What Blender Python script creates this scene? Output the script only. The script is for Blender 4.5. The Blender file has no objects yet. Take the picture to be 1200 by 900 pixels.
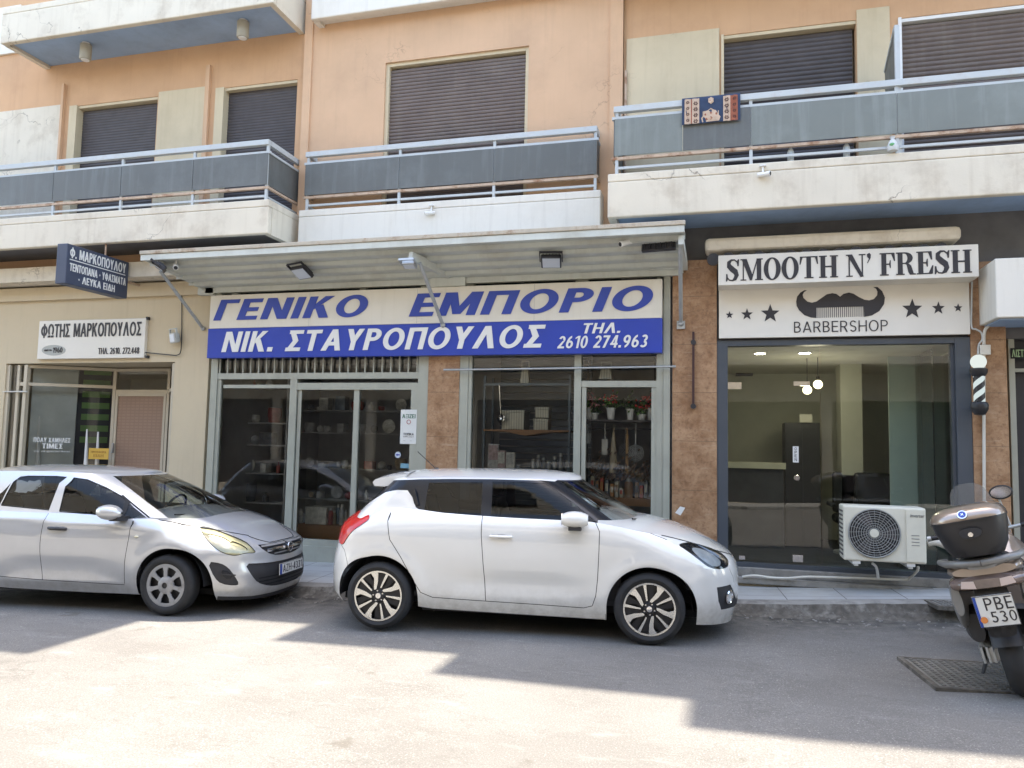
import bpy, bmesh, math, random
import numpy as np
from mathutils import Vector, Matrix
from mathutils.geometry import tessellate_polygon, delaunay_2d_cdt

random.seed(7)
PI = math.pi
R = math.radians
S = bpy.context.scene
COL = S.collection

# ------------------------------------------------------------------ camera
CAM_F, CAM_YAW, CAM_PITCH, CAM_ROLL = 896.86, 0.268452, 0.079548, 0.020362
CAM_POS = Vector((0.0, -9.739, 1.708))
def _axes():
    f = Vector((-math.sin(CAM_YAW)*math.cos(CAM_PITCH), math.cos(CAM_YAW)*math.cos(CAM_PITCH), math.sin(CAM_PITCH)))
    r = Vector((math.cos(CAM_YAW), math.sin(CAM_YAW), 0)); u = r.cross(f)
    return r*math.cos(CAM_ROLL)+u*math.sin(CAM_ROLL), -r*math.sin(CAM_ROLL)+u*math.cos(CAM_ROLL), f
AX_R, AX_U, AX_F = _axes()
cam = bpy.data.objects.new('camera', bpy.data.cameras.new('camera'))
COL.objects.link(cam)
m3 = Matrix((AX_R, AX_U, -AX_F)).transposed()
cam.matrix_world = Matrix.Translation(CAM_POS) @ m3.to_4x4()
cam.data.sensor_width = 36.0
cam.data.lens = CAM_F/1200*36.0
cam.data.clip_start = 0.05
cam.data.clip_end = 2000
S.camera = cam

# ------------------------------------------------------------------ light
SUN_EL = 75.0
world = bpy.data.worlds.new('World'); S.world = world; world.use_nodes = True
wn = world.node_tree.nodes; wn.clear()
sky = wn.new('ShaderNodeTexSky'); sky.sky_type = 'NISHITA'; sky.sun_disc = False
sky.sun_elevation = R(SUN_EL); sky.sun_rotation = 0.0
sky.air_density = 1.0; sky.dust_density = 1.5; sky.ozone_density = 1.0
bg = wn.new('ShaderNodeBackground'); bg.inputs[1].default_value = 0.15
wo = wn.new('ShaderNodeOutputWorld')
world.node_tree.links.new(sky.outputs[0], bg.inputs[0]); world.node_tree.links.new(bg.outputs[0], wo.inputs[0])
sl = bpy.data.lights.new('sun', 'SUN'); sl.energy = 2.0; sl.angle = R(0.53); sl.color = (1.0, 0.975, 0.94)
sun = bpy.data.objects.new('sun', sl); COL.objects.link(sun)
sun.rotation_euler = (R(-(90-SUN_EL)), 0, 0); sun.location = (0, 10, 40)
S.view_settings.view_transform = 'Standard'
try: S.view_settings.look = 'None'
except Exception: pass
S.view_settings.gamma = 1.0
S.view_settings.use_curve_mapping = False
S.view_settings.exposure = 2.7
try:
    S.view_settings.use_white_balance = True; S.view_settings.white_balance_temperature = 7500
except Exception: pass
S.render.engine = 'CYCLES'
cy = S.cycles
cy.max_bounces = 9; cy.diffuse_bounces = 4; cy.glossy_bounces = 4; cy.transmission_bounces = 6; cy.transparent_max_bounces = 14
cy.caustics_reflective = False; cy.caustics_refractive = False
cy.sample_clamp_indirect = 6.0
cy.use_denoising = True

# ------------------------------------------------------------------ measuring (pixels of the 1200 x 900 photograph onto a plane of the place)
def _ray(px, py):
    return AX_F + AX_R*((px-600)/CAM_F) - AX_U*((py-450)/CAM_F)
def at(px, py, y=0.0):
    d = _ray(px, py); t = (y-CAM_POS.y)/d.y
    return CAM_POS + d*t
def onx(px, py, x):
    d = _ray(px, py); t = (x-CAM_POS.x)/d.x
    return CAM_POS + d*t
def onz(px, py, z=0.0):
    d = _ray(px, py); t = (z-CAM_POS.z)/d.z
    return CAM_POS + d*t
def rc(x0, y0, x1, y1, y=0.0):
    a = at(x0, y0, y); b = at(x1, y1, y)
    return a.x, b.x, b.z, a.z           # x0, x1, z0, z1
def gz(x):                              # the street climbs gently to the right
    f = lambda t: 0.5*(t+math.sqrt(t*t+0.15))
    return -0.02*min(f(-2.0-x), 8) + 0.03*min(f(x-0.4), 6)
def kerb_y(x): return -1.2+0.108*(x-0.17)
SW_H = 0.105
# ------------------------------------------------------------------ object helpers
def tag(o, label=None, cat=None, group=None, kind=None):
    if label: o['label'] = label
    if cat: o['category'] = cat
    if group: o['group'] = group
    if kind: o['kind'] = kind
    return o
def thing(name, label, cat, loc=(0, 0, 0), rot=(0, 0, 0), group=None):
    o = bpy.data.objects.new(name, None); COL.objects.link(o)
    o.empty_display_size = 0.1
    o.location = loc; o.rotation_euler = rot
    return tag(o, label, cat, group)
def copy_tree(o, parent=None):
    c = o.copy(); COL.objects.link(c)
    if parent is not None: c.parent = parent
    for ch in list(o.children): copy_tree(ch, c)
    return c
def root_of(o):
    while o.parent is not None: o = o.parent
    return o

class MB:
    """collects shapes and links them as one mesh object"""
    def __init__(s): s.v = []; s.f = []
    def add(s, vs, fs):
        b = len(s.v); s.v += [tuple(v) for v in vs]; s.f += [tuple(i+b for i in f) for f in fs]; return s
    def box(s, x0, x1, y0, y1, z0, z1, bev=0.0, rot=None):
        if x0 > x1: x0, x1 = x1, x0
        if y0 > y1: y0, y1 = y1, y0
        if z0 > z1: z0, z1 = z1, z0
        if bev <= 0:
            vs = [(x, y, z) for z in (z0, z1) for y in (y0, y1) for x in (x0, x1)]
            fs = [(0, 2, 3, 1), (4, 5, 7, 6), (0, 1, 5, 4), (2, 6, 7, 3), (0, 4, 6, 2), (1, 3, 7, 5)]
        else:
            bm = bmesh.new(); bmesh.ops.create_cube(bm, size=1.0)
            for v in bm.verts: v.co = Vector(((x0+x1)/2+v.co.x*(x1-x0), (y0+y1)/2+v.co.y*(y1-y0), (z0+z1)/2+v.co.z*(z1-z0)))
            b = min(bev, (x1-x0)*.45, (y1-y0)*.45, (z1-z0)*.45)
            bmesh.ops.bevel(bm, geom=list(bm.edges), offset=b, segments=2, profile=0.5, affect='EDGES')
            bm.verts.index_update(); vs = [tuple(v.co) for v in bm.verts]; fs = [tuple(v.index for v in f.verts) for f in bm.faces]; bm.free()
        if rot is not None: vs = [rot @ Vector(v) for v in vs]
        return s.add(vs, fs)
    def bar(s, a, b, w, h, up=(0, 0, 1)):
        a = Vector(a); b = Vector(b); d = (b-a).normalized(); u = Vector(up)
        if abs(d.dot(u)) > 0.95: u = Vector((0, 1, 0)) if abs(d.y) < .9 else Vector((1, 0, 0))
        sx = d.cross(u).normalized()*w/2; uz = sx.cross(d).normalized()*h/2
        vs = [p+i*sx+j*uz for p in (a, b) for (i, j) in ((-1, -1), (1, -1), (1, 1), (-1, 1))]
        return s.add(vs, [(0, 1, 2, 3), (7, 6, 5, 4), (0, 4, 5, 1), (1, 5, 6, 2), (2, 6, 7, 3), (3, 7, 4, 0)])
    def tube(s, pts, r, n=10, cap=True, closed=False):
        pts = [Vector(p) for p in pts]; m = len(pts)
        rs = r if isinstance(r, (list, tuple)) else [r]*m
        ref = None; vs = []
        for i, p in enumerate(pts):
            if closed: t = (pts[(i+1) % m]-pts[i-1]).normalized()
            else: t = (pts[min(i+1, m-1)]-pts[max(i-1, 0)]).normalized()
            if ref is None or abs(t.dot(ref)) > 0.98:
                ref = Vector((0, 0, 1)) if abs(t.z) < 0.9 else Vector((0, 1, 0))
            a = t.cross(ref).normalized(); b = a.cross(t).normalized(); ref = b
            for k in range(n):
                q = 2*PI*k/n; vs.append(p+(a*math.cos(q)+b*math.sin(q))*rs[i])
        fs = []
        for i in range(m if closed else m-1):
            j = (i+1) % m
            for k in range(n): fs.append((i*n+k, i*n+(k+1) % n, j*n+(k+1) % n, j*n+k))
        if cap and not closed: fs += [tuple(range(n-1, -1, -1)), tuple((m-1)*n+k for k in range(n))]
        return s.add(vs, fs)
    def cyl(s, a, b, r, r2=None, n=20): return s.tube([a, b], [r, r if r2 is None else r2], n)
    def lathe(s, prof, c=(0, 0, 0), axis='z', n=28, cap=False):
        """prof: (radius, height) pairs"""
        vs = []
        for (r, h) in prof:
            for k in range(n):
                q = 2*PI*k/n; x, y = r*math.cos(q), r*math.sin(q)
                p = {'z': (x, y, h), 'y': (x, h, y), 'x': (h, x, y)}[axis]
                vs.append((c[0]+p[0], c[1]+p[1], c[2]+p[2]))
        fs = []
        for i in range(len(prof)-1):
            for k in range(n): fs.append((i*n+k, i*n+(k+1) % n, (i+1)*n+(k+1) % n, (i+1)*n+k))
        if cap and prof[0][0] > 1e-5: fs.append(tuple(range(n-1, -1, -1)))
        if cap and prof[-1][0] > 1e-5: fs.append(tuple((len(prof)-1)*n+k for k in range(n)))
        return s.add(vs, fs)
    def prism(s, poly, o, ex, ey, en, d0=0.0, d1=0.01, holes=()):
        """2-D polygon (with holes) laid at o in the axes ex, ey and given thickness along en"""
        o = Vector(o); ex = Vector(ex); ey = Vector(ey); en = Vector(en)
        loops = [list(poly)]+[list(h) for h in holes]
        flat = [p for l in loops for p in l]; n = len(flat)
        tris = tessellate_polygon([[Vector((p[0], p[1], 0)) for p in l] for l in loops])
        vs = [o+ex*p[0]+ey*p[1]+en*d for d in (d0, d1) for p in flat]
        fs = [tuple(t) for t in tris]+[tuple(i+n for i in t[::-1]) for t in tris]
        b = 0
        for l in loops:
            m = len(l)
            for k in range(m): fs.append((b+k, b+(k+1) % m, b+(k+1) % m+n, b+k+n))
            b += m
        return s.add(vs, fs)
    def grid(s, pts, closed_u=False):
        """rows of points"""
        nr = len(pts); nc = len(pts[0]); vs = [p for row in pts for p in row]; fs = []
        for i in range(nr-1):
            for k in range(nc if closed_u else nc-1):
                fs.append((i*nc+k, i*nc+(k+1) % nc, (i+1)*nc+(k+1) % nc, (i+1)*nc+k))
        return s.add(vs, fs)
    def ball(s, c, rx, ry=None, rz=None, n=14, m=9):
        ry = rx if ry is None else ry; rz = rx if rz is None else rz
        rows = []
        for i in range(m+1):
            t = PI*i/m
            rows.append([(c[0]+rx*math.sin(t)*math.cos(2*PI*k/n), c[1]+ry*math.sin(t)*math.sin(2*PI*k/n), c[2]+rz*math.cos(t)) for k in range(n)])
        return s.grid(rows, True)
    def text(s, body, o, ex, ey, w, h, shear=0.0, bold=0.0, depth=0.004, space=1.0, fit=True):
        """lettering of width w and height h from its lower left corner o"""
        cu = bpy.data.curves.new('lettering', 'FONT'); cu.body = body; cu.shear = shear; cu.offset = min(0, bold)
        cu.space_character = space; cu.resolution_u = 3; cu.extrude = 0.5
        ob = bpy.data.objects.new('lettering', cu); COL.objects.link(ob)
        dg = bpy.context.evaluated_depsgraph_get()
        me = bpy.data.meshes.new_from_object(ob.evaluated_get(dg))
        n = len(me.vertices)
        if n:
            a = np.empty(n*3); me.vertices.foreach_get('co', a); a = a.reshape(-1, 3)
            lo = a.min(0); hi = a.max(0); sc = (hi-lo); sc[sc < 1e-6] = 1
            o = Vector(o); ex = Vector(ex).normalized(); ey = Vector(ey).normalized(); en = ex.cross(ey).normalized()
            fs = [tuple(f.vertices) for f in me.polygons]; k = abs(bold)*h*1.1
            offs = [(0, 0)] if bold <= 0 else [(-k, -k*.6), (k, k*.6), (-k, k*.6), (k, -k*.6), (0, 0)]
            w2, h2 = (w-2*k, h-1.2*k) if bold > 0 else (w, h); o = o+(ex*k+ey*k*.6 if bold > 0 else ex*0)
            for j, (ox, oy) in enumerate(offs):
                s.add([o+ex*((p[0]-lo[0])/sc[0]*w2+ox)+ey*((p[1]-lo[1])/sc[1]*h2+oy)+en*((p[2]-lo[2])/sc[2]*(depth+.0003*j)) for p in a], fs)
        bpy.data.objects.remove(ob); bpy.data.curves.remove(cu); bpy.data.meshes.remove(me)
        return s
    def build(s, name, mat, parent=None, smooth=0.0, local=False, weld=False):
        me = bpy.data.meshes.new(name)
        vs = s.v
        if parent is not None and not local:
            l = root_of(parent).location; vs = [(v[0]-l.x, v[1]-l.y, v[2]-l.z) for v in vs]
        me.from_pydata(vs, [], s.f); me.update()
        bm = bmesh.new(); bm.from_mesh(me)
        if weld: bmesh.ops.remove_doubles(bm, verts=bm.verts, dist=1e-4)
        bmesh.ops.recalc_face_normals(bm, faces=bm.faces)
        bm.to_mesh(me); bm.free()
        if smooth:
            me.polygons.foreach_set('use_smooth', [True]*len(me.polygons))
            me.set_sharp_from_angle(angle=R(smooth))
        for m in (mat if isinstance(mat, (list, tuple)) else [mat]): me.materials.append(m)
        o = bpy.data.objects.new(name, me); COL.objects.link(o)
        if parent is not None: o.parent = parent
        return o

# ------------------------------------------------------------------ materials
def _nt(name):
    m = bpy.data.materials.new(name); m.use_nodes = True
    nt = m.node_tree; nt.nodes.clear()
    out = nt.nodes.new('ShaderNodeOutputMaterial')
    return m, nt, out
class NT:
    def __init__(s, nt): s.nt = nt
    def n(s, typ, **kw):
        nd = s.nt.nodes.new('ShaderNode'+typ)
        for k, v in kw.items():
            if k.startswith('i_'):
                key = k[2:]; key = int(key) if key.isdigit() else key.replace('_', ' ')
                nd.inputs[key].default_value = v
            else: setattr(nd, k, v)
        return nd
    def l(s, a, b): s.nt.links.new(a, b)
    def noise(s, vec, scale, detail=4, rough=0.55):
        nd = s.n('TexNoise'); nd.inputs['Scale'].default_value = scale; nd.inputs['Detail'].default_value = detail; nd.inputs['Roughness'].default_value = rough
        s.l(vec, nd.inputs['Vector']); return nd.outputs['Fac']
    def ramp(s, fac, a, b, ca=(0, 0, 0, 1), cb=(1, 1, 1, 1)):
        nd = s.n('ValToRGB'); e = nd.color_ramp.elements
        e[0].position = a; e[0].color = ca; e[1].position = b; e[1].color = cb
        s.l(fac, nd.inputs[0]); return nd.outputs[0]
    def mix(s, fac, a, b, typ='MIX'):
        nd = s.n('MixRGB', blend_type=typ)
        for sock, v in ((nd.inputs[0], fac), (nd.inputs[1], a), (nd.inputs[2], b)):
            if hasattr(v, 'is_output'): s.l(v, sock)
            elif isinstance(v, (int, float)): sock.default_value = v
            else: sock.default_value = (*v, 1) if len(v) == 3 else v
        return nd.outputs[0]
    def scaled(s, vec, sc):
        nd = s.n('Mapping'); nd.inputs['Scale'].default_value = sc; s.l(vec, nd.inputs['Vector']); return nd.outputs[0]
def mat(name, col, rough=0.6, metal=0.0, spec=0.4, var=0.12, vscale=3.0, dirt=None, dirt_amt=0.0, dscale=1.2, streak=0.0, bump=0.0, bscale=60.0, coat=0.0, emit=None, estr=0.0, fine=0.0, crack=0.0):
    m, nt, out = _nt(name); t = NT(nt)
    b = t.n('BsdfPrincipled'); t.l(b.outputs[0], out.inputs[0])
    tc = t.n('TexCoord').outputs['Object']
    lo = tuple(c*(1-var) for c in col); hi = tuple(min(1, c*(1+var)) for c in col)
    c = t.mix(t.ramp(t.noise(tc, vscale, 5), .3, .7), lo, hi)
    if fine: c = t.mix(t.ramp(t.noise(tc, 220, 2), .35, .65), c, t.mix(fine, c, (0.02, 0.02, 0.02)))
    if dirt and dirt_amt:
        f = t.ramp(t.noise(tc, dscale, 8, .68), .5, .72, (0, 0, 0, 1), (dirt_amt,)*3+(1,))
        c = t.mix(f, c, dirt)
    if dirt and streak:
        f = t.ramp(t.noise(t.scaled(tc, (6, 6, .35)), 2.0, 6, .6), .52, .75, (0, 0, 0, 1), (streak,)*3+(1,))
        c = t.mix(f, c, dirt)
    if crack:
        vo = t.n('TexVoronoi', feature='DISTANCE_TO_EDGE'); vo.inputs['Scale'].default_value = 1.1
        ad = t.n('VectorMath', operation='ADD'); nn = t.n('TexNoise'); nn.inputs['Scale'].default_value = 3.2; nn.inputs['Detail'].default_value = 6
        t.l(tc, nn.inputs['Vector']); t.l(tc, ad.inputs[0]); t.l(nn.outputs['Color'], ad.inputs[1]); t.l(ad.outputs[0], vo.inputs['Vector'])
        mu = t.n('Math', operation='MULTIPLY'); t.l(t.ramp(vo.outputs['Distance'], .0, .014, (1, 1, 1, 1), (0, 0, 0, 1)), mu.inputs[0]); t.l(t.ramp(t.noise(tc, .9, 3), .54, .62, (0, 0, 0, 1), (crack,)*3+(1,)), mu.inputs[1])
        c = t.mix(mu.outputs[0], c, (.10, .07, .05))
    t.l(c, b.inputs['Base Color'])
    b.inputs['Roughness'].default_value = rough; b.inputs['Metallic'].default_value = metal
    b.inputs['Specular IOR Level'].default_value = spec
    if var > 0 and rough > .15:
        rr = t.n('MapRange'); rr.inputs[3].default_value = max(.02, rough-.07); rr.inputs[4].default_value = min(1, rough+.07)
        t.l(t.noise(tc, vscale*2.7, 4), rr.inputs[0]); t.l(rr.outputs[0], b.inputs['Roughness'])
    if coat: b.inputs['Coat Weight'].default_value = coat; b.inputs['Coat Roughness'].default_value = .03
    if bump:
        bn = t.n('Bump'); bn.inputs['Strength'].default_value = bump; bn.inputs['Distance'].default_value = .004
        t.l(t.noise(tc, bscale, 5, .6), bn.inputs['Height']); t.l(bn.outputs[0], b.inputs['Normal'])
    if emit: b.inputs['Emission Color'].default_value = (*emit, 1); b.inputs['Emission Strength'].default_value = estr
    return m
def glass(name, tint=(.9, .93, .92), ior=1.5, rough=0.0, refl=1.0, wav=0.0):
    m, nt, out = _nt(name); t = NT(nt)
    tr = t.n('BsdfTransparent'); tr.inputs[0].default_value = (*tint, 1)
    gl = t.n('BsdfGlossy'); gl.inputs['Roughness'].default_value = rough; gl.inputs[0].default_value = (refl, refl, refl, 1)
    fr = t.n('Fresnel'); fr.inputs[0].default_value = ior
    mx = t.n('MixShader'); t.l(fr.outputs[0], mx.inputs[0]); t.l(tr.outputs[0], mx.inputs[1]); t.l(gl.outputs[0], mx.inputs[2])
    if wav:
        tc = t.n('TexCoord').outputs['Object']; bn = t.n('Bump'); bn.inputs['Strength'].default_value = wav; bn.inputs['Distance'].default_value = .02
        t.l(t.noise(tc, .9, 2), bn.inputs['Height']); t.l(bn.outputs[0], gl.inputs['Normal']); t.l(bn.outputs[0], fr.inputs['Normal'])
    t.l(mx.outputs[0], out.inputs[0]); return m
def emitter(name, col, st):
    m, nt, out = _nt(name); t = NT(nt); e = t.n('Emission'); e.inputs[0].default_value = (*col, 1); e.inputs[1].default_value = st
    t.l(e.outputs[0], out.inputs[0]); return m

M = {}
GRIME = (.09, .075, .06)
M['peach'] = mat('peach_plaster', (.62, .40, .25), .85, var=.07, vscale=1.1, dirt=(.45, .29, .19), dirt_amt=.4, streak=.28, crack=.35, bump=.25, bscale=90)
M['orange'] = mat('orange_plaster', (.60, .365, .21), .85, var=.06, vscale=1.3, dirt=(.40, .22, .12), dirt_amt=.3, streak=.2, bump=.25, bscale=90)
M['cream'] = mat('cream_plaster', (.60, .50, .34), .85, crack=.25, var=.06, vscale=1.4, dirt=(.42, .34, .22), dirt_amt=.35, streak=.3, bump=.2, bscale=90)
M['beige'] = mat('beige_plaster', (.57, .47, .32), .8, var=.05, vscale=1.2, dirt=(.40, .32, .22), dirt_amt=.3, streak=.25, bump=.18, bscale=80)
M['offwhite'] = mat('weathered_white_plaster', (.68, .615, .50), .85, var=.05, vscale=1.6, dirt=(.33, .25, .17), dirt_amt=.42, dscale=2.3, streak=.20, bump=.35, bscale=50, crack=.8)
M['whitewash'] = mat('white_plaster', (.72, .68, .60), .8, var=.05, vscale=1.2, dirt=(.45, .40, .33), dirt_amt=.3, streak=.3, bump=.15)
M['bluesoffit'] = mat('blue_grey_soffit_paint', (.31, .43, .60), .85, var=.08, vscale=1.5, dirt=(.16, .19, .24), dirt_amt=.4, streak=.1, bump=.15)
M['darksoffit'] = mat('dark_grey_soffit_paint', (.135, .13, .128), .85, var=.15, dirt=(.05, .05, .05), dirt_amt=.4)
M['shutter_brown'] = mat('brown_roller_slats', (.145, .112, .098), .55, var=.12, vscale=4, dirt=(.22, .19, .16), dirt_amt=.35, streak=.3)
M['shutter_dark'] = mat('dark_roller_slats', (.075, .066, .068), .55, var=.12, vscale=4, dirt=(.12, .11, .10), dirt_amt=.3)
M['rail'] = mat('pale_blue_rail_paint', (.48, .51, .51), .5, var=.06, dirt=(.30, .17, .09), dirt_amt=.25, dscale=6)
M['rust'] = mat('rusty_rail_paint', (.50, .37, .27), .7, var=.15, vscale=9, dirt=(.23, .09, .035), dirt_amt=1.0, dscale=7, bump=.4)
M['greypanel'] = mat('blue_grey_balcony_panel', (.115, .12, .113), .45, var=.06, vscale=1.5, dirt=(.21, .23, .23), dirt_amt=.35, streak=.35)
M['greenpanel'] = mat('green_grey_balcony_panel', (.175, .19, .172), .4, var=.08, vscale=1.5, dirt=(.30, .33, .31), dirt_amt=.35, streak=.35)
M['alu'] = mat('grey_green_aluminium', (.37, .375, .315), .42, metal=.15, var=.06, vscale=3, dirt=(.2, .19, .16), dirt_amt=.35, streak=.2)
M['canopy'] = mat('pale_grey_sheet_metal', (.56, .58, .53), .5, var=.06, vscale=1.5, dirt=(.30, .27, .21), dirt_amt=.45, streak=.2)
M['canopy_edge'] = mat('flaking_edge_strip', (.50, .44, .35), .8, var=.15, vscale=6, dirt=(.22, .12, .06), dirt_amt=.9, dscale=6, bump=.5)
M['steel'] = mat('grey_steel', (.42, .43, .42), .4, metal=.5, var=.1, vscale=6, dirt=(.2, .15, .1), dirt_amt=.3)
M['darkframe'] = mat('slate_grey_frame', (.062, .072, .085), .4, var=.06)
M['black'] = mat('black_plastic', (.018, .018, .02), .42, var=.1)
M['blackmetal'] = mat('dark_painted_metal', (.03, .03, .035), .35, var=.1)
M['rubber'] = mat('tyre_rubber', (.022, .022, .023), .75, var=.2, vscale=8, dirt=(.09, .08, .07), dirt_amt=.3, bump=.1)
M['signwhite'] = mat('white_sign_panel', (.70, .66, .57), .35, var=.03, dirt=(.5, .45, .36), dirt_amt=.25, streak=.2)
M['signcream'] = mat('cream_white_sign_panel', (.72, .68, .60), .4, var=.02, dirt=(.55, .5, .42), dirt_amt=.2)
M['signblue'] = mat('blue_sign_panel', (.022, .055, .36), .35, var=.05, dirt=(.06, .09, .3), dirt_amt=.3)
M['letterblue'] = mat('blue_lettering', (.028, .06, .33), .4, var=.05)
M['letterwhite'] = mat('white_lettering', (.75, .74, .70), .4, var=.03)
M['letterdark'] = mat('dark_lettering', (.03, .028, .032), .45, var=.05)
M['navy'] = mat('dark_blue_sign_panel', (.055, .068, .105), .45, var=.05)
M['white'] = mat('white_paint', (.74, .73, .70), .4, var=.03)
M['acwhite'] = mat('ivory_enamel', (.66, .63, .52), .42, var=.04, dirt=(.42, .37, .28), dirt_amt=.3)
M['chrome'] = mat('chrome', (.75, .75, .76), .12, metal=1.0, var=0.0)
M['glass'] = glass('shop_glass', (.88, .91, .90), 1.58, wav=.05)
M['glass_green'] = glass('greenish_shop_glass', (.82, .90, .85), 1.62, wav=.05)
M['carglass'] = glass('car_glass', (.56, .60, .58), 1.36)
M['carglass_dark'] = glass('privacy_car_glass', (.16, .17, .18), 1.36)
M['wood'] = mat('brown_board', (.30, .155, .075), .6, var=.15, vscale=5, bump=.1)
M['cardboard'] = mat('cardboard', (.38, .20, .095), .8, var=.08)
M['interior_dark'] = mat('dark_interior', (.045, .047, .052), .85, var=.2)
M['pvc'] = mat('grey_pvc', (.45, .45, .42), .5, var=.06)
M['conduit'] = mat('pale_conduit', (.60, .57, .50), .5, var=.06, dirt=(.3, .24, .17), dirt_amt=.4)
def marble():
    m, nt, out = _nt('brown_marble_cladding'); t = NT(nt)
    b = t.n('BsdfPrincipled'); t.l(b.outputs[0], out.inputs[0]); tc = t.n('TexCoord').outputs['Object']
    c = t.mix(t.ramp(t.noise(tc, 5, 8, .7), .35, .68), (.25, .125, .06), (.46, .28, .16))
    c = t.mix(t.ramp(t.noise(tc, 26, 5, .7), .50, .76, (0, 0, 0, 1), (.8, .8, .8, 1)), c, (.15, .075, .04))
    c = t.mix(t.ramp(t.noise(t.scaled(tc, (1.5, 1.5, 9)), 2.2, 6, .7), .56, .76, (0, 0, 0, 1), (.65, .65, .65, 1)), c, (.50, .37, .25))
    br = t.n('TexBrick'); br.offset = 0.0; br.inputs['Scale'].default_value = 1.0; br.inputs['Mortar Size'].default_value = .004
    br.inputs['Brick Width'].default_value = 5.0; br.inputs['Row Height'].default_value = .60
    br.inputs['Color1'].default_value = (0, 0, 0, 1); br.inputs['Color2'].default_value = (0, 0, 0, 1); br.inputs['Mortar'].default_value = (1, 1, 1, 1)
    cx = t.n('SeparateXYZ'); t.l(tc, cx.inputs[0]); cb = t.n('CombineXYZ'); t.l(cx.outputs[0], cb.inputs[0]); t.l(cx.outputs[2], cb.inputs[1])
    t.l(cb.outputs[0], br.inputs['Vector'])
    c = t.mix(t.mix(.55, (0, 0, 0), br.outputs['Color']), c, (.12, .08, .05))
    t.l(c, b.inputs['Base Color']); b.inputs['Roughness'].default_value = .5; b.inputs['Specular IOR Level'].default_value = .35
    return m
M['marble'] = marble()
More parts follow.
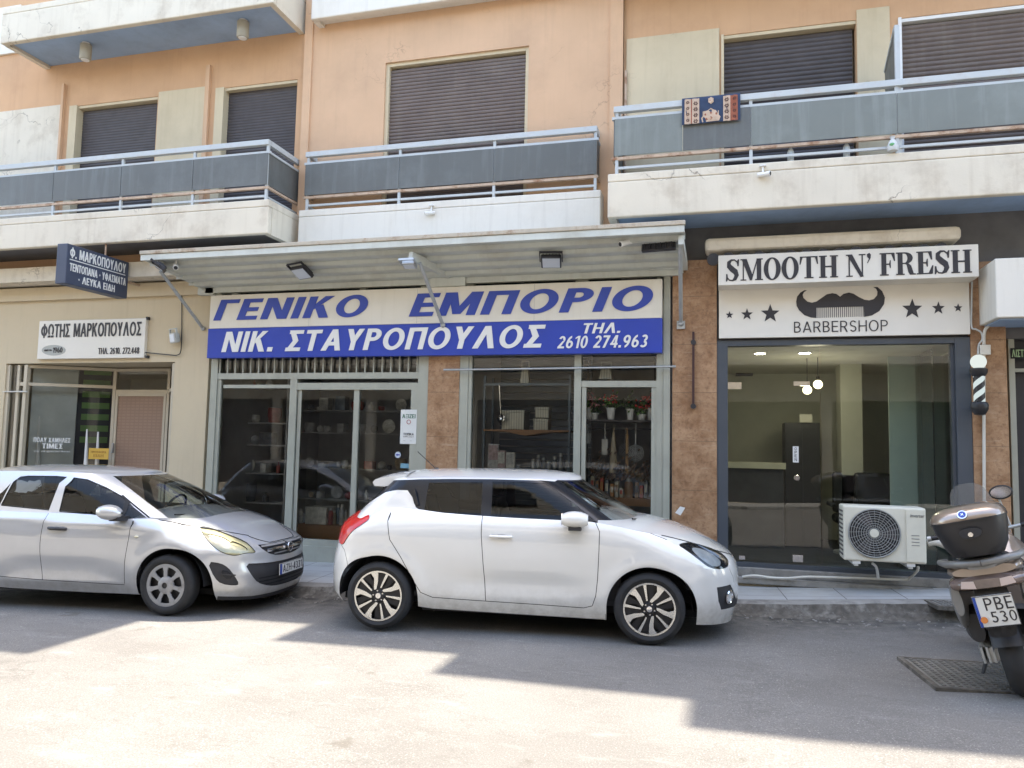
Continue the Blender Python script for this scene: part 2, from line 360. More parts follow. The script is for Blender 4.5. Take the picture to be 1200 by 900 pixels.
# ------------------------------------------------------------------ drawn sans-serif capitals (weight t as a share of the height)
def _arc(cx, cy, rx, ry, a0, a1, t, h, n=22):
    o = [(cx+rx*math.cos(R(a0+(a1-a0)*k/n)), cy+ry*math.sin(R(a0+(a1-a0)*k/n))) for k in range(n+1)]
    i = [(cx+(rx-t)*math.cos(R(a0+(a1-a0)*k/n)), cy+(ry-h)*math.sin(R(a0+(a1-a0)*k/n))) for k in range(n+1)]
    return o+i[::-1]
def sans_glyph(c, t):
    h = t*.86; low = {'Α': 'A', 'Β': 'B', 'Ε': 'E', 'Ζ': 'Z', 'Η': 'H', 'Ι': 'I', 'Κ': 'K', 'Μ': 'M', 'Ν': 'N', 'Ο': 'O', 'Ρ': 'P', 'Τ': 'T', 'Υ': 'Y', 'Χ': 'X'}
    c = low.get(c, c); V = lambda x, y0=0, y1=1: [(x, y0), (x+t, y0), (x+t, y1), (x, y1)]
    B_ = lambda y, x0, x1: [(x0, y), (x1, y), (x1, y+h), (x0, y+h)]
    Dg = lambda x0, y0, x1, y1, k=1.08: [(x0, y0), (x0+t*k, y0), (x1+t*k, y1), (x1, y1)]
    ring = lambda cx, cy, rx, ry: ('ring', [(cx+rx*math.cos(2*PI*k/44), cy+ry*math.sin(2*PI*k/44)) for k in range(44)], [(cx+(rx-t)*math.cos(2*PI*k/44), cy+(ry-h)*math.sin(2*PI*k/44)) for k in range(44)])
    if c in 'AΛΔ':
        w = .74+t*.3; L = [Dg(0, 0, w/2-t*.54, 1), Dg(w-t*1.08, 0, w/2-t*.54, 1)]
        if c == 'A': L.append(B_(.24, w*.2, w*.8))
        if c == 'Δ': L.append(B_(0, t*.6, w-t*.6))
        return L, w
    if c == 'Γ': return [V(0), B_(1-h, t*.9, .56)], .56
    if c == 'E': return [V(0), B_(1-h, t*.9, .55), B_(.5-h/2, t*.9, .51), B_(0, t*.9, .56)], .56
    if c == 'Z': return [B_(1-h, .02, .60), B_(0, 0, .62), Dg(.0, h*.9, .60-t*1.2, 1-h*.9, 1.2)], .62
    if c == 'H': return [V(0), V(.70-t), B_(.5-h/2, t*.9, .71-t)], .70
    if c == 'I': return [V(0)], t
    if c == 'K': return [V(0), [(t*.9, .36), (t*.9, .36+t*1.15), (.66-t*1.2, 1), (.66, 1)], [(t*1.1, .50), (t*1.1+t*.95, .62), (.70, 0), (.70-t*1.2, 0)]], .70
    if c == 'M': return [V(0), V(.88-t), [(t*.3, 1), (t*1.3, 1), (.44+t*.45, .06), (.44-t*.45, .06)], [(.88-t*1.3, 1), (.88-t*.3, 1), (.44+t*.45, .06), (.44-t*.45, .06)]], .88
    if c == 'N': return [V(0), V(.74-t), [(t*.2, 1), (t*1.25, 1), (.74-t*.2, 0), (.74-t*1.25, 0)]], .74
    if c == 'O': return [ring(.41, .5, .41, .515)], .82
    if c == 'Π': return [V(0), V(.70-t), B_(1-h, t*.9, .71-t)], .70
    if c in 'PR':
        L = [V(0), _arc(.30, .71, .30, .29, -90, 90, t, h), B_(1-h, t*.9, .301), B_(.42, t*.9, .301)]
        if c == 'R': L.append([(.28, .44), (.28+t*1.2, .46), (.64, 0), (.64-t*1.2, 0)])
        return L, .60 if c == 'P' else .64
    if c == 'B': return [V(0), _arc(.30, .745, .25, .255, -90, 90, t, h), _arc(.32, .27, .28, .27, -90, 90, t, h), B_(1-h, t*.9, .301), B_(0, t*.9, .321), B_(.5-h/2, t*.9, .32)], .60
    if c == 'Σ': return [B_(1-h, .02, .60), B_(0, .0, .62), [(0, 1), (t*1.25, 1-h*.5), (.34+t*.62, .5), (.34-t*.55, .5)], [(0, 0), (t*1.25, h*.5), (.34+t*.62, .5), (.34-t*.55, .5)]], .62
    if c == 'T': return [B_(1-h, 0, .64), V(.32-t/2, 0, 1-h*.9)], .64
    if c == 'Y': return [V(.34-t/2, 0, .45), Dg(.34-t*.55, .42, 0, 1), Dg(.34-t*.55, .42, .68-t*1.1, 1)], .68
    if c == 'Φ': return [V(.44-t/2, -.03, 1.03), ring(.44, .5, .44, .39)], .88
    if c == 'X': return [Dg(0, 0, .66-t*1.1, 1), Dg(.66-t*1.1, 0, 0, 1)], .66
    if c == 'Ω': return [_arc(.42, .54, .40, .475, -48, 228, t, h, 34), B_(0, .02, .36), B_(0, .48, .82)], .84
    if c == 'S': return [_arc(.29, .735, .27, .275, 25, 270, t, h), _arc(.29, .265, .28, .275, -155, 90, t, h)], .58
    if c == 'Ξ': return [B_(1-h, 0, .6), B_(.5-h/2, .05, .55), B_(0, 0, .6)], .6
    if c == '0': return [ring(.29, .5, .29, .51)], .58
    if c == '1': return [V(.20), [(.0, .74), (.20, .86), (.20, 1), (.0, .86)]], .20+t
    if c == '2': return [_arc(.28, .72, .27, .29, -25, 165, t, h), [(0, h*.8), (t*1.3, h*.8), (.28+.25, .60), (.53-t*1.0, .60)], B_(0, 0, .56)], .56
    if c == '3': return [_arc(.26, .745, .26, .265, -90, 150, t, h), _arc(.26, .265, .29, .275, -150, 90, t, h)], .56
    if c == '4': return [V(.34), B_(.22, 0, .60), [(0, .22), (t*1.1, .22+h*.6), (.34+t*.4, 1), (.34-t*.2, 1)]], .60
    if c == '5': return [B_(1-h, .07, .52), V(.07, .5, 1), _arc(.25, .31, .29, .32, -150, 120, t, h)], .55
    if c == '6': return [ring(.30, .31, .29, .315), _arc(.42, .32, .41, .69, 95, 178, t, h*1.1)], .60
    if c == '9': return [ring(.28, .69, .29, .315), _arc(.16, .68, .41, .69, -85, -2, t, h*1.1)], .58
    if c == '7': return [B_(1-h, 0, .56), Dg(.10, 0, .56-t*1.1, 1-h*.5)], .56
    if c == '8': return [ring(.28, .745, .25, .265), ring(.28, .27, .28, .28)], .56
    if c == '.': return [[(0, 0), (t*1.1, 0), (t*1.1, t*1.05), (0, t*1.05)]], t*1.1
    if c == '-': return [B_(.38, 0, .28)], .28
    if c == '◦': return [('ring', [(.12+.12*math.cos(2*PI*k/20), .45+.12*math.sin(2*PI*k/20)) for k in range(20)], [(.12+.07*math.cos(2*PI*k/20), .45+.07*math.sin(2*PI*k/20)) for k in range(20)])], .24
    return [], .32
def sans(g, body, o, ex, ey, w, h, t=.16, shear=0.0, depth=.005, gap=.12):
    """drawn lettering filling width w and height h from its lower left corner"""
    ex = Vector(ex).normalized(); ey = Vector(ey).normalized(); en = ex.cross(ey).normalized(); adv = 0; pc = []
    for c in body:
        p, wd = sans_glyph(c, t); pc.append((adv, p)); adv += wd+gap
    k = (w-shear*h)/(adv-gap); j = 0
    for a, ps in pc:
        for p in ps:
            j += 1; d = depth+.0004*(j % 6); f = lambda q: [((a+x)*k+shear*y*h, y*h) for x, y in q]
            if p[0] == 'ring': g.prism(f(p[1]), o, ex, ey, en, -.0005, d, holes=[f(p[2])[::-1]])
            else: g.prism(f(p), o, ex, ey, en, -.0005, d)
    return g
# ------------------------------------------------------------------ ground
def street_material(kind):
    m, nt, out = _nt(kind); t = NT(nt)
    b = t.n('BsdfPrincipled'); t.l(b.outputs[0], out.inputs[0]); tc = t.n('TexCoord').outputs['Object']
    if kind == 'worn_asphalt':
        c = t.mix(t.ramp(t.noise(tc, .7, 6, .6), .3, .7), (.15, .145, .135), (.208, .202, .19))
        c = t.mix(t.ramp(t.noise(t.scaled(tc, (.5, 1.4, 1)), 1.6, 7, .66), .52, .74, (0, 0, 0, 1), (.42, .42, .42, 1)), c, (.125, .12, .112))
        c = t.mix(t.ramp(t.noise(tc, 110, 3, .75), .40, .60, (.5, .5, .5, 1), (0, 0, 0, 1)), c, (.075, .07, .065))
        c = t.mix(t.ramp(t.noise(tc, 85, 2, .6), .58, .70, (0, 0, 0, 1), (.6, .6, .6, 1)), c, (.42, .40, .36))
        vo = t.n('TexVoronoi', feature='DISTANCE_TO_EDGE'); vo.inputs['Scale'].default_value = .55
        wv = t.n('VectorMath', operation='ADD'); nn = t.n('TexNoise'); nn.inputs['Scale'].default_value = 1.6; nn.inputs['Detail'].default_value = 6
        t.l(tc, nn.inputs['Vector']); t.l(tc, wv.inputs[0]); t.l(nn.outputs['Color'], wv.inputs[1]); t.l(wv.outputs[0], vo.inputs['Vector'])
        crack = t.ramp(vo.outputs['Distance'], .0, .012, (1, 1, 1, 1), (0, 0, 0, 1))
        gate = t.ramp(t.noise(tc, .5, 3), .5, .62)
        ck = t.n('Math', operation='MULTIPLY'); t.l(crack, ck.inputs[0]); t.l(gate, ck.inputs[1])
        cm = t.n('Math', operation='MULTIPLY'); cm.inputs[1].default_value = .35; t.l(ck.outputs[0], cm.inputs[0])
        c = t.mix(cm.outputs[0], c, (.075, .07, .065))
        dif = t.n('Math', operation='SUBTRACT'); dif.inputs[1].default_value = .5; t.l(t.noise(t.scaled(tc, (.55, 1.1, 1)), 1.1, 9, .62), dif.inputs[0])
        ab = t.n('Math', operation='ABSOLUTE'); t.l(dif.outputs[0], ab.inputs[0])
        c = t.mix(t.ramp(ab.outputs[0], .001, .007, (.28, .28, .28, 1), (0, 0, 0, 1)), c, (.07, .065, .06))
        c = t.mix(t.ramp(t.noise(t.scaled(tc, (.35, .8, 1)), 1.3, 5, .55), .555, .57, (0, 0, 0, 1), (.26, .26, .26, 1)), c, (.115, .108, .10))
        c = t.mix(t.ramp(t.noise(t.scaled(tc, (.8, 2.2, 1)), 2.4, 8, .7), .58, .72, (0, 0, 0, 1), (.5, .5, .5, 1)), c, (.285, .277, .262))
        # oil spots
        c = t.mix(t.ramp(t.noise(tc, 2.6, 3, .5), .69, .74, (0, 0, 0, 1), (.55, .55, .55, 1)), c, (.09, .08, .065))
        # crumbled, dirtier strip along the kerb
        sp = t.n('SeparateXYZ'); t.l(tc, sp.inputs[0])
        a = t.n('Math', operation='MULTIPLY_ADD'); a.inputs[1].default_value = -.108; t.l(sp.outputs[0], a.inputs[0]); t.l(sp.outputs[1], a.inputs[2])
        wob = t.n('Math', operation='MULTIPLY_ADD'); wob.inputs[1].default_value = .9; t.l(t.noise(tc, 1.8, 6, .65), wob.inputs[0]); t.l(a.outputs[0], wob.inputs[2])
        strip = t.ramp(wob.outputs[0], -1.6, -.85)
        mp = t.n('MapRange'); mp.inputs[1].default_value = -1.9; mp.inputs[2].default_value = -.95; mp.inputs[3].default_value = 0; mp.inputs[4].default_value = .92
        t.l(wob.outputs[0], mp.inputs[0])
        c = t.mix(mp.outputs[0], c, t.mix(t.ramp(t.noise(tc, 7, 7, .7), .38, .66), (.032, .028, .023), (.15, .135, .113)))
        h1 = t.noise(tc, 150, 4, .7); h2 = t.noise(tc, 9, 5, .6)
        hh = t.n('Math', operation='MULTIPLY_ADD'); hh.inputs[1].default_value = 2.0; t.l(h2, hh.inputs[0]); t.l(h1, hh.inputs[2])
        bn = t.n('Bump'); bn.inputs['Strength'].default_value = .55; bn.inputs['Distance'].default_value = .007; t.l(hh.outputs[0], bn.inputs['Height']); t.l(bn.outputs[0], b.inputs['Normal'])
        b.inputs['Roughness'].default_value = .9
    else:
        br = t.n('TexBrick'); br.offset = 0.0; br.inputs['Scale'].default_value = 1.0; br.inputs['Mortar Size'].default_value = .006
        br.inputs['Brick Width'].default_value = .60; br.inputs['Row Height'].default_value = .40
        br.inputs['Color1'].default_value = (.40, .40, .385, 1); br.inputs['Color2'].default_value = (.34, .34, .33, 1); br.inputs['Mortar'].default_value = (.10, .09, .08, 1)
        mp = t.n('Mapping'); mp.inputs['Rotation'].default_value = (0, 0, R(-4)); t.l(tc, mp.inputs['Vector']); t.l(mp.outputs[0], br.inputs['Vector'])
        c = t.mix(t.ramp(t.noise(tc, 2.3, 7, .65), .48, .75, (0, 0, 0, 1), (.55, .55, .55, 1)), br.outputs['Color'], (.20, .18, .155))
        b.inputs['Roughness'].default_value = .6
        bn = t.n('Bump'); bn.inputs['Strength'].default_value = .3; bn.inputs['Distance'].default_value = .004; t.l(t.noise(tc, 60, 4), bn.inputs['Height']); t.l(bn.outputs[0], b.inputs['Normal'])
    t.l(c, b.inputs['Base Color']); return m
M['road'] = street_material('worn_asphalt'); M['paving'] = street_material('pale_paving_slabs')
M['kerb'] = mat('worn_concrete_kerb', (.25, .235, .21), .85, var=.2, vscale=4, dirt=(.09, .08, .07), dirt_amt=.8, dscale=5, bump=.9, bscale=22)
def xs_range(a, b, st):
    n = int(round((b-a)/st)); return [a+(b-a)*i/n for i in range(n+1)]
rnd = random.Random(3)
g = MB(); rows = []
for x in xs_range(-40, 30, .5):
    rows.append([(x, y, gz(x)+(.02 if y > kerb_y(x)-.05 else 0)*0) for y in (-13.2, -11, -9, -7, -5, -3.5, -2.4, kerb_y(x)+.12)])
g.grid(rows); tag(g.build('road', M['road']), kind='structure')
g = MB(); rows = []
for x in xs_range(-40, 30, .5):
    z = gz(x)+SW_H+max(0, min(.06, (x-.2)*.028)); rows.append([(x, kerb_y(x)+.14, z), (x, .35, z)])
g.grid(rows); tag(g.build('pavement', M['paving']), kind='structure')
from mathutils import noise as _nz
M['kerb_dirt'] = mat('broken_dirty_kerb', (.10, .088, .072), .95, var=.35, vscale=14, dirt=(.26, .24, .21), dirt_amt=.75, dscale=9, bump=1.0, bscale=38)
g = MB(); rows = []; gt = MB(); rowt = []
def fb(x, y, s): return _nz.fractal(Vector((x*s, y*s, 3.1)), 1.0, 2.0, 4)
for x in xs_range(-16, 10, .025):
    z = gz(x)+SW_H+max(0, min(.06, (x-.2)*.028)); k = kerb_y(x)+.045*fb(x, 0, 2.2); zr_ = gz(x); row = []
    for i, (dy, dz) in enumerate(((-.20, -.006), (-.14, .010), (-.10, .026), (-.07, .045), (-.045, .062), (-.02, .080))):
        n1 = fb(x, dy*4, 5.5); row.append((x, k+dy+.018*fb(x, dy*9+5, 9), zr_+dz*(1+.25*n1)*(SW_H/.105)+(.010*n1 if i else 0)))
    rows.append(row+[(x, k+.004, z-.012)])
    rowt.append([(x, k+.004, z-.012), (x, k+.03+.012*fb(x, 2, 6), z+.001), (x, kerb_y(x)+.12, z+.0045), (x, kerb_y(x)+.17, z+.0045)])
g.grid(rows); tag(g.build('kerb', M['kerb_dirt'], smooth=60), kind='structure')
gt.grid(rowt); tag(gt.build('kerb_top', M['kerb'], smooth=50), kind='structure')
g = MB(); rows = [[(x, -30, gz(x)+.1), (x, -13.19, gz(x)+.1), (x, -13.19, gz(x)-.03)] for x in xs_range(-40, 30, 1.0)]
g.grid(rows); tag(g.build('far_pavement', M['paving']), kind='structure')
g = MB(); g.box(-400, 400, -400, 400, -1.6, -1.2); tag(g.build('ground', M['kerb']), kind='structure')
# loose rubble along the kerb
g = MB()
for i in range(420):
    x = rnd.uniform(-5.4, 3.2); y = kerb_y(x)-abs(rnd.gauss(.12, .22))-.02; s = rnd.uniform(.004, .015)*(1.6 if rnd.random() < .1 else 1)
    bm = bmesh.new(); bmesh.ops.create_icosphere(bm, subdivisions=1, radius=s)
    bm.verts.index_update()
    g.add([(x+v.co.x*rnd.uniform(.7, 1.4), y+v.co.y*rnd.uniform(.7, 1.4), gz(x)+s*.3+v.co.z*.7) for v in bm.verts], [tuple(v.index for v in f.verts) for f in bm.faces]); bm.free()
tag(g.build('rubble', M['kerb']), 'grey crumbs of broken concrete lying along the kerb', 'rubble', kind='stuff')

# ------------------------------------------------------------------ the apartment building
bld = thing('apartment_building', 'peach and cream apartment block with balconies over a row of three shopfronts', 'building', (-3, 0, 0))
def wall(name, m, x0, x1, z0, z1, holes, y=0.0, deep=.22, parent=None):
    g = MB(); xs = sorted({x0, x1, *[h[0] for h in holes], *[h[1] for h in holes]}); zs = sorted({z0, z1, *[h[2] for h in holes], *[h[3] for h in holes]})
    xs = [x for x in xs if x0 <= x <= x1]; zs = [z for z in zs if z0 <= z <= z1]
    for i in range(len(xs)-1):
        for k in range(len(zs)-1):
            cx, cz = (xs[i]+xs[i+1])/2, (zs[k]+zs[k+1])/2
            if any(h[0] < cx < h[1] and h[2] < cz < h[3] for h in holes): continue
            g.add([(xs[i], y, zs[k]), (xs[i+1], y, zs[k]), (xs[i+1], y, zs[k+1]), (xs[i], y, zs[k+1])], [(0, 1, 2, 3)])
    for h in holes:
        a, b, c, d = h
        for q in ([(a, c), (a, d)], [(b, c), (b, d)], [(a, d), (b, d)], [(a, c), (b, c)]):
            g.add([(q[0][0], y, q[0][1]), (q[1][0], y, q[1][1]), (q[1][0], y+deep, q[1][1]), (q[0][0], y+deep, q[0][1])], [(0, 1, 2, 3)])
    for x in (x0, x1): g.add([(x, y, z0), (x, y, z1), (x, y+.3, z1), (x, y+.3, z0)], [(0, 1, 2, 3)])
    return g.build(name, m, parent or bld, weld=True)
def shutter(x0, x1, z0, z1, m, y, pitch=.052, parent=None):
    """roller shutter: a corrugated sheet"""
    rows = []; n = int((z1-z0)/pitch)
    for i in range(n):
        z = z0+i*pitch
        for (dz, dy) in ((0, 0), (.006, -.008), (.026, -.013), (.045, -.008), (.0505, .004)): rows.append([(x0, y+dy, z+dz), (x1, y+dy, z+dz)])
    g = MB(); g.grid(rows); o = g.build('roller_shutter', m, parent or bld, smooth=40); return o
def frame_rect(g, x0, x1, z0, z1, w, y0, y1, bottom=True):
    g.box(x0, x0+w, y0, y1, z0, z1); g.box(x1-w, x1, y0, y1, z0, z1); g.box(x0+w, x1-w, y0+.002, y1-.002, z1-w, z1)
    if bottom: g.box(x0+w, x1-w, y0+.002, y1-.002, z0, z0+w)

XL, XR = -5.977, -1.249          # the projecting middle bay
ZF = 4.74                        # first upper floor
# windows of the first floor
c0 = at(452, 73); c1 = at(620, 54); WC = (c0.x, c1.x, ZF, (c0.z+c1.z)/2)
l0 = at(91, 121, .05); l1 = at(185, 116, .05); WL1 = (l0.x-.13, l1.x, ZF, (l0.z+l1.z)/2)
l0 = at(262, 103, .05); l1 = at(352, 97, .05); WL2 = (l0.x-.12, l1.x-.05, ZF, (l0.z+l1.z)/2+.03)
r0 = at(845, 40, .05); r1 = at(1003, 25, .05); WR1 = (r0.x, r1.x, ZF, (r0.z+r1.z)/2)
r0 = at(1052, 20, .05); WR2 = (r0.x, r0.x+2.0, ZF, r0.z-.02)
wall('wall', M['peach'], XL, XR, 4.0, 9.2, [WC], 0.0)
wall('wall', M['orange'], -14, XL, 4.3, 9.2, [WL1, WL2], .05)
wall('wall', M['orange'], XR, 9, 4.3, 9.2, [WR1, WR2], .05)
for (a, b, c) in ((XL, XL+.13, 4.4), (XR-.17, XR, 3.95)): g = MB(); g.box(a, b, -.03, .3, c, 9.19); g.build('wall_pilaster', M['peach'], bld)
shutter(WC[0]+.05, WC[1]-.03, ZF, WC[3]-.05, M['shutter_brown'], .09)
shutter(WL1[0]+.16, WL1[1]-.01, ZF, WL1[3]-.02, M['shutter_dark'], .16, .045); shutter(WL2[0]+.14, WL2[1], ZF, WL2[3]-.02, M['shutter_dark'], .16, .045)
shutter(WR1[0]+.03, WR1[1]-.03, ZF, WR1[3]-.04, M['shutter_dark'], .16, .06); shutter(WR2[0]+.03, WR2[1], ZF, WR2[3]-.05, M['shutter_brown'], .12, .06)
g = MB(); frame_rect(g, WC[0], WC[1], ZF, WC[3], .05, .03, .15, False); g.build('window_frame', M['cream'], bld)
for W_, mm in ((WL1, 'cream'), (WL2, 'cream'), (WR1, 'cream'), (WR2, 'white')):
    g = MB(); g.box(W_[0], W_[0]+(.15 if W_ in (WL1, WL2) else .035), .02, .2, ZF, W_[3]-.002); g.box(W_[0]+.036, W_[1], .06, .2, W_[3]-.045, W_[3]-.003); g.build('window_frame', M[mm], bld)
def cream(px0, px1, ztop, mm='cream', y=.05, dep=.018):
    a = at(px0, 110, y).x; b = at(px1, 110, y).x; g = MB(); g.box(a, b, y-dep, y+.01, ZF, ztop); g.build('wall_panel', M[mm], bld)
zL = at(120, 112, .05).z
a = at(40, 127, .05); cream(-160, 74, a.z, 'offwhite'); cream(187, 246, at(215, 105, .05).z)
g = MB(); a = at(246, 100, .05); g.box(a.x-.05, a.x+.02, -.0, .06, ZF, at(246, 78, .05).z); a = at(76, 100, .05); g.box(a.x, a.x+.045, -.01, .06, ZF, at(76, 100, .05).z); g.build('wall_conduit', M['peach'], bld)
a = at(790, 40, .05); cream(734, 843, a.z, 'cream'); a = at(1025, 10, .05); cream(1005, 1044, a.z, 'cream')
g = MB(); a = at(734, 85, .05); g.tube([(a.x-.0, .0, ZF), (a.x, .0, a.z)], .018); g.build('rain_pipe', M['rust'], bld)

def hexa(g, t4, b4):
    return g.add(list(t4)+list(b4), [(0, 1, 2, 3), (7, 6, 5, 4), (0, 4, 5, 1), (1, 5, 6, 2), (2, 6, 7, 3), (3, 7, 4, 0)])
def balcony(x0, x1, yf, zb, zt, fascia, soffit, zs, posts, panels, left_end=True, right_end=True, panel_seg=None, y_in=.05, label=None):
    """zs: top rail, second rail, panel top, panel bottom, rust rail, low rail (heights)"""
    lip = .05
    g = MB(); g.box(x0, x1, yf, y_in, zt-.10, zt, bev=.012)
    g.box(x0, x1, yf, yf+.09, zb, zt-.101, bev=.015); g.box(x0, x0+.09, yf+.091, y_in, zb, zt-.101); g.box(x1-.09, x1, yf+.091, y_in, zb, zt-.101)
    b = g.build('balcony', fascia, bld)
    g = MB(); g.box(x0+.091, x1-.091, yf+.091, y_in, zb+lip, zt-.13); g.build('soffit', soffit, b)
    if not zs: return b
    zr, z2, zpt, zpb, zru, zl = zs
    yr = yf+.05
    g = MB(); g.box(x0+.06, x1-.06, yr-.035, yr+.035, zr-.075, zr, bev=.006)
    if left_end: g.box(x0+.06, x0+.12, yr+.036, y_in, zr-.072, zr-.002)
    if right_end: g.box(x1-.12, x1-.06, yr+.036, y_in, zr-.072, zr-.002)
    g.build('handrail', M['rail'], b)
    g = MB(); g.box(x0+.04, x1-.04, yr-.02, yr+.02, z2-.022, z2+.012); g.box(x0+.08, x1-.08, yr-.014, yr+.014, zl-.014, zl+.014)
    for px in posts: g.box(px-.018, px+.018, yr-.016, yr+.016, zt, zr-.076)
    if left_end: g.box(x0+.05, x0+.08, yr+.021, y_in, z2-.02, z2+.01); g.box(x0+.085, x0+.11, yr+.021, y_in, zl-.012, zl+.012)
    if right_end: g.box(x1-.08, x1-.05, yr+.021, y_in, z2-.02, z2+.01); g.box(x1-.11, x1-.085, yr+.021, y_in, zl-.012, zl+.012)
    g.build('railing_frame', M['rail'], b)
    g = MB(); g.box(x0+.04, x1-.04, yr-.022, yr+.022, zru-.018, zru+.016)
    if right_end: g.box(x1-.085, x1-.045, yr+.023, y_in, zru-.016, zru+.014)
    if left_end: g.box(x0+.045, x0+.085, yr+.023, y_in, zru-.016, zru+.014)
    g.build('bottom_rail', M['rust'], b)
    for (a, c, mm) in panels:
        g = MB(); g.box(a+.004, c-.004, yr-.028, yr-.019, zpb, zpt); g.build('railing_panel', M[mm], b)
    if right_end: g = MB(); g.box(x1-.072, x1-.06, yr+.0, y_in, zpb, zpt); g.build('railing_panel', M['greypanel'], b)
    if left_end: g = MB(); g.box(x0+.06, x0+.072, yr+.0, y_in, zpb, zpt); g.build('railing_panel', M['greypanel'], b)
    return b
Z = lambda px, py, y: at(px, py, y).z
X = lambda px, y, py=200: at(px, py, y).x
# left balcony
yl = -.8
zsL = [Z(316, 162, yl), Z(315, 176.5, yl), Z(315, 178, yl), Z(315, 215, yl), Z(315, 218, yl), Z(315, 228, yl)]
bxL = X(315, yl, 240)
pL = [X(p, yl) for p in (-120, -20, 62, 141, 225)]+[bxL-.06]
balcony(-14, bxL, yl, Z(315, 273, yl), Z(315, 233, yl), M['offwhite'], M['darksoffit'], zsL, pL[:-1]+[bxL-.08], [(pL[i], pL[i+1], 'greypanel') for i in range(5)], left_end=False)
# middle balcony
yc = -.25
zsC = [Z(698, 146.5, yc), Z(698, 161, yc), Z(698, 163, yc), Z(698, 203, yc), Z(698, 205.5, yc), Z(698, 216, yc)]
x0, x1 = XL+.02, X(704, yc, 222)
pC = [X(361, yc), X(467, yc), X(578, yc), x1-.06]
balcony(x0+.14, x1, yc, 4.33, Z(704, 222, yc), M['whitewash'], M['whitewash'], zsC, [x0+.24]+pC[1:3]+[x1-.08], [(x0+.2, pC[1], 'greypanel'), (pC[1], pC[2], 'greypanel'), (pC[2], pC[3], 'greypanel')], y_in=.0)
# right balcony
yr_ = -.8
zsR = [Z(1190, 79, yr_), Z(1190, 95, yr_), Z(1190, 97, yr_), Z(1190, 144, yr_), Z(1190, 147, yr_), Z(1190, 161, yr_)]
zsR = [(a+b)/2 for a, b in zip(zsR, [Z(724, 123, yr_), Z(724, 135, yr_), Z(724, 137, yr_), Z(724, 182, yr_), Z(724, 185, yr_), Z(724, 195, yr_)])]
x0 = X(712, yr_, 230)
pR = [x0+.07]+[X(p, yr_, 140) for p in (800, 880, 1052, 1240, 1420)]+[9]
balcony(x0, 9, yr_, Z(715, 255, yr_), Z(712, 204, yr_), M['offwhite'], M['bluesoffit'], zsR, [pR[0]+.03]+pR[2:], [(pR[0], pR[1], 'greenpanel'), (pR[1], pR[2], 'greypanel'), (pR[2], pR[3], 'greenpanel'), (pR[3], pR[4], 'greenpanel'), (pR[4], pR[5], 'greenpanel')], right_end=False)
# second floor balconies
ux1 = -6.027
balcony(-10.86, ux1, -.8, 7.79, 8.36, M['offwhite'], M['bluesoffit'], None, [], [])
balcony(XL+.22, X(704, -.25, 222), -.25, Z(362, 23, -.25), Z(362, 23, -.25)+.5, M['whitewash'], M['whitewash'], None, [], [], y_in=0.0)
balcony(x0, 9, -.8, 7.79, 8.24, M['offwhite'], M['bluesoffit'], None, [], [])
g = MB(); a, b, c, d = rc(-60, 46, 22, 62, .04); g.box(a, b, .01, .06, c, d+.4); g.build('wall_panel', M['whitewash'], bld)
# upper storeys and the stepped roof slabs that throw the street into shade
g = MB(); g.box(-30, 14, .30, 10, 4.75, 9.18); g.box(-30, 14, 4.2, 10, -.5, 4.74); g.box(-30, 14, 1.6, 10, 9.19, 13.9)
g.build('upper_storeys', M['cream'], bld)
SLABS = [(-30, -5.45, -.85), (-5.45, -3.80, .72), (-3.80, -2.10, .08), (-2.10, -.22, -.48), (-.22, 14, -1.02)]
g = MB()
for (a, b, y) in SLABS: g.box(a, b, y, 9.9, 13.901, 14.0)
g.build('roof_slab', M['offwhite'], bld)
g = MB(); g.box(9, 30, 0.04, .3, -.5, 9.2); g.box(-30, -14, .04, .3, -.5, 9.2); g.build('wall', M['cream'], bld)

# ---------------------------------------------------------------- ground floor
# left shop: beige wall with a recessed entrance
gl = -.25
e0, e1 = at(8, 421).x, at(205, 425).x; eh = at(205, 424).z
xb0 = at(244, 440).x
wall('wall', M['beige'], -14, xb0, gl-.2, 4.02, [(e0, e1, gl-.2, eh)], 0.0, .9)
g = MB(); g.box(-14, at(243, 318, -.3).x-.3, -.34, .0, at(100, 327, -.34).z, at(100, 310, -.34).z); g.build('cornice', M['offwhite'], bld)
g = MB(); g.box(-14, xb0-.0, -.06, -.001, at(150, 348, -.06).z, at(150, 327, -.34).z-.002); g.build('wall_band', M['beige'], bld)
M['entrance'] = mat('cream_aluminium', (.50, .43, .32), .45, var=.05, dirt=(.3, .25, .18), dirt_amt=.3)
yb = .75
pk = at(137, 430, yb); xk = pk.x; pf = at(33, 423, .06); xf = pf.x
zt_ = eh-.02
g = MB()
g.box(e0, e0+.06, .02, .1, gl, zt_); g.box(xf-.17, xf-.12, .03, .1, gl, zt_); g.box(xf-.02, xf+.04, .02, .09, gl, zt_)
g.bar((xf, .06, zt_-.02), (xk, yb, zt_-.02), .05, .05); zm = at(36, 450, .06).z
g.bar((xf, .06, zm), (xk, yb, zm), .05, .05); g.box(xf-.17, xf, .04, .09, zm-.03, zm+.03)
g.box(xk-.03, xk+.03, yb-.03, yb+.03, gl, zt_)
xd = at(197, 460, yb).x
g.box(xk+.031, xd, yb-.025, yb+.025, zt_-.05, zt_); zd = at(165, 459, yb).z; g.box(xk+.031, xd, yb-.025, yb+.025, zd-.03, zd+.03)
g.box(xd, xd+.05, yb-.03, yb+.03, gl, zt_); g.bar((xd+.03, yb, zd), (e1-.03, .05, zd), .05, .05); g.box(e1-.06, e1, .02, .1, gl, zt_)
sf1 = g.build('shopfront_frame', M['entrance'], bld)
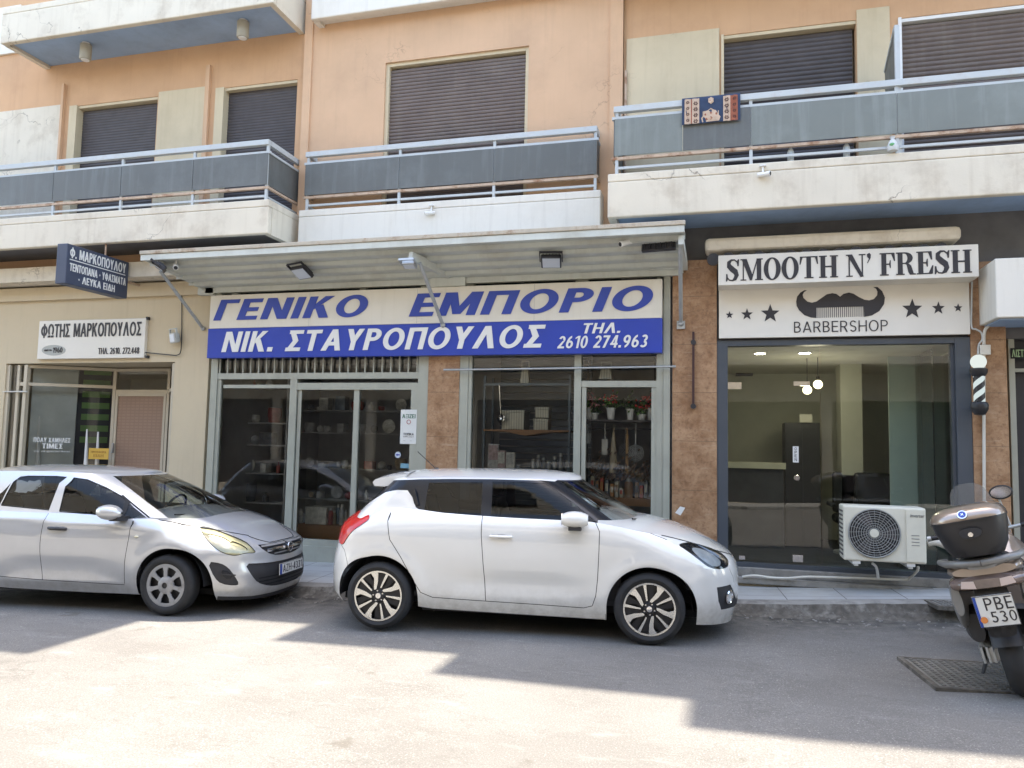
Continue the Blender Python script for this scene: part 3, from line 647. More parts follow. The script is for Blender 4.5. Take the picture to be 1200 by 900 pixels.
g = MB(); g.add([(xf, .06, gl), (xk, yb, gl), (xk, yb, zt_), (xf, .06, zt_)], [(0, 1, 2, 3)]); g.add([(xk+.03, yb, zd), (xd, yb, zd), (xd, yb, zt_-.05), (xk+.03, yb, zt_-.05)], [(0, 1, 2, 3)])
g.add([(xd+.04, yb, gl), (e1-.03, .06, gl), (e1-.03, .06, zt_), (xd+.04, yb, zt_)], [(0, 1, 2, 3)]); g.add([(e0+.06, .06, gl), (xf-.17, .06, gl), (xf-.17, .06, zt_), (e0+.06, .06, zt_)], [(0, 1, 2, 3)])
g.add([(xf-.12, .065, gl), (xf-.02, .065, gl), (xf-.02, .065, zt_), (xf-.12, .065, zt_)], [(0, 1, 2, 3)])
g.build('shop_window', M['glass'], bld)
def perforated():
    m, nt, out = _nt('pink_brown_perforated_shutter'); t = NT(nt); b = t.n('BsdfPrincipled'); t.l(b.outputs[0], out.inputs[0]); tc = t.n('TexCoord').outputs['Object']
    br = t.n('TexBrick'); br.offset = 0.0; br.inputs['Scale'].default_value = 1; br.inputs['Brick Width'].default_value = .085; br.inputs['Row Height'].default_value = .05; br.inputs['Mortar Size'].default_value = .011
    br.inputs['Color1'].default_value = (.31, .19, .125, 1); br.inputs['Color2'].default_value = (.325, .20, .13, 1); br.inputs['Mortar'].default_value = (.28, .17, .112, 1)
    sp = t.n('SeparateXYZ'); t.l(tc, sp.inputs[0]); cb = t.n('CombineXYZ'); t.l(sp.outputs[0], cb.inputs[0]); t.l(sp.outputs[2], cb.inputs[1]); t.l(cb.outputs[0], br.inputs['Vector'])
    t.l(t.mix(t.ramp(t.noise(tc, 2, 5), .3, .7), br.outputs['Color'], t.mix(.25, br.outputs['Color'], (.2, .13, .1))), b.inputs['Base Color']); b.inputs['Roughness'].default_value = .6; return m
g = MB(); g.box(xk+.05, xd-.02, yb-.012, yb+.02, gl, zd-.03); dr = g.build('door', perforated(), bld)
g = MB(); frame_rect(g, xk+.04, xd-.01, gl, zd-.031, .045, yb-.03, yb-.0); g.build('door_frame', M['entrance'], dr)
g = MB(); hz = at(134, 525, yb).z; g.box(xk+.05, xk+.075, yb-.07, yb-.03, hz-.08, hz+.08, bev=.008); g.build('handle', M['steel'], dr)
g = MB(); g.box(e0-.3, e1+.3, .9, 3.0, gl-.2, gl-.15); g.box(e0-.3, e1+.3, .02, .9, gl-.05, gl+.02); g.box(e0-.3, e1+.3, .02, 3.0, eh+.01, eh+.06); g.box(e0-.3, e0-.25, .2, 3, gl, eh); g.box(xd+.3, xd+.35, .9, 3, gl, eh)
g.build('shop_interior', M['beige'], bld)
# middle shop
M['room_grey'] = mat('dim_grey_room', (.38, .385, .39), .85, var=.25, vscale=1.2)
mx0, mx1 = at(243, 520).x, at(785, 500).x; mz0 = .03; mz1 = 4.1
g = MB(); g.box(mx0, mx1, 3.2, 3.25, -.1, mz1); g.box(mx0-.02, mx0+.02, .12, 3.2, -.1, mz1); g.box(mx1-.02, mx1+.02, .12, 3.2, -.1, mz1); g.box(mx0, mx1, .1, 3.2, -.12, -.02); g.box(mx0, mx1, .12, 3.2, 3.15, 3.2)
g.build('shop_interior', M['room_grey'], bld)
g = MB()
def fr(px0, py0, px1, py1, y0=-.03, y1=.06, gg=None):
    a, b, c, d = rc(px0, py0, px1, py1, y0); (gg or g).box(a, b, y0, y1, c, d)
zsill = at(376, 640, -.02).z
XX = lambda px, py=520: at(px, py, -.03).x
zr1, zr0 = Z(370, 438.5, -.03), Z(370, 444, -.03)
zl1, zl0 = Z(420, 448.5, -.03), Z(420, 455, -.03)
ztop = 4.05; zsg = Z(500, 416, -.03)
def post(p0, p1, z0, z1, y0=-.03, y1=.06): g.box(XX(p0), XX(p1), y0, y1, z0, z1)
post(243.5, 251, -.1, ztop, -.04, .1); post(251.2, 255, -.1, zr0, -.02, .06); post(337, 345, -.1, zr0-.001); post(488, 500, -.1, ztop, -.04, .1); post(480, 487.8, -.1, zl0)
post(537, 547, -.1, ztop, -.04, .1); post(547.2, 551, -.1, ztop); post(672, 680, -.1, ztop, -.035, .07); post(769, 777, -.1, ztop, -.03, .07); post(777.2, 785, -.1, ztop, -.045, .1)
g.box(XX(251), XX(494), -.035, .05, zr0, zr1+.02); g.box(XX(345.2), XX(488), -.028, .06, zl0-.02, zl1); g.box(XX(255), XX(488), -.03, .05, zsg, zsg+.05)
g.box(XX(258), XX(337), -.02, .05, Z(300, 451, 0), Z(300, 455, 0))
zt2 = Z(720, 449, -.03); g.box(XX(680.2), XX(769), -.03, .06, zt2-.05, zt2+.03); g.box(XX(551), XX(769), -.03, .05, Z(660, 416, -.03), Z(660, 414, -.03)+.05)
post(681, 686, -.1, zt2-.051, -.02, .05); post(763, 769, -.1, zt2-.051, -.02, .05)
g.box(mx0, XX(500), -.06, .12, -.15, zsill); g.box(XX(537), mx1, -.06, .12, -.15, .75 if False else .16)
g.box(XX(345), XX(487), -.025, .05, zsill, zsill+.09)
zs2 = Z(500, 343, -.03); g.box(mx0, mx1, -.02, .06, zs2+.21, ztop+.1)
for p in (263, 415, 500, 540, 680, 772): g.box(XX(p), XX(p+7), -.03, .05, zs2-.2, zs2+.22)
sf2 = g.build('shopfront_frame', M['alu'], bld)
g = MB()
for k in range(25):
    xx = XX(253)+(XX(486)-XX(253))*k/24; g.box(xx-.009, xx+.009, -.03, -.01, zr1+.02, zsg)
g.build('window_bars', M['alu'], bld)
g = MB(); g.box(XX(412), XX(418), -.01, .045, zsill+.09, zl0-.02); g.box(XX(346), XX(350), -.005, .04, zsill+.09, zl0-.02); 
sd = g.build('sliding_door', M['alu'], bld)
g = MB(); a = at(488, 575, -.03); g.box(a.x-.05, a.x-.02, -.07, -.03, a.z-.10, a.z+.1, bev=.006); g.build('handle', M['blackmetal'], sd)
def pane(g, p0, p1, z0, z1, y): g.add([(XX(p0), y, z0), (XX(p1), y, z0), (XX(p1), y, z1), (XX(p0), y, z1)], [(0, 1, 2, 3)])
g = MB(); pane(g, 252, 340, zsill, zr0, .012); pane(g, 252, 490, zr1, zsg, .03); pane(g, 548, 676, .1, zsg, .014); pane(g, 676, 770, .1, zsg, .014); pane(g, 250, 785, zs2-.25, zs2+.25, .03)
g.build('shop_window', M['glass'], bld)
g = MB(); pane(g, 345, 415, zsill+.05, zl0, .002); pane(g, 415, 488, zsill+.05, zl0, .022); g.build('pane', M['glass'], sd)
g = MB(); g.box(mx0+.05, mx1-.05, .34, .36, zs2-.4, 4.04); g.build('lintel_board', M['interior_dark'], bld)
g = MB()
for k in range(30): z_ = .1+k*.1; g.box(XX(551), XX(672), 1.35, 1.36+.02, z_, z_+.085)
g.build('reflection_slats', mat('blue_grey_slats', (.13, .15, .175), .5, var=.15), bld)  # added slats imitating shutters across the street reflected in the glass
# stone piers
g = MB(); g.box(XX(500)+.002, XX(537)-.002, -.05, .3, -.15, 4.05); g.build('stone_pier', M['marble'], bld)
a0, a1 = at(781, 500, -.06).x, at(840.5, 500, -.06).x
g = MB(); g.box(a0+.07, a1-.004, -.06, .3, -.1, Z(810, 305, -.06)); g.build('stone_pier', M['marble'], bld)
b0, b1 = at(1140, 500, -.06).x, at(1182, 500, -.06).x
g = MB(); g.box(b0, b1, -.06, .4, -.1, 3.9); g.build('stone_pier', M['marble'], bld)
# wall over the barber's
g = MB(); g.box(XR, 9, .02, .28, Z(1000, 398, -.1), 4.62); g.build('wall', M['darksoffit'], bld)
# barber's shopfront
zh = Z(990, 397, -.05); zh2 = Z(990, 403.5, -.05); zb_ = at(860, 655, -.05).z; zst = Z(868, 664.5, -.1)
f0, f1, f2, f3 = at(840.5, 520, -.05).x, at(853, 520, -.05).x, at(1122, 520, -.05).x, at(1140, 520, -.05).x
g = MB(); g.box(f0, f1, -.05, .12, zst, zh); g.box(f2, f3, -.05, .12, zst, zh); g.box(f1, f2, -.045, .10, zh2, zh); g.box(f2-.035, f2-.001, .0, .09, zst, zh2)
g.build('shopfront_frame', M['darkframe'], bld)
xdoor = at(962, 520, 0).x
g = MB(); g.add([(xdoor+.006, .02, zst+.05), (f2, .02, zst+.05), (f2, .02, zh2), (xdoor+.006, .02, zh2)], [(0, 1, 2, 3)]); g.build('shop_window', M['glass_green'], bld)
g = MB(); g.add([(f1, .02, zst+.07), (xdoor-.004, .02, zst+.07), (xdoor-.004, .02, zh2), (f1, .02, zh2)], [(0, 1, 2, 3)]); gd = g.build('glass_door', M['glass_green'], bld)
g = MB()
for (p0, q0, p1, q1) in ((853, 448, 869, 456), (930, 447, 949, 452)): fr(p0, q0, p1, q1, .0, .035, g)
fr(929, 650, 941, 659, .0, .035, g); fr(866, 651, 873, 656, .0, .035, g); g.build('hinge_plate', M['chrome'], gd)
g = MB(); a = at(933.5, 560, 0); g.lathe([(.0, -.06), (.03, -.06), (.036, -.04), (.036, -.03), (.016, -.025), (.016, .02)], (a.x, 0, a.z), 'y', 20); g.build('handle', M['chrome'], gd)
g = MB(); g.box(f0, 3.0, -.12, .3, zst-.10, zst, bev=.01); g.box(f0, 2.68, -.22, .3, zst-.17, zst-.101, bev=.01); g.build('doorstep', M['kerb'], bld)
g = MB(); g.box(f0+.05, f2, -.06, .12, zst+.001, zst+.05); g.build('threshold', M['darkframe'], bld)
g = MB(); g.box(f0-.0, 4.0, -.16, .3, -.2, zst-.171); g.build('plinth', M['beige'], bld)
M['room_olive'] = mat('olive_beige_room', (.50, .50, .43), .8, var=.06)
g = MB(); bx0, bx1, by = f0, f3+.1, 3.9
g.box(bx0, bx1, by, by+.05, zst-.1, 3.2); g.box(bx0-.02, bx0+.03, .13, by, zst-.1, 3.2); g.box(bx1-.03, bx1+.02, .13, by, zst-.1, 3.2); g.box(bx0, bx1, .13, by, 3.0, 3.05)
g.box(at(985, 450, 2.4).x, at(1010, 450, 2.4).x, 2.4, 2.9, zst, 3.0); g.build('shop_interior', M['room_olive'], bld)
g = MB(); g.box(bx0, bx1, .3, by, zst-.14, zst-.05); g.build('shop_floor', M['interior_dark'], bld)
g = MB(); 
for px in (1078, 1112): a = at(px, 500, .9); g.box(a.x-.006, a.x+.006, .25, 2.2, zst, 2.95)
g.build('glass_partition', M['glass_green'], bld)
g = MB(); a, b = at(1042, 500, 1.05).x, at(1124, 500, 1.05).x; g.box(a, b, 1.05, 1.08, zst, 2.95); g.build('partition_panel', mat('pale_green_panel', (.36, .42, .37), .5, var=.05), bld)
# entrance block on the right
k0 = at(1166, 305, -.62); k1 = at(1171, 370, -.62)
g = MB(); g.box(k0.x, 9, -.62, .1, k1.z-.02, k0.z+.02, bev=.012); g.build('entrance_canopy', M['whitewash'], bld)
g = MB(); g.box(k0.x+.05, 9, -.55, .1, k1.z-.035, k1.z-.022); g.build('soffit', M['bluesoffit'], bld)
d0 = at(1183, 500, .1).x
g = MB(); g.box(d0, d0+.06, .06, .16, .2, 3.2); g.box(d0+.061, 6, .07, .15, Z(1190, 392, .1), Z(1190, 384, .1)); g.box(d0+.061, 6, .08, .14, Z(1190, 436, .1), Z(1190, 432, .1)); g.build('entrance_frame', M['alu'], bld)
g = MB(); g.box(d0+.05, 6, .18, .2, .1, 3.2); g.build('entrance_door', M['blackmetal'], bld)
# ------------------------------------------------------------------ across the street (seen only in the shop glass; it throws sunlight back)
opp = thing('opposite_building', 'sunlit cream building across the street behind the viewer', 'building', (-2, -14.6, 0))
M['opp'] = mat('sunlit_cream_render', (.62, .57, .48), .85, var=.06)
wh = []
for k in range(11):
    x = -22+k*3.7
    for z in (4.6, 7.8): wh.append((x, x+1.5, z, z+1.9))
    wh.append((x-.75, x+2.65, .12, 3.2))
g = MB(); xs = sorted({-30, 24, *[h[0] for h in wh], *[h[1] for h in wh]}); zs = sorted({-.5, 10.8, *[h[2] for h in wh], *[h[3] for h in wh]})
for i in range(len(xs)-1):
    for k in range(len(zs)-1):
        cx, cz = (xs[i]+xs[i+1])/2, (zs[k]+zs[k+1])/2
        if any(h[0] < cx < h[1] and h[2] < cz < h[3] for h in wh): continue
        g.box(xs[i], xs[i+1], -14.9, -14.6, zs[k], zs[k+1])
g.box(-30, 24, -15.4, -14.95, -.5, 10.8); g.build('wall', M['opp'], opp, weld=True)
for h in wh:
    g = MB(); g.box(h[0], h[1], -14.85, -14.8, h[2], h[3]); g.build('roller_shutter', M['shutter_dark'], opp)
for z in (4.2, 7.4):
    g = MB(); g.box(-26, 20, -14.6, -13.7, z, z+.18); g.box(-26, 20, -13.75, -13.7, z+.18, z+.9); g.build('balcony', M['opp'], opp)

# ------------------------------------------------------------------ shop signs
EX, EZ = (1, 0, 0), (0, 0, 1)
def line(g, body, px0, py0, px1, py1, y, hpx, shear=0, t=.16, depth=.006, gap=.12):
    """a line of lettering whose lower left / lower right corners are given"""
    a = at(px0, py0, y); b = at(px1, py1, y); top = at(px0, py0-hpx, y)
    if body.upper() == body: sans(g, body, (a.x, y, (a.z+b.z)/2), EX, EZ, b.x-a.x, top.z-a.z, t, shear, depth, gap)
    else: g.text(body, (a.x, y, (a.z+b.z)/2), EX, EZ, b.x-a.x, top.z-a.z, shear, .005, depth)
def pixpoly(pts, y): return [(p.x, p.z) for p in (at(a, b, y) for a, b in pts)]
def flat(g, pts, y, d=.006): g.prism(pixpoly(pts, y), (0, y, 0), EX, EZ, (0, -1, 0), -.001, d)

ys = -.17
sg = thing('shop_sign', 'long white and blue sign with two lines of Greek lettering over the middle shop', 'sign', (at(510, 380, ys).x, ys, 3.3))
tl, tr, bl, br_ = at(246.8, 345.7, ys), at(775.5, 327.4, ys), at(243, 419.2, ys), at(776, 413.9, ys)
ml, mr = at(244.5, 384.6, ys), at(775.5, 373, ys)
zt, zm, zb = (tl.z+tr.z)/2, (ml.z+mr.z)/2, (bl.z+br_.z)/2
sx0, sx1 = (tl.x+bl.x)/2, (tr.x+br_.x)/2
g = MB(); g.box(sx0, sx1, ys+.004, ys+.12, zm, zt, bev=.006); g.build('upper_panel', M['signwhite'], sg)
for k in (1, 2, 3): xx = sx0+(sx1-sx0)*k/4; g = MB(); g.box(xx-.002, xx+.002, ys+.0025, ys+.006, zm+.004, zt-.006); g.build('sheet_joint', M['steel'], sg)
g = MB(); g.box(sx0-.012, sx1+.004, ys, ys+.12, zb, zm-.002, bev=.006); g.build('lower_panel', M['signblue'], sg)
g = MB(); line(g, 'ΓΕΝΙΚΟ', 250, 376.5, 435, 370, ys, 24, .40, .21); line(g, 'ΕΜΠΟΡΙΟ', 479, 371, 770.5, 363.5, ys, 26.5, .40, .21); g.build('lettering', M['letterblue'], sg)
g = MB(); line(g, 'ΝΙΚ. ΣΤΑΥΡΟΠΟΥΛΟΣ', 259.5, 412.3, 640, 407.6, ys-.004, 23.6, .25, .20); g.build('lettering', M['letterwhite'], sg)
g = MB(); line(g, 'ΤΗΛ.', 681, 391, 730, 390, ys-.004, 12, .3, .19); line(g, '2610 274.963', 653, 408.6, 760.5, 406.5, ys-.004, 14.2, .2, .18); g.build('phone_number', M['letterwhite'], sg)

ys = -.06
sg = thing('shop_sign', 'small white sign with one dark Greek name and a grey oval on the beige wall', 'sign', (at(107, 397, ys).x, ys, 3.1))
a, b, c, d = at(45.5, 376, ys), at(170.5, 373, ys), at(44, 420.5, ys), at(169, 419.5, ys)
g = MB(); g.box((a.x+c.x)/2, (b.x+d.x)/2, ys, -.002, (c.z+d.z)/2, (a.z+b.z)/2, bev=.006); g.build('panel', M['signcream'], sg)
g = MB(); g.box(b.x-.0, b.x+.035, ys+.005, 0, b.z-.02, b.z+.025); g.box(d.x+.01, d.x+.045, ys+.005, 0, d.z-.0, d.z+.04); g.build('bolt', M['blackmetal'], sg)
g = MB(); line(g, 'ΦΩΤΗΣ ΜΑΡΚΟΠΟΥΛΟΣ', 48, 395.6, 165.3, 393.3, ys-.002, 15.5, 0, .17); g.build('lettering', M['letterdark'], sg)
g = MB(); line(g, 'ΤΗΛ. 2610. 272.448', 115, 415, 163, 414.3, ys-.002, 7.2, 0, .14); g.build('phone_number', M['letterdark'], sg)
g = MB(); flat(g, [(63+14*math.cos(q*PI/16), 410.5+6.2*math.sin(q*PI/16)) for q in range(32)], ys, .002); g.build('oval', mat('grey_oval', (.38, .38, .34), .5, var=.02), sg)
g = MB(); line(g, '1960', 62, 413.3, 73, 413.1, ys-.002, 6, 0, .15); line(g, 'από το', 52, 411.6, 60.5, 411.4, ys-.002, 2.6); g.build('lettering', M['letterdark'], sg)

yf_ = -1.5; xs_ = at(78, 305, yf_).x
sg = thing('hanging_sign', 'dark blue box sign with white Greek lettering hung square to the wall under the balcony', 'sign', (xs_, -.9, 3.9))
P_ = lambda px, py: onx(px, py, xs_)
a, b, c, d = P_(78, 285.5), P_(150.7, 306.5), P_(77.5, 333.5), P_(149.6, 349)
ye = (b.y+d.y)/2; zt, zb = (a.z+b.z)/2, (c.z+d.z)/2; th = xs_-at(66, 305, yf_).x
g = MB(); g.box(xs_-th, xs_, yf_, ye, zb, zt, bev=.008); g.build('panel', M['navy'], sg)
g = MB(); g.tube([(xs_-th/2, yf_+.75, zt-.01), (xs_-th/2, yf_+.75, 4.52)], .012); g.tube([(xs_-th/2, ye-.02, (zt+zb)/2), (xs_-th/2, .02, (zt+zb)/2)], .02); g.build('bracket', M['rust'], sg)
def sline(g, body, p0, p1, p0t):
    o = P_(*p0); e = P_(*p1); t = P_(*p0t)
    sans(g, body, (xs_+.001, o.y, (o.z+e.z)/2), (0, 1, 0), EZ, e.y-o.y, t.z-o.z, .18, 0, .004)
g = MB(); sline(g, 'Φ. ΜΑΡΚΟΠΟΥΛΟΥ', (81.7, 303), (147, 319), (81.7, 291)); sline(g, 'ΤΕΝΤΟΠΑΝΑ ◦ ΥΦΑΣΜΑΤΑ', (81.2, 318.8), (147, 333.2), (81.2, 309.5)); sline(g, '◦ ΛΕΥΚΑ ΕΙΔΗ', (91.5, 332), (134, 342), (91.5, 323.5))
o = P_(81.5, 305); e = P_(146.7, 321.3); g.box(xs_-.001, xs_+.004, o.y, e.y, (o.z+e.z)/2-.006, (o.z+e.z)/2+.006); g.build('lettering', M['letterwhite'], sg)

# barber's sign: its name in drawn fat-faced serif letters
def glyph(ch):
    """pieces (polygons) of one letter of unit height, and its width"""
    S_ = .052; st = lambda x, w=.235: [(x, 0), (x+w, 0), (x+w, 1), (x, 1)]
    sf = lambda x0, x1, y: [(x0, y), (x1, y), (x1, y+S_), (x0, y+S_)]
    bt, tp = 0.0, 1-S_
    if ch == 'H': return [st(.08), st(.63), sf(0, .40, bt), sf(0, .40, tp), sf(.55, .95, bt), sf(.55, .95, tp), [(.31, .47), (.64, .47), (.64, .535), (.31, .535)]], .95
    if ch == 'N': return [[(.12, 0), (.185, 0), (.185, 1), (.12, 1)], [(.04, 1), (.30, 1), (.86, .0), (.74, -.02), (.70, -.02)], [(.765, .0), (.83, 0), (.83, 1), (.765, 1)], sf(0, .32, bt), sf(0, .27, tp), sf(.63, .96, tp)], .96
    if ch == 'M': return [[(.12, 0), (.18, 0), (.18, 1), (.12, 1)], [(.06, 1), (.33, 1), (.63, .26), (.53, .0), (.50, 0)], [(.53, 0), (.60, .0), (.93, 1), (.87, 1)], st(.86), sf(0, .31, bt), sf(0, .3, tp), sf(.77, 1.18, bt), sf(.85, 1.18, tp)], 1.18
    if ch == 'T': return [st(.35), sf(.02, .92, tp), sf(.24, .70, bt), [(0, .64), (.05, .64), (.16, .96), (.03, .99)], [(.94, .64), (.89, .64), (.78, .96), (.91, .99)]], .94
    if ch in 'FE':
        p = [st(.08), sf(0, .70, tp), [(.74, .63), (.69, .63), (.55, .96), (.72, .99)], [(.31, .47), (.50, .47), (.50, .53), (.31, .53)], [(.53, .33), (.49, .33), (.44, .5), (.49, .67), (.53, .67)]]
        if ch == 'F': return p+[sf(0, .42, bt)], .74
        return p+[sf(0, .72, bt), [(.79, .38), (.74, .38), (.56, .04), (.76, .01)]], .79
    if ch == 'R':
        o = [(.31, 1.0)]+[(.43+.37*math.cos(q), .74+.26*math.sin(q)) for q in [PI/2-PI*k/12 for k in range(13)]]+[(.31, .48)]
        i = [(.31, .945)]+[(.40+.145*math.cos(q), .74+.205*math.sin(q)) for q in [PI/2-PI*k/12 for k in range(13)]]+[(.31, .535)]
        ring = o+i[::-1]
        return [st(.08), sf(0, .33, tp), sf(0, .40, bt), ring, [(.36, .52), (.56, .53), (.72, .40), (.83, .06), (.93, .05), (.93, 0), (.66, 0), (.58, .12), (.50, .44)]], .93
    if ch == 'O':
        o = [(.44+.44*math.cos(2*PI*k/40), .5+.525*math.sin(2*PI*k/40)) for k in range(40)]
        i = [(.44+.20*math.cos(2*PI*k/40), .5+.465*math.sin(2*PI*k/40)) for k in range(40)]
        return [('ring', o, i)], .88
    if ch == 'S':
        sp = [(.66, .72, .02), (.60, .88, .03), (.47, .98, .032), (.30, .97, .05), (.17, .86, .10), (.18, .70, .125), (.34, .55, .135), (.52, .42, .135), (.58, .26, .12), (.50, .10, .09), (.36, .02, .035), (.20, .04, .03), (.09, .16, .025), (.05, .30, .02)]
        l, r = [], []
        for k, (x, y, w) in enumerate(sp):
            a = sp[max(0, k-1)]; b = sp[min(len(sp)-1, k+1)]; dx, dy = b[0]-a[0], b[1]-a[1]; n = math.hypot(dx, dy)
            l.append((x-dy/n*w, y+dx/n*w)); r.append((x+dy/n*w, y-dx/n*w))
        return [l+r[::-1], [(.62, .68), (.69, .68), (.72, 1.0), (.67, 1.01), (.60, .93)], [(.02, .33), (.09, .33), (.13, .10), (.06, -.02), (.01, -.01)]], .74
    if ch == "'": return [[(.02, .98), (.14, 1.04), (.22, .96), (.20, .80), (.06, .58), (.03, .60), (.12, .78), (.04, .86)]], .24
    return [], .36
def serif(g, body, o, w, h, gap=.05):
    adv = 0; parts = []
    for ch in body:
        p, wd = glyph(ch); parts.append((adv, p)); adv += wd+(gap if ch != ' ' else 0)
    k = w/(adv-gap); j = 0
    for a, ps in parts:
        for p in ps:
            j += 1; d = .004+.0004*(j % 7)
            if p[0] == 'ring': g.prism([((a+x)*k, y*h) for x, y in p[1]], o, EX, EZ, (0, -1, 0), -.001, d, holes=[[((a+x)*k, y*h) for x, y in p[2]][::-1]])
            else: g.prism([((a+x)*k, y*h) for x, y in p], o, EX, EZ, (0, -1, 0), -.001, d)
yu, yl_ = -.40, -.10
sg = thing('shop_sign', 'cream barbershop sign with black serif name above a moustache and comb emblem', 'sign', (at(990, 345, yl_).x, yl_, 3.5))
a, b, c, d = at(841.4, 301, yu), at(1146.8, 284.2, yu), at(842, 337, yu), at(1147, 321.5, yu)
g = MB(); g.box((a.x+c.x)/2, (b.x+d.x)/2, yu, -.06, (c.z+d.z)/2, (a.z+b.z)/2, bev=.006); g.build('upper_panel', M['signcream'], sg)
c2, d2 = at(842.5, 397, yl_), at(1137.2, 391, yl_)
g = MB(); g.box(c2.x, d2.x, yl_, -.058, (c2.z+d2.z)/2, (c.z+d.z)/2+.01, bev=.004); g.build('lower_panel', M['signcream'], sg)
o = at(850.5, 331.5, yu); e = at(1139, 317.3, yu); t_ = at(850.5, 306.5, yu)
g = MB(); serif(g, "SMOOTH N' FRESH", (o.x, yu, (o.z+e.z)/2), e.x-o.x, t_.z-o.z, .045); g.build('lettering', M['letterdark'], sg)
g = MB(); q = lambda pts: [(920+x*.10833, 325+y*.10833) for x, y in pts]
mo = [(340, 440), (280, 435), (210, 410), (150, 355), (126, 310), (120, 262), (130, 210), (165, 165), (210, 140), (236, 142), (205, 160), (190, 190), (200, 225), (240, 262), (290, 275), (340, 262), (400, 220), (450, 185), (510, 172), (555, 180), (595, 210), (630, 180), (690, 165), (740, 178), (800, 215), (860, 243), (910, 250), (960, 235), (995, 195), (1000, 155), (985, 125), (955, 106), (1000, 106), (1050, 150), (1080, 220), (1070, 290), (1020, 365), (940, 412), (855, 428), (850, 315), (340, 330)]
flat(g, q(mo), yl_, .005); g.build('moustache', M['letterdark'], sg)
g = MB()
for k in range(23):
    x = 352+k*22.2; yt = 331-15*(x-345)/505; flat(g, q([(x, yt-3), (x+7, yt-3), (x+7, yt+108), (x, yt+108)]), yl_, .0045)
g.build('comb_teeth', M['letterdark'], sg)
def star(cx, cy, r): return [(cx+(r if k % 2 == 0 else r*.42)*math.sin(PI*k/5), cy-(r if k % 2 == 0 else r*.42)*math.cos(PI*k/5)) for k in range(10)]
for cx, cy, r in ((854.9, 369.2, 4.6), (875.4, 368.5, 7.2), (902.6, 367.6, 11.3), (1069, 362.2, 12.2), (1099.6, 361.2, 7.8), (1122.7, 360.8, 5.2)):
    g = MB(); flat(g, star(cx, cy, r), yl_, .005); g.build('star', M['letterdark'], sg)
g = MB(); line(g, 'BARBERSHOP', 930.5, 390.3, 1040.5, 387.3, yl_, 12.6, 0, .105, .005, .17); g.build('lettering', M['letterdark'], sg)
# roller awning above the barber's sign
aw = thing('roller_awning', 'folded beige awning with scalloped edge above the barbershop sign', 'awning', (1.1, -.25, 4.2))
a, b, c, d = rc(826, 279, 1127, 297, -.3)
zsgn = (at(841.4, 301, -.3).z+at(1146.8, 284.2, -.3).z)/2+.015
g = MB(); g.box(a, b, -.34, .0, Z(980, 291, -.3)+.03, Z(980, 272, -.3), bev=.05); g.build('cassette', M['offwhite'], aw)
g = MB()
for k in range(15): xx = -.02+a+.12+k*(b-a-.2)/14.6; g.lathe([(0, -.012), (.075, -.012), (.075, .012), (0, .012)], (xx, -.30, zsgn-.062+.004*math.sin(k*2.3)), 'y', 20)
g.build('scallop_edge', M['blackmetal'], aw)

# ------------------------------------------------------------------ canopy over the middle shop
cn = thing('canopy', 'pale grey sheet metal canopy with flaking edge above the blue and white sign', 'canopy', (-4, -.5, 4.2))
YF = -1.0; cz = 4.30; cx0, cx1 = at(165, 293, YF).x, at(802, 259, YF).x; wx0, wx1 = -7.42, at(783, 300, 0).x+.18
czf = Z(800, 272, YF); czb = Z(778, 322, -.06)
g = MB(); hexa(g, [(cx0, YF+.03, cz-.05), (cx1, YF+.03, cz-.05), (wx1, .02, cz-.02), (wx0, .02, cz-.02)], [(cx0, YF+.03, cz-.07), (cx1, YF+.03, cz-.07), (wx1, .02, cz-.05), (wx0, .02, cz-.05)])
n = 5
for k in range(n):
    y0 = YF+.03+(-.10-YF)*k/n; y1 = YF+.03+(-.10-YF)*(k+1)/n; t0 = k/n; za_ = czf+.02+(czb-czf-.02)*k/n
    xa, xb = cx0+(wx0-cx0)*t0, cx1+(wx1-cx1)*t0
    g.box(xa, xb, y0, y1-.002, za_-.0, za_+.02); g.box(xa, xb, y1-.022, y1-.003, za_-.05, za_-.001)
g.box(wx0, wx1, -.10, -.02, czb-.02, cz-.08)
g.box(cx0, cx1, YF, YF+.028, czf, cz-.055, bev=.006); hexa(g, [(cx0+.01, YF+.04, cz-.08), (cx0+.03, YF+.04, cz-.08), (wx0+.02, 0, cz-.08), (wx0, 0, cz-.08)], [(cx0+.01, YF+.04, czf+.02), (cx0+.03, YF+.04, czf+.02), (wx0+.02, 0, czb), (wx0, 0, czb)])
hexa(g, [(cx1-.03, YF+.03, cz-.07), (cx1-.01, YF+.03, cz-.07), (wx1, 0, cz-.07), (wx1-.02, 0, cz-.07)], [(cx1-.03, YF+.03, czf+.01), (cx1-.01, YF+.03, czf+.01), (wx1, 0, czb), (wx1-.02, 0, czb)])
g.build('sheet_roof', M['canopy'], cn)
g = MB(); g.box(cx0-.01, cx1+.01, YF-.015, YF+.06, cz-.052, cz, bev=.008); g.build('edge_strip', M['canopy_edge'], cn)
def bracket(b0, b1, s0, s1, w=.06, h=.11):
    g = MB(); g.bar(b0, b1, w, h); br = g.build('beam', M['canopy'], cn)
    g = MB(); g.tube([s0, s1], .024, 12); g.ball(s1, .035); g.build('strut', M['steel'], br)
bracket(at(182, 305, -.93), at(240, 330, -.03), at(188, 318, -.9), at(238, 385, -.03), .07, .14)
bracket(at(481, 300, -.93), at(527, 322, -.12), at(492, 308, -.85), at(519, 381, -.19))
bracket(at(798, 281, -.93), at(803, 312, -.08), at(797, 280, -.90), at(798, 379, -.10))
g = MB(); p = at(798, 380, -.07); g.box(p.x-.05, p.x+.05, -.09, -.06, p.z-.06, p.z+.04); g.build('foot_plate', M['steel'], cn)
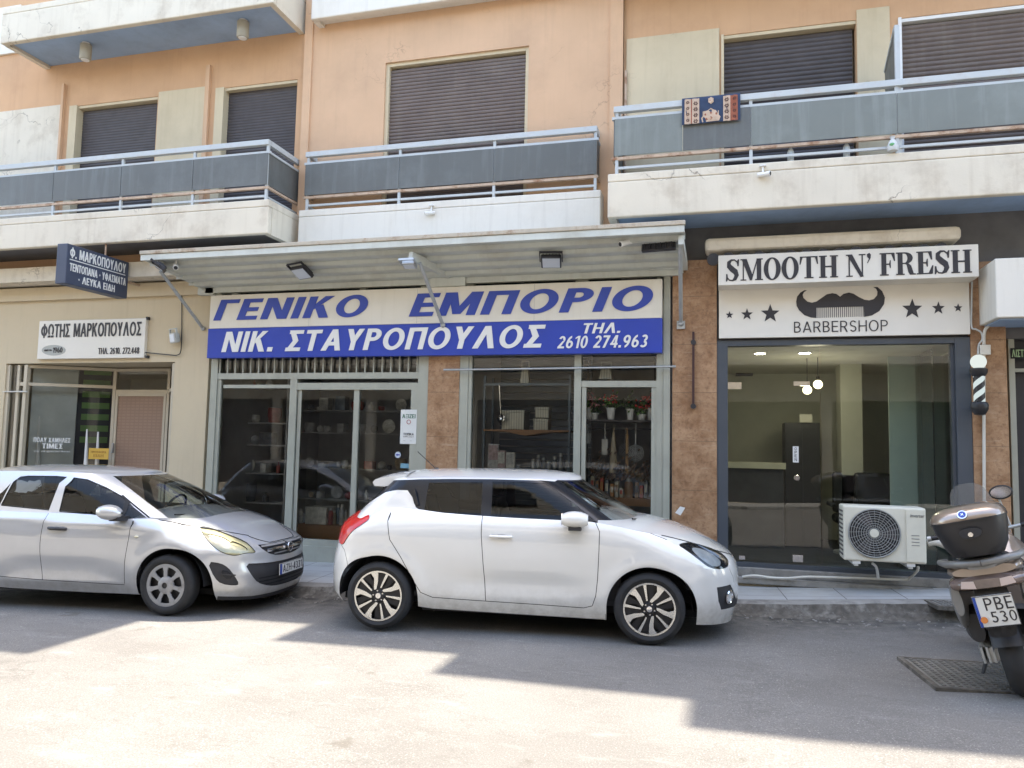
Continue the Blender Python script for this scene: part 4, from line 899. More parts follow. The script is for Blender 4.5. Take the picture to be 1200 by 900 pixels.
for (p0, q0, p1, q1, y) in ((504, 319, 545, 335, -.14), (232, 331, 250, 345, -.1), (760, 296, 795, 315, -.15)):
    a, b, c, d = rc(p0, q0, p1, q1, y); g = MB(); g.box(a, b, y, 0, c, d, bev=.008); g.build('trunking', M['canopy'], cn)

# ------------------------------------------------------------------ lights and cameras on the front
M['lens'] = mat('floodlight_lens', (.55, .6, .66), .12, var=.05); 
def flood(px, py, y, w, h, tilt, label, group=None, yaw=0.0, body='blackmetal'):
    p = at(px, py, y); o = thing('floodlight', label, 'floodlight', p, (R(tilt), 0, R(yaw)), group)
    g = MB(); g.box(-w/2, w/2, -.03, .025, -h/2, h/2, bev=.008)
    for k in range(6): xx = -w*.4+k*w*.16; g.box(xx-.004, xx+.004, .025, .05, -h*.4, h*.4)
    g.build('housing', M[body], o, local=True)
    g = MB(); g.box(-w/2+.018, w/2-.018, -.036, -.0305, -h/2+.018, h/2-.018); g.build('lens', M['lens'], o, local=True)
    g = MB(); g.bar((-w/2-.012, 0, 0), (-w/2-.012, .0, h*.5+.06), .012, .03, (0, 1, 0)); g.bar((w/2+.012, 0, 0), (w/2+.012, 0, h*.5+.06), .012, .03, (0, 1, 0)); g.box(-w/2-.018, w/2+.018, -.015, .015, h*.5+.055, h*.5+.067); g.build('bracket', M[body], o, local=True)
    return o
flood(354, 319, -.62, .27, .21, 58, 'black floodlight under the canopy above the first blue word', yaw=-20)
flood(646, 306, -.62, .25, .20, 62, 'black floodlight under the canopy above the second blue word', yaw=10)
flood(480, 310, -.96, .17, .12, 70, 'small grey floodlight at the canopy edge beside the middle strut', yaw=0, body='steel')
flood(772, 285, -.70, .40, .20, 12, 'broad black floodlight hung near the right end of the canopy', yaw=172)
flood(188, 313, -.98, .18, .15, 55, 'small black floodlight at the left end of the canopy', yaw=-55)
flood(204, 396, -.10, .17, .15, 10, 'old grey floodlight on the beige wall beside the small name sign', yaw=-25, body='steel')
def camera_(px, py, y, d, label, L=.15, r=.032):
    p = at(px, py, y); o = thing('security_camera', label, 'camera', p)
    d = Vector(d).normalized(); g = MB(); g.tube([-d*L*.5, d*L*.5], r, 14); g.tube([d*L*.5-d*.01, d*(L*.5+.03)], r*1.15, 14); g.build('body', M['white'], o, local=True, smooth=40)
    g = MB(); g.tube([d*(L*.5+.024), d*(L*.5+.034)], r*.85, 14); g.build('lens', M['black'], o, local=True)
    g = MB(); g.tube([(0, 0, r*.5), (0, .02, .1)], .012, 8); g.box(-.035, .035, -.01, .05, .1, .115); g.build('mount', M['white'], o, local=True)
camera_(206, 311, -.85, (.5, -.6, -.45), 'white security camera under the left end of the canopy')
camera_(735, 284, -.80, (-.7, -.6, -.35), 'white security camera under the canopy beside the broad black floodlight')
camera_(505, 249.5, -.28, (-1, -.3, -.1), 'tiny camera on the white front of the middle balcony', .10, .022)
camera_(894, 204.5, -.84, (.9, -.4, -.05), 'tiny camera on the front of the right balcony', .11, .026)
def soffit_lamp(px, py, label):
    y = -.42; p = at(px, py, y); o = thing('soffit_lamp', label, 'lamp', (p.x, y, 7.84))
    g = MB(); g.lathe([(.06, -.02), (.06, 0), (.03, .005)], (0, 0, 0)); g.build('base', M['white'], o, local=True)
    g = MB(); g.lathe([(.0, -.27), (.075, -.27), (.085, -.25), (.085, -.03), (.05, -.02), (0, -.02)], (0, 0, 0)); g.build('shade', mat('olive_grey_glass', (.36, .33, .26), .4), o, local=True, smooth=40)
    g = MB(); g.lathe([(0, -.282), (.055, -.28), (.06, -.271), (0, -.2705)], (0, 0, 0)); g.build('diffuser', M['white'], o, local=True)
soffit_lamp(101, 52, 'left of two cylinder lamps under the blue upper balcony'); soffit_lamp(285, 28, 'right of two cylinder lamps under the blue upper balcony')

# ------------------------------------------------------------------ air conditioner
ya = -.62
a0 = at(988, 592, ya); a1 = at(1086.5, 661, ya); ax0, ax1 = a0.x, a1.x; az1 = (a0.z+at(1086, 596, ya).z)/2; az0 = (at(988, 657, ya).z+a1.z)/2
ac = thing('air_conditioner', 'ivory outdoor air conditioner with round fan grille in front of the barbershop glass', 'air conditioner', ((ax0+ax1)/2, ya+.15, az0))
g = MB(); g.box(ax0, ax1, ya, ya+.33, az0, az1, bev=.018); g.build('casing', M['acwhite'], ac)
H_ = az1-az0; fcx, fcz = ax0+(ax1-ax0)*.375, az0+H_*.515; fr_ = H_*.435
g = MB(); g.lathe([(0, .0), (fr_, 0), (fr_, -.004), (0, -.004)], (fcx, ya, fcz), 'y', 48); g.build('fan_opening', M['black'], ac)
g = MB()
for k in range(9): rr = fr_*(.22+.78*k/8); g.tube([(fcx+rr*math.cos(2*PI*j/48), ya-.014-.008*math.sin(PI*k/8), fcz+rr*math.sin(2*PI*j/48)) for j in range(48)], .0035 if k < 8 else .008, 5, closed=True)
for j in range(24): q_ = 2*PI*j/24; g.tube([(fcx+fr_*.2*math.cos(q_), ya-.016, fcz+fr_*.2*math.sin(q_)), (fcx+fr_*math.cos(q_+.25), ya-.012, fcz+fr_*math.sin(q_+.25))], .0026, 4)
gr = g.build('fan_grille', mat('grey_grille', (.30, .30, .28), .45), ac)
g = MB(); g.lathe([(0, -.024), (fr_*.17, -.022), (fr_*.19, -.008), (0, -.008)], (fcx, ya, fcz), 'y', 24); g.build('hub', M['acwhite'], gr)
g = MB()
for j in range(3):
    q_ = 2*PI*j/3; g.prism([(fr_*r_*math.cos(q_+t_), fr_*r_*math.sin(q_+t_)) for r_, t_ in ((.12, 0), (.5, -.35), (.9, -.3), (.92, .35), (.5, .35), (.15, .5))], (fcx, ya-.005, fcz), EX, EZ, (0, -1, 0), 0, .002)
g.build('fan_blades', M['shutter_dark'], ac)
g = MB(); xr_ = ax0+(ax1-ax0)*.76; g.box(xr_, ax1-.02, ya-.006, ya-.0005, az0+.02, az1-.02, bev=.004); g.box(xr_-.014, xr_-.008, ya-.003, ya+.001, az0+.02, az1-.02); g.build('service_panel', M['acwhite'], ac)
g = MB(); 
for k in range(4): g.box(xr_+.05, ax1-.07, ya-.0085, ya-.0065, az0+H_*.5-k*.035, az0+H_*.5-k*.035+.008)
g.text('inverter', (xr_+.04, ya-.0065, az1-.1), EX, EZ, .14, .035, .2, .01, .002); g.build('markings', mat('grey_print', (.2, .2, .19), .5), ac)
g = MB()
for k in range(11):
    z_ = az0+.05+k*(H_-.1)/10.5; g.box(ax0-.006, ax0-.001, ya+.03, ya+.30, z_, z_+.018)
g.build('side_louvre', M['shutter_dark'], ac)
for xx in (ax0+.13, ax1-.15):
    g = MB(); g.box(xx-.04, xx+.04, ya+.02, ya+.30, az0-.035, az0+.002); g.box(xx-.02, xx+.02, ya+.04, .05, az0-.06, az0-.036); g.build('foot', M['white'], ac)
def cable(name, pts, r, m, label, cat='cable', n=8, sub=5):
    """a smooth run through the given points"""
    P = [Vector(p) for p in pts]; out = []
    for i in range(len(P)-1):
        p0 = P[max(0, i-1)]; p1, p2 = P[i], P[i+1]; p3 = P[min(len(P)-1, i+2)]
        for k in range(sub):
            t = k/sub; out.append(0.5*((2*p1)+(p2-p0)*t+(2*p0-5*p1+4*p2-p3)*t*t+(3*p1-p0-3*p2+p3)*t**3))
    out.append(P[-1]); g = MB(); g.tube(out, r, n); c = sum(out, Vector())/len(out)
    me = g.v; g.v = [(v[0]-c.x, v[1]-c.y, v[2]-c.z) for v in me]
    o = g.build(name, m, smooth=60); o.location = c; return tag(o, label, cat)
cable('drain_hose', [at(870, 676, -.24), at(884, 674.5, -.24), at(905, 677, -.24), at(925, 677.5, -.24), at(947, 676, -.24), at(985, 677, -.24), at(1020, 678, -.24), at(1060, 679.5, -.24), at(1067, 677, -.28), at(1075, 669, -.42), at(1076, 664, -.45)], .014, M['conduit'], 'pale drain hose lying along the barbershop step', 'hose')
cable('drain_hose', [at(1022, 660, -.45), at(1027, 665, -.42), at(1029, 677, -.27)], .015, M['white'], 'short white hose dropping from the air conditioner to the step', 'hose')
cable('insulated_pipe', [at(1087, 636, -.5), at(1096, 635, -.5), at(1110, 640, -.45), at(1125, 652, -.3), at(1135, 656, -.06)], .04, M['conduit'], 'thick white insulated pipe curving from the air conditioner behind the scooter', 'pipe', 12)

# ------------------------------------------------------------------ barber pole
yp = -.26; pc = at(1147.3, 452, yp)
bp = thing('barber_pole', 'lit barber pole with white globe and black spiral stripes beside the barbershop', 'barber pole', pc)
s_ = at(1158, 452, yp).x-pc.x; zz = lambda py: at(1147, py, yp).z-pc.z
g = MB(); g.lathe([(0, zz(487)), (s_*.6, zz(486)), (s_*.95, zz(480)), (s_*1.0, zz(475)), (s_*.9, zz(472)), (s_*.75, zz(471)), (0, zz(471))]); g.build('base', M['black'], bp, local=True, smooth=35)
g = MB(); g.lathe([(0, zz(441)), (s_*.7, zz(441)), (s_*.95, zz(437)), (s_*1.0, zz(433)), (s_*.8, zz(431.5)), (0, zz(431))]); g.build('cap', M['black'], bp, local=True, smooth=35)
rcy = s_*.62; z0_, z1_ = zz(471), zz(441)
g = MB(); g.lathe([(rcy, z0_), (rcy, z1_)], n=32); tb = g.build('tube', emitter('lit_white_tube', (.70, .88, 1.0), .135), bp, local=True, smooth=60)
g = MB()
for st_ in range(2):
    rows = []
    for k in range(41):
        z_ = z0_+(z1_-z0_)*k/40; q0 = PI*st_+2*PI*1.05*k/40*1.0
        rows.append([(1.012*rcy*math.cos(q0+u_), 1.012*rcy*math.sin(q0+u_), z_) for u_ in [1.55*j/10 for j in range(11)]])
    g.grid(rows)
g.build('spiral_stripes', M['black'], tb, local=True, smooth=60)
g = MB(); g.ball((0, 0, zz(424)), s_*.9, n=24, m=14); g.build('globe', emitter('lit_white_globe', (.78, .92, 1.0), .145), bp, local=True, smooth=60)
g = MB(); g.box(-.02, .02, .02, .2, zz(480), zz(476)); g.box(-.02, .02, .02, .2, zz(438), zz(434)); g.build('wall_arm', M['blackmetal'], bp, local=True)
jb = MB(); a, b, c, d = rc(1148.5, 404, 1161.5, 415.5, -.13); jb.box(a, b, -.13, -.06, c, d, bev=.006); tag(jb.build('junction_box', M['conduit']), 'pale grey junction box above the barber pole', 'junction box')
cable('power_cable', [at(1139, 330, -.1), at(1138.5, 360, -.1), at(1138.6, 383, -.1), at(1144, 386, -.1), at(1150, 390, -.1), at(1151, 398, -.1), at(1147, 404, -.1), at(1146, 415, -.12)], .010, M['pvc'], 'thin cable running down beside the barbershop sign to the pole')
cable('pipe', [at(1184, 377, -.10), at(1172, 377, -.10), at(1161, 380, -.1), at(1154, 388, -.1), at(1153, 404, -.1)], .018, M['conduit'], 'curved pale conduit under the white entrance canopy', 'pipe')
cable('pipe', [at(1153, 416, -.09), at(1153, 500, -.09), at(1153.5, 600, -.09), at(1154, 690, -.09)], .017, M['conduit'], 'straight pale conduit down the stone pier behind the scooter', 'pipe')
# bar on the stone pier
lb = thing('locking_bar', 'dark red iron bar fixed upright on the stone pier', 'bar', at(812.5, 435, -.09))
g = MB(); h0 = at(812.5, 478, -.09).z-at(812.5, 435, -.09).z; h1 = at(812.5, 389, -.09).z-at(812.5, 435, -.09).z
g.box(-.014, .014, -.02, .005, h0, h1); g.build('bar', mat('dark_red_iron', (.055, .022, .02), .55, var=.2), lb, local=True)
g = MB()
for z_ in (h0+.02, h1-.13): g.tube([(0, -.03, z_), (0, .03, z_)], .032, 14)
g.build('bolt', M['blackmetal'], lb, local=True)
g = MB(); p = [at(a, b, -.064) for a, b in ((791, 601), (797, 593.5), (803, 595), (797.5, 604))]; g.add([(v.x, -.064, v.z) for v in p]+[(v.x, -.061, v.z) for v in p], [(0, 1, 2, 3), (7, 6, 5, 4)]); tag(g.build('paper_scrap', M['letterwhite']), 'torn white paper scrap stuck low on the wide stone pier', 'paper')
# horizontal rod and wall cables
cable('rod', [at(520, 433.5, -.12), at(600, 432.5, -.12), at(700, 431, -.12), at(792, 429.5, -.12)], .014, M['steel'], 'thin steel rod across the window right of the narrow stone pier', 'rod')
cable('wall_cable', [at(213, 330, -.02), at(213, 380, -.02), at(212, 410, -.03), at(208, 416, -.03), at(200, 416, -.03), at(170, 413, -.03)], .007, M['black'], 'thin dark cable looping from the grey floodlight to the name sign')
cable('wall_cable', [at(0, 459, .015), at(15, 459, .0), at(32, 459, .0)], .012, M['conduit'], 'short pale cable across the left jamb of the textile shop')
# ------------------------------------------------------------------ notices on the glass
def notice(name, px0, py0, px1, py1, y, col, label, cat='notice', texts=()):
    a, b, c, d = rc(px0, py0, px1, py1, y); o = thing(name, label, cat, ((a+b)/2, y, (c+d)/2))
    g = MB(); g.box(a, b, y-.003, y, c, d); g.build('sheet', mat(name+'_paper', col, .6, var=.03), o)
    for (s, u0, u1, v0, v1, tc) in texts:
        g = MB()
        if s == s.upper() and len(s) > 1: sans(g, s, (a+(b-a)*u0, y-.0032, d-(d-c)*v1), EX, EZ, (b-a)*(u1-u0), (d-c)*(v1-v0), .17, 0, .0015)
        else: g.text(s, (a+(b-a)*u0, y-.0032, d-(d-c)*v1), EX, EZ, (b-a)*(u1-u0), (d-c)*(v1-v0), 0, .012, .0015)
        g.build('lettering', mat('print', tc, .6, var=0), o)
    return o
o = notice('poster', 470, 480, 487.5, 520.5, -.035, (.66, .66, .62), 'white notice with green heading on the right sliding door', 'poster',
       [('ΑΞΙΖΕΙ', .1, .92, .13, .25, (.05, .16, .10)), ('ΤΟΠΙΚΑ', .2, .85, .68, .75, (.06, .06, .06)), ('κάθε μέρα', .2, .85, .77, .81, (.2, .2, .2)), ('- -', .2, .75, .89, .92, (.05, .05, .05))])
p = at(479, 494.5, -.039); g = MB(); g.tube([(p.x+.028*math.cos(2*PI*k/20), -.0385, p.z+.028*math.sin(2*PI*k/20)) for k in range(20)], .004, 5, closed=True); g.build('ring_mark', mat('red_print', (.4, .06, .05), .5), o)
p = at(466, 533, -.01); st = MB(); st.lathe([(0, -.003), (.042, -.003), (.042, 0), (0, 0)], (p.x, -.002, p.z), 'y', 28); o = st.build('sticker', mat('blue_white_sticker', (.55, .6, .65), .4)); tag(o, 'round pale sticker with blue arrow on the sliding door', 'sticker')
g = MB(); g.prism([(-.03, 0), (-.005, .02), (-.005, .008), (.03, .008), (.03, -.008), (-.005, -.008), (-.005, -.02)], (p.x, -.006, p.z), EX, EZ, (0, -1, 0), 0, .001); g.build('arrow', M['letterblue'], o, local=True)
notice('sticker', 469.5, 543, 486, 549, -.012, (.16, .33, .40), 'small pale blue strip sticker low on the sliding door', 'sticker')
# lettering on the textile shop's glass
tex = Vector((xk-xf, yb-.06, 0)).normalized(); nrm = tex.cross(Vector(EZ))
def on_pane(px, py):
    d = _ray(px, py); o = Vector((xf, .06, 0)); n = Vector((-tex.y, tex.x, 0)); t = (o-CAM_POS).dot(n)/d.dot(n); return CAM_POS+d*t
gl_ = thing('window_lettering', 'white Greek price lettering on the oblique glass of the textile shop', 'lettering', on_pane(62, 520))
for s, p0, p1, hp in (('ΠΟΛΥ ΧΑΜΗΛΕΣ', (40, 518), (83, 517), 5.5), ('ΤΙΜΕΣ', (50, 525.5), (74, 525), 6), ('για να φαντασθείτε', (40, 530), (83, 529.3), 2.6)):
    a = on_pane(*p0); b = on_pane(*p1); t_ = on_pane(p0[0], p0[1]-hp); g = MB()
    if s == s.upper(): sans(g, s, a-Vector((0, .012, 0)), tex, EZ, (b-a).length, t_.z-a.z, .2, 0, .002)
    else: g.text(s, a-Vector((0, .012, 0)), tex, EZ, (b-a).length, t_.z-a.z, 0, .004, .002)
    g.build('lettering', M['letterwhite'], gl_)
# goods in the textile shop window
pan = lambda u, d: Vector((xf, .06, 0))+tex*u*(Vector((xk-xf, yb-.06, 0)).length)+Vector((-tex.y, tex.x, 0))*d
def sheet(g, u0, u1, z0, z1, d):
    a, b = pan(u0, d), pan(u1, d); g.add([(a.x, a.y, z0), (b.x, b.y, z0), (b.x, b.y, z1), (a.x, a.y, z1)]+[(a.x-.01, a.y+.02, z0), (b.x-.01, b.y+.02, z0), (b.x-.01, b.y+.02, z1), (a.x-.01, a.y+.02, z1)], [(0, 1, 2, 3), (7, 6, 5, 4), (0, 4, 5, 1), (1, 5, 6, 2), (2, 6, 7, 3), (3, 7, 4, 0)])
g = MB(); sheet(g, .02, .53, gl, zm-.06, .22); tag(g.build('backing_board', mat('pale_grey_board', (.52, .54, .51), .7)), 'plain pale board behind the textile shop glass', 'board')
bl_ = thing('roller_blind', 'dark roller blind with green stripes hanging in the textile shop', 'blind', tuple(pan(.75, .3)))
g = MB(); sheet(g, .50, .98, gl, zm-.05, .30); g.build('cloth', M['interior_dark'], bl_)
for k in range(9):
    zz_ = zm-.1-k*.19; g = MB(); sheet(g, .58, .90, zz_-.10, zz_, .27); g.build('stripe', mat('green_stripe', (.13, .24, .075), .7), bl_)
notice('price_card', 104.5, 525, 127, 538.5, .48, (.60, .36, .06), 'yellow card standing in the textile shop window', 'card', [('ΠΡΟΣΦΟΡΑ', .12, .88, .25, .45, (.35, .18, .03)), ('ΕΙΔΗ', .25, .75, .55, .8, (.35, .18, .03))])
for px, h in ((101, 45), (114, 42), (45, 60)):
    yy_ = {101: .55, 114: .62, 45: .25}[px]; a = at(px, 548, yy_); t_ = at(px+1, 548-h, yy_); g = MB(); g.tube([a-Vector((0, 0, .3)), t_], [.045, .012], 8); o = g.build('cloth_roll', M['letterwhite']); tag(o, {101: 'leftmost of two pale narrow cloth rolls before the green striped blind', 114: 'rightmost of two pale narrow cloth rolls before the green striped blind', 45: 'pale narrow cloth roll standing before the plain board'}[px], 'cloth roll')

# ------------------------------------------------------------------ wares in the general store
def strip_tin(m0=(.50, .48, .40), m1=(.30, .29, .25)):
    m, nt, out = _nt('ribbed_tin'); t = NT(nt); b = t.n('BsdfPrincipled'); t.l(b.outputs[0], out.inputs[0]); tc = t.n('TexCoord').outputs['Object']
    w = t.n('TexWave'); w.inputs['Scale'].default_value = 9; w.inputs['Distortion'].default_value = .4; t.l(tc, w.inputs['Vector'])
    t.l(t.mix(w.outputs['Fac'], m0, m1), b.inputs['Base Color']); b.inputs['Roughness'].default_value = .4; b.inputs['Metallic'].default_value = .3; return m
M['tin'] = strip_tin()
yw = .26
rk = thing('shelf_rack', 'grey metal rack with a brown board shelf in the window right of the narrow pier', 'shelf rack', (at(615, 520, yw).x, yw, .2))
zsb = at(615, 508, yw).z; rx0, rx1 = at(567, 505, yw).x, at(667, 505, yw).x
g = MB()
for xx in (rx0, rx1):
    for yy in (yw, yw+.4): g.box(xx-.015, xx+.015, yy-.015, yy+.015, .0, at(600, 440, yw).z)
g.box(rx0, rx1, yw-.012, yw+.012, at(600, 452, yw).z, at(600, 449, yw).z); g.build('frame', mat('pale_blue_rack', (.16, .20, .23), .5), rk)
g = MB(); rows = [(rx0, zsb+.03), (rx0+.3, zsb+.02), ((rx0+rx1)/2, zsb-.03), (rx1-.3, zsb+.02), (rx1, zsb+.03), (rx1, zsb+.05), (rx0, zsb+.05)]
g.prism(rows, (0, yw-.03, 0), EX, EZ, (0, 1, 0), 0, .45); g.build('board', M['wood'], rk)
g = MB(); g.box(rx0-.02, rx1+.02, yw-.04, yw+.42, .55, .58); g.box(rx0-.02, rx1+.02, yw-.04, yw+.42, at(615, 559, yw).z-.03, at(615, 559, yw).z); g.build('shelf', M['room_grey'], rk)
def tin(px0, py0, px1, py1, label, y=None, m=None, name='tin_box', cat='box', lid=True):
    y = yw+.05 if y is None else y
    a, b, c, d = rc(px0, py0, px1, py1, y); o = thing(name, label, cat, ((a+b)/2, y, c))
    g = MB(); g.box(a, b, y, y+min(.3, b-a), c, d, bev=.01); g.build('box', m or M['tin'], o)
    if lid: g = MB(); g.box(a-.006, b+.006, y-.006, y+min(.3, b-a)+.006, d-.03, d+.006, bev=.006); g.build('lid', m or M['tin'], o)
    return o
tin(588, 481, 614, 504, 'large ribbed pale box on the brown board beside the ladle'); tin(625, 491, 642, 505, 'lower of two stacked ribbed pale boxes on the brown board'); tin(627, 477.5, 643, 490, 'upper of two stacked ribbed pale boxes on the brown board')
ld = thing('ladle', 'long handled steel ladle hanging before the large ribbed box', 'ladle', at(587, 490, yw-.05))
z0_ = at(587, 451, yw-.05).z-ld.location.z
g = MB(); g.tube([(-.035, 0, z0_), (-.005, 0, .05)], .008, 8); g.build('handle', M['chrome'], ld, local=True)
g = MB(); g.lathe([(0, .035), (.03, .03), (.052, .012), (.06, -.008), (.054, -.004), (.03, .022), (0, .027)], (0, 0, 0), 'y', 20); g.build('bowl', M['chrome'], ld, local=True, smooth=50)
def grater(px0, py0, px1, py1, label):
    a, b, c, d = rc(px0, py0, px1, py1, yw); o = thing('grater', label, 'grater', ((a+b)/2, yw, c))
    g = MB(); hexa(g, [(a+.03, yw+.03, d-.08), (b-.03, yw+.03, d-.08), (b-.03, yw+.09, d-.08), (a+.03, yw+.09, d-.08)], [(a, yw, c), (b, yw, c), (b, yw+.12, c), (a, yw+.12, c)]); g.build('body', M['tin'], o)
    g = MB(); xm = (a+b)/2; g.tube([(a+.02, yw+.06, d-.09), (a+.02, yw+.06, d), (b-.02, yw+.06, d), (b-.02, yw+.06, d-.09)], .012, 8); g.build('handle', M['pvc'], o)
grater(609, 423, 620, 452, 'steel grater standing high behind the rod, left window'); grater(702, 424, 717, 444, 'steel grater behind the rod above the door window')
M['pack'] = [mat('pack_%s' % n, c, .5, var=.35, vscale=25) for n, c in (('grey', (.46, .46, .45)), ('rose', (.42, .31, .31)), ('pale', (.56, .56, .52)))]
zp = at(615, 559, yw).z
for i, (p0, q0, p1) in enumerate(((572, 520, 584), (583, 528, 592), (593, 530, 603))):
    a, b, c, d = rc(p0, q0, p1, 540, yw); o = thing('packet', ['tallest grey packet on the rack below the brown board', 'narrow packet between two others on the rack', 'third packet on the rack, nearest to the glass jars'][i], 'packet', ((a+b)/2, yw, zp))
    g = MB(); g.box(a, b, yw, yw+.06, zp if i else zp, d, bev=.006); g.build('card', M['pack'][i % 3], o)
    g = MB(); g.box(a+.01, b-.01, yw-.003, yw-.0005, (zp+d)/2, d-.02); g.build('label', M['pack'][(i+1) % 3], o)
M['jarglass'] = mat('grey_jar_glass', (.16, .17, .18), .12, spec=.7, var=.2)
def jar(px, y, zb, h, r, label, m='jarglass', lidm='steel', group='jars and bottles on the window shelves', name='jar'):
    p = at(px, 540, y); o = thing(name, label, name, (p.x, y, zb), group=group)
    g = MB(); g.lathe([(0, 0), (r, 0), (r, h*.7), (r*.7, h*.85), (r*.6, h*.86), (0, h*.86)], n=16); g.build('body', m if not isinstance(m, str) else M[m], o, local=True, smooth=40)
    g = MB(); g.lathe([(r*.62, h*.86), (r*.62, h), (0, h)], n=16); g.build('lid', lidm if not isinstance(lidm, str) else M[lidm], o, local=True)
for i, px in enumerate((608, 625, 631, 637, 643, 650, 657, 664)): jar(px, yw+.1+(i % 2)*.08, zp, (.16, .24, .30, .26, .22, .28, .33, .24)[i], .04, 'grey glass jar in the row on the rack under the brown board')
# the narrow window beside it
yd = .16
sh = thing('shelf_rack', 'dark shelf rack with flower pots behind the narrow right window', 'shelf rack', (at(725, 540, yd).x, yd, .2))
zfp = at(725, 492, yd).z; zbk = at(725, 583, yd).z; qx0, qx1 = at(684, 500, yd).x, at(765, 500, yd).x
g = MB(); g.box(qx0, qx1, yd-.02, yd+.3, zfp-.025, zfp); g.build('shelf', M['shutter_dark'], sh)
g = MB(); g.box(qx0, qx1, yd-.05, yd+.35, zbk-.10, zbk); g.build('board', M['wood'], sh)
g = MB()
for xx in (qx0, qx1): g.box(xx-.012, xx+.012, yd+.28, yd+.31, .1, 2.9)
g.box(qx0, qx1, yd+.285, yd+.30, zfp-.12, zfp-.10); g.build('frame', M['interior_dark'], sh)
leafm = [mat('leaf_green', (.10, .19, .05), .5, var=.3, vscale=30), mat('leaf_dark', (.06, .12, .045), .5, var=.3, vscale=30)]
flow = [mat('red_petals', (.55, .04, .04), .5, var=.3), mat('pink_petals', (.55, .24, .26), .5, var=.3)]
def pot_plant(px, w, h, label, fl, seed):
    rr = random.Random(seed); p = at(px, 480, yd+.12); o = thing('potted_plant', label, 'plant', (p.x, yd+.12, zfp))
    g = MB(); g.lathe([(0, 0), (w*.36, 0), (w*.5, h), (w*.55, h), (w*.55, h-.015), (w*.46, h-.02), (0, h-.02)], n=20); g.build('pot', M['white'], o, local=True, smooth=40)
    g = MB()
    for k in range(90):
        c = Vector((rr.gauss(0, w*.55), rr.gauss(0, .05), h+abs(rr.gauss(.06, .07)))); n = Vector((rr.uniform(-1, 1), rr.uniform(-1, 1), rr.uniform(-.3, 1))).normalized(); u = n.orthogonal().normalized(); v = n.cross(u); s = rr.uniform(.015, .032)
        g.add([c-u*s, c-v*s*.5, c+u*s, c+v*s*.5], [(0, 1, 2, 3)])
    g.build('leaves', leafm[seed % 2], o, local=True)
    if fl is not None:
        g = MB()
        for k in range(26):
            c = Vector((rr.gauss(0, w*.6), rr.gauss(-.03, .04), h+.07+abs(rr.gauss(.05, .05)))); g.ball(c, rr.uniform(.010, .02), n=6, m=4)
        g.build('flowers', flow[fl], o, local=True)
for i, (px, w, h, l, fl) in enumerate(((690, .10, .16, 'pink flowered plant in a tall white pot at the left end of the flower shelf', 1), (697, .10, .09, 'low leafy plant in a squat white pot beside the pink flowers', 1), (716, .12, .16, 'bushy green plant with red flowers in a white pot', 0), (738.5, .10, .15, 'dark leafy plant in a slim white pot', None), (752, .11, .08, 'low dark plant in a squat white pot under red petals', 0), (763, .11, .16, 'red flowered plant at the right end of the flower shelf', 0))):
    pot_plant(px, w, h, l, fl, i)
zhk = zfp-.11
def utensil(px, py0, py1, kind, label, col):
    p = at(px, py0, yd+.27); q_ = at(px, py1, yd+.27); L = p.z-q_.z; o = thing('utensil' if kind != 'strainer' else 'strainer', label, 'utensil', (p.x, yd+.27, p.z))
    m = mat('utensil_'+kind, col, .5, var=.15)
    if kind == 'spoon':
        g = MB(); g.tube([(0, 0, 0), (0, 0, -L*.75)], .010, 8); g.build('handle', m, o, local=True); g = MB(); g.ball((0, 0, -L*.87), .035, .012, L*.14); g.build('head', m, o, local=True)
    elif kind == 'spatula':
        g = MB(); g.tube([(0, 0, 0), (0, 0, -L*.5)], .010, 8); g.build('handle', m, o, local=True); g = MB(); g.box(-.04, .04, -.005, .005, -L, -L*.5, bev=.004); g.build('head', m, o, local=True)
    elif kind == 'bag':
        g = MB(); g.lathe([(.012, 0), (.03, -L*.25), (.05, -L*.6), (.055, -L*.85), (.03, -L), (0, -L)], n=12); g.build('net', m, o, local=True, smooth=40); g = MB(); g.tube([(0, 0, 0), (.02, 0, .08), (0, 0, .1), (-.01, 0, .02)], .005, 6); g.build('handle', m, o, local=True)
    elif kind == 'pin':
        g = MB(); g.tube([(0, 0, 0), (0, 0, -L*.12), (0, 0, -L*.14), (0, 0, -L)], [.010, .010, .018, .020], 10); g.build('handle', m, o, local=True); g = MB(); g.tube([(0, -.001, .0), (-.03, -.001, -L*.02)], .006, 6); g.build('loop', m, o, local=True)
    else:
        g = MB(); g.tube([(0, 0, 0), (0, 0, -L*.55)], .008, 8); g.build('handle', m, o, local=True); g = MB(); r_ = L*.21
        for k in range(5): g.tube([(r_*(k+1)/5*math.cos(2*PI*j/20), 0, -L*.78+r_*(k+1)/5*math.sin(2*PI*j/20)) for j in range(20)], .004, 5, closed=True)
        for j in range(8): g.tube([(0, 0, -L*.78), (r_*math.cos(PI*j/4), 0, -L*.78+r_*math.sin(PI*j/4))], .003, 4)
        g.build('mesh_head', m, o, local=True)
utensil(689, 497, 520, 'spatula', 'grey spatula hanging at the left of the narrow window', (.3, .32, .33)); utensil(709, 496, 533, 'spatula', 'white handled spatula hanging under the red flowers', (.62, .60, .55))
utensil(719, 506, 560, 'bag', 'hanging net bag under the flower shelf', (.45, .38, .27)); utensil(735, 502, 558, 'pin', 'long wooden stick hanging from the flower shelf', (.46, .27, .13)); utensil(733, 500, 535, 'strainer', 'dark round strainer behind the long wooden stick', (.1, .1, .1)); utensil(745, 496, 541, 'strainer', 'steel spider strainer hanging right of the wooden stick', (.55, .56, .56))
cols = [(.50, .45, .34), (.30, .18, .10), (.42, .07, .05), (.14, .15, .17), (.42, .20, .08), (.55, .52, .44)]
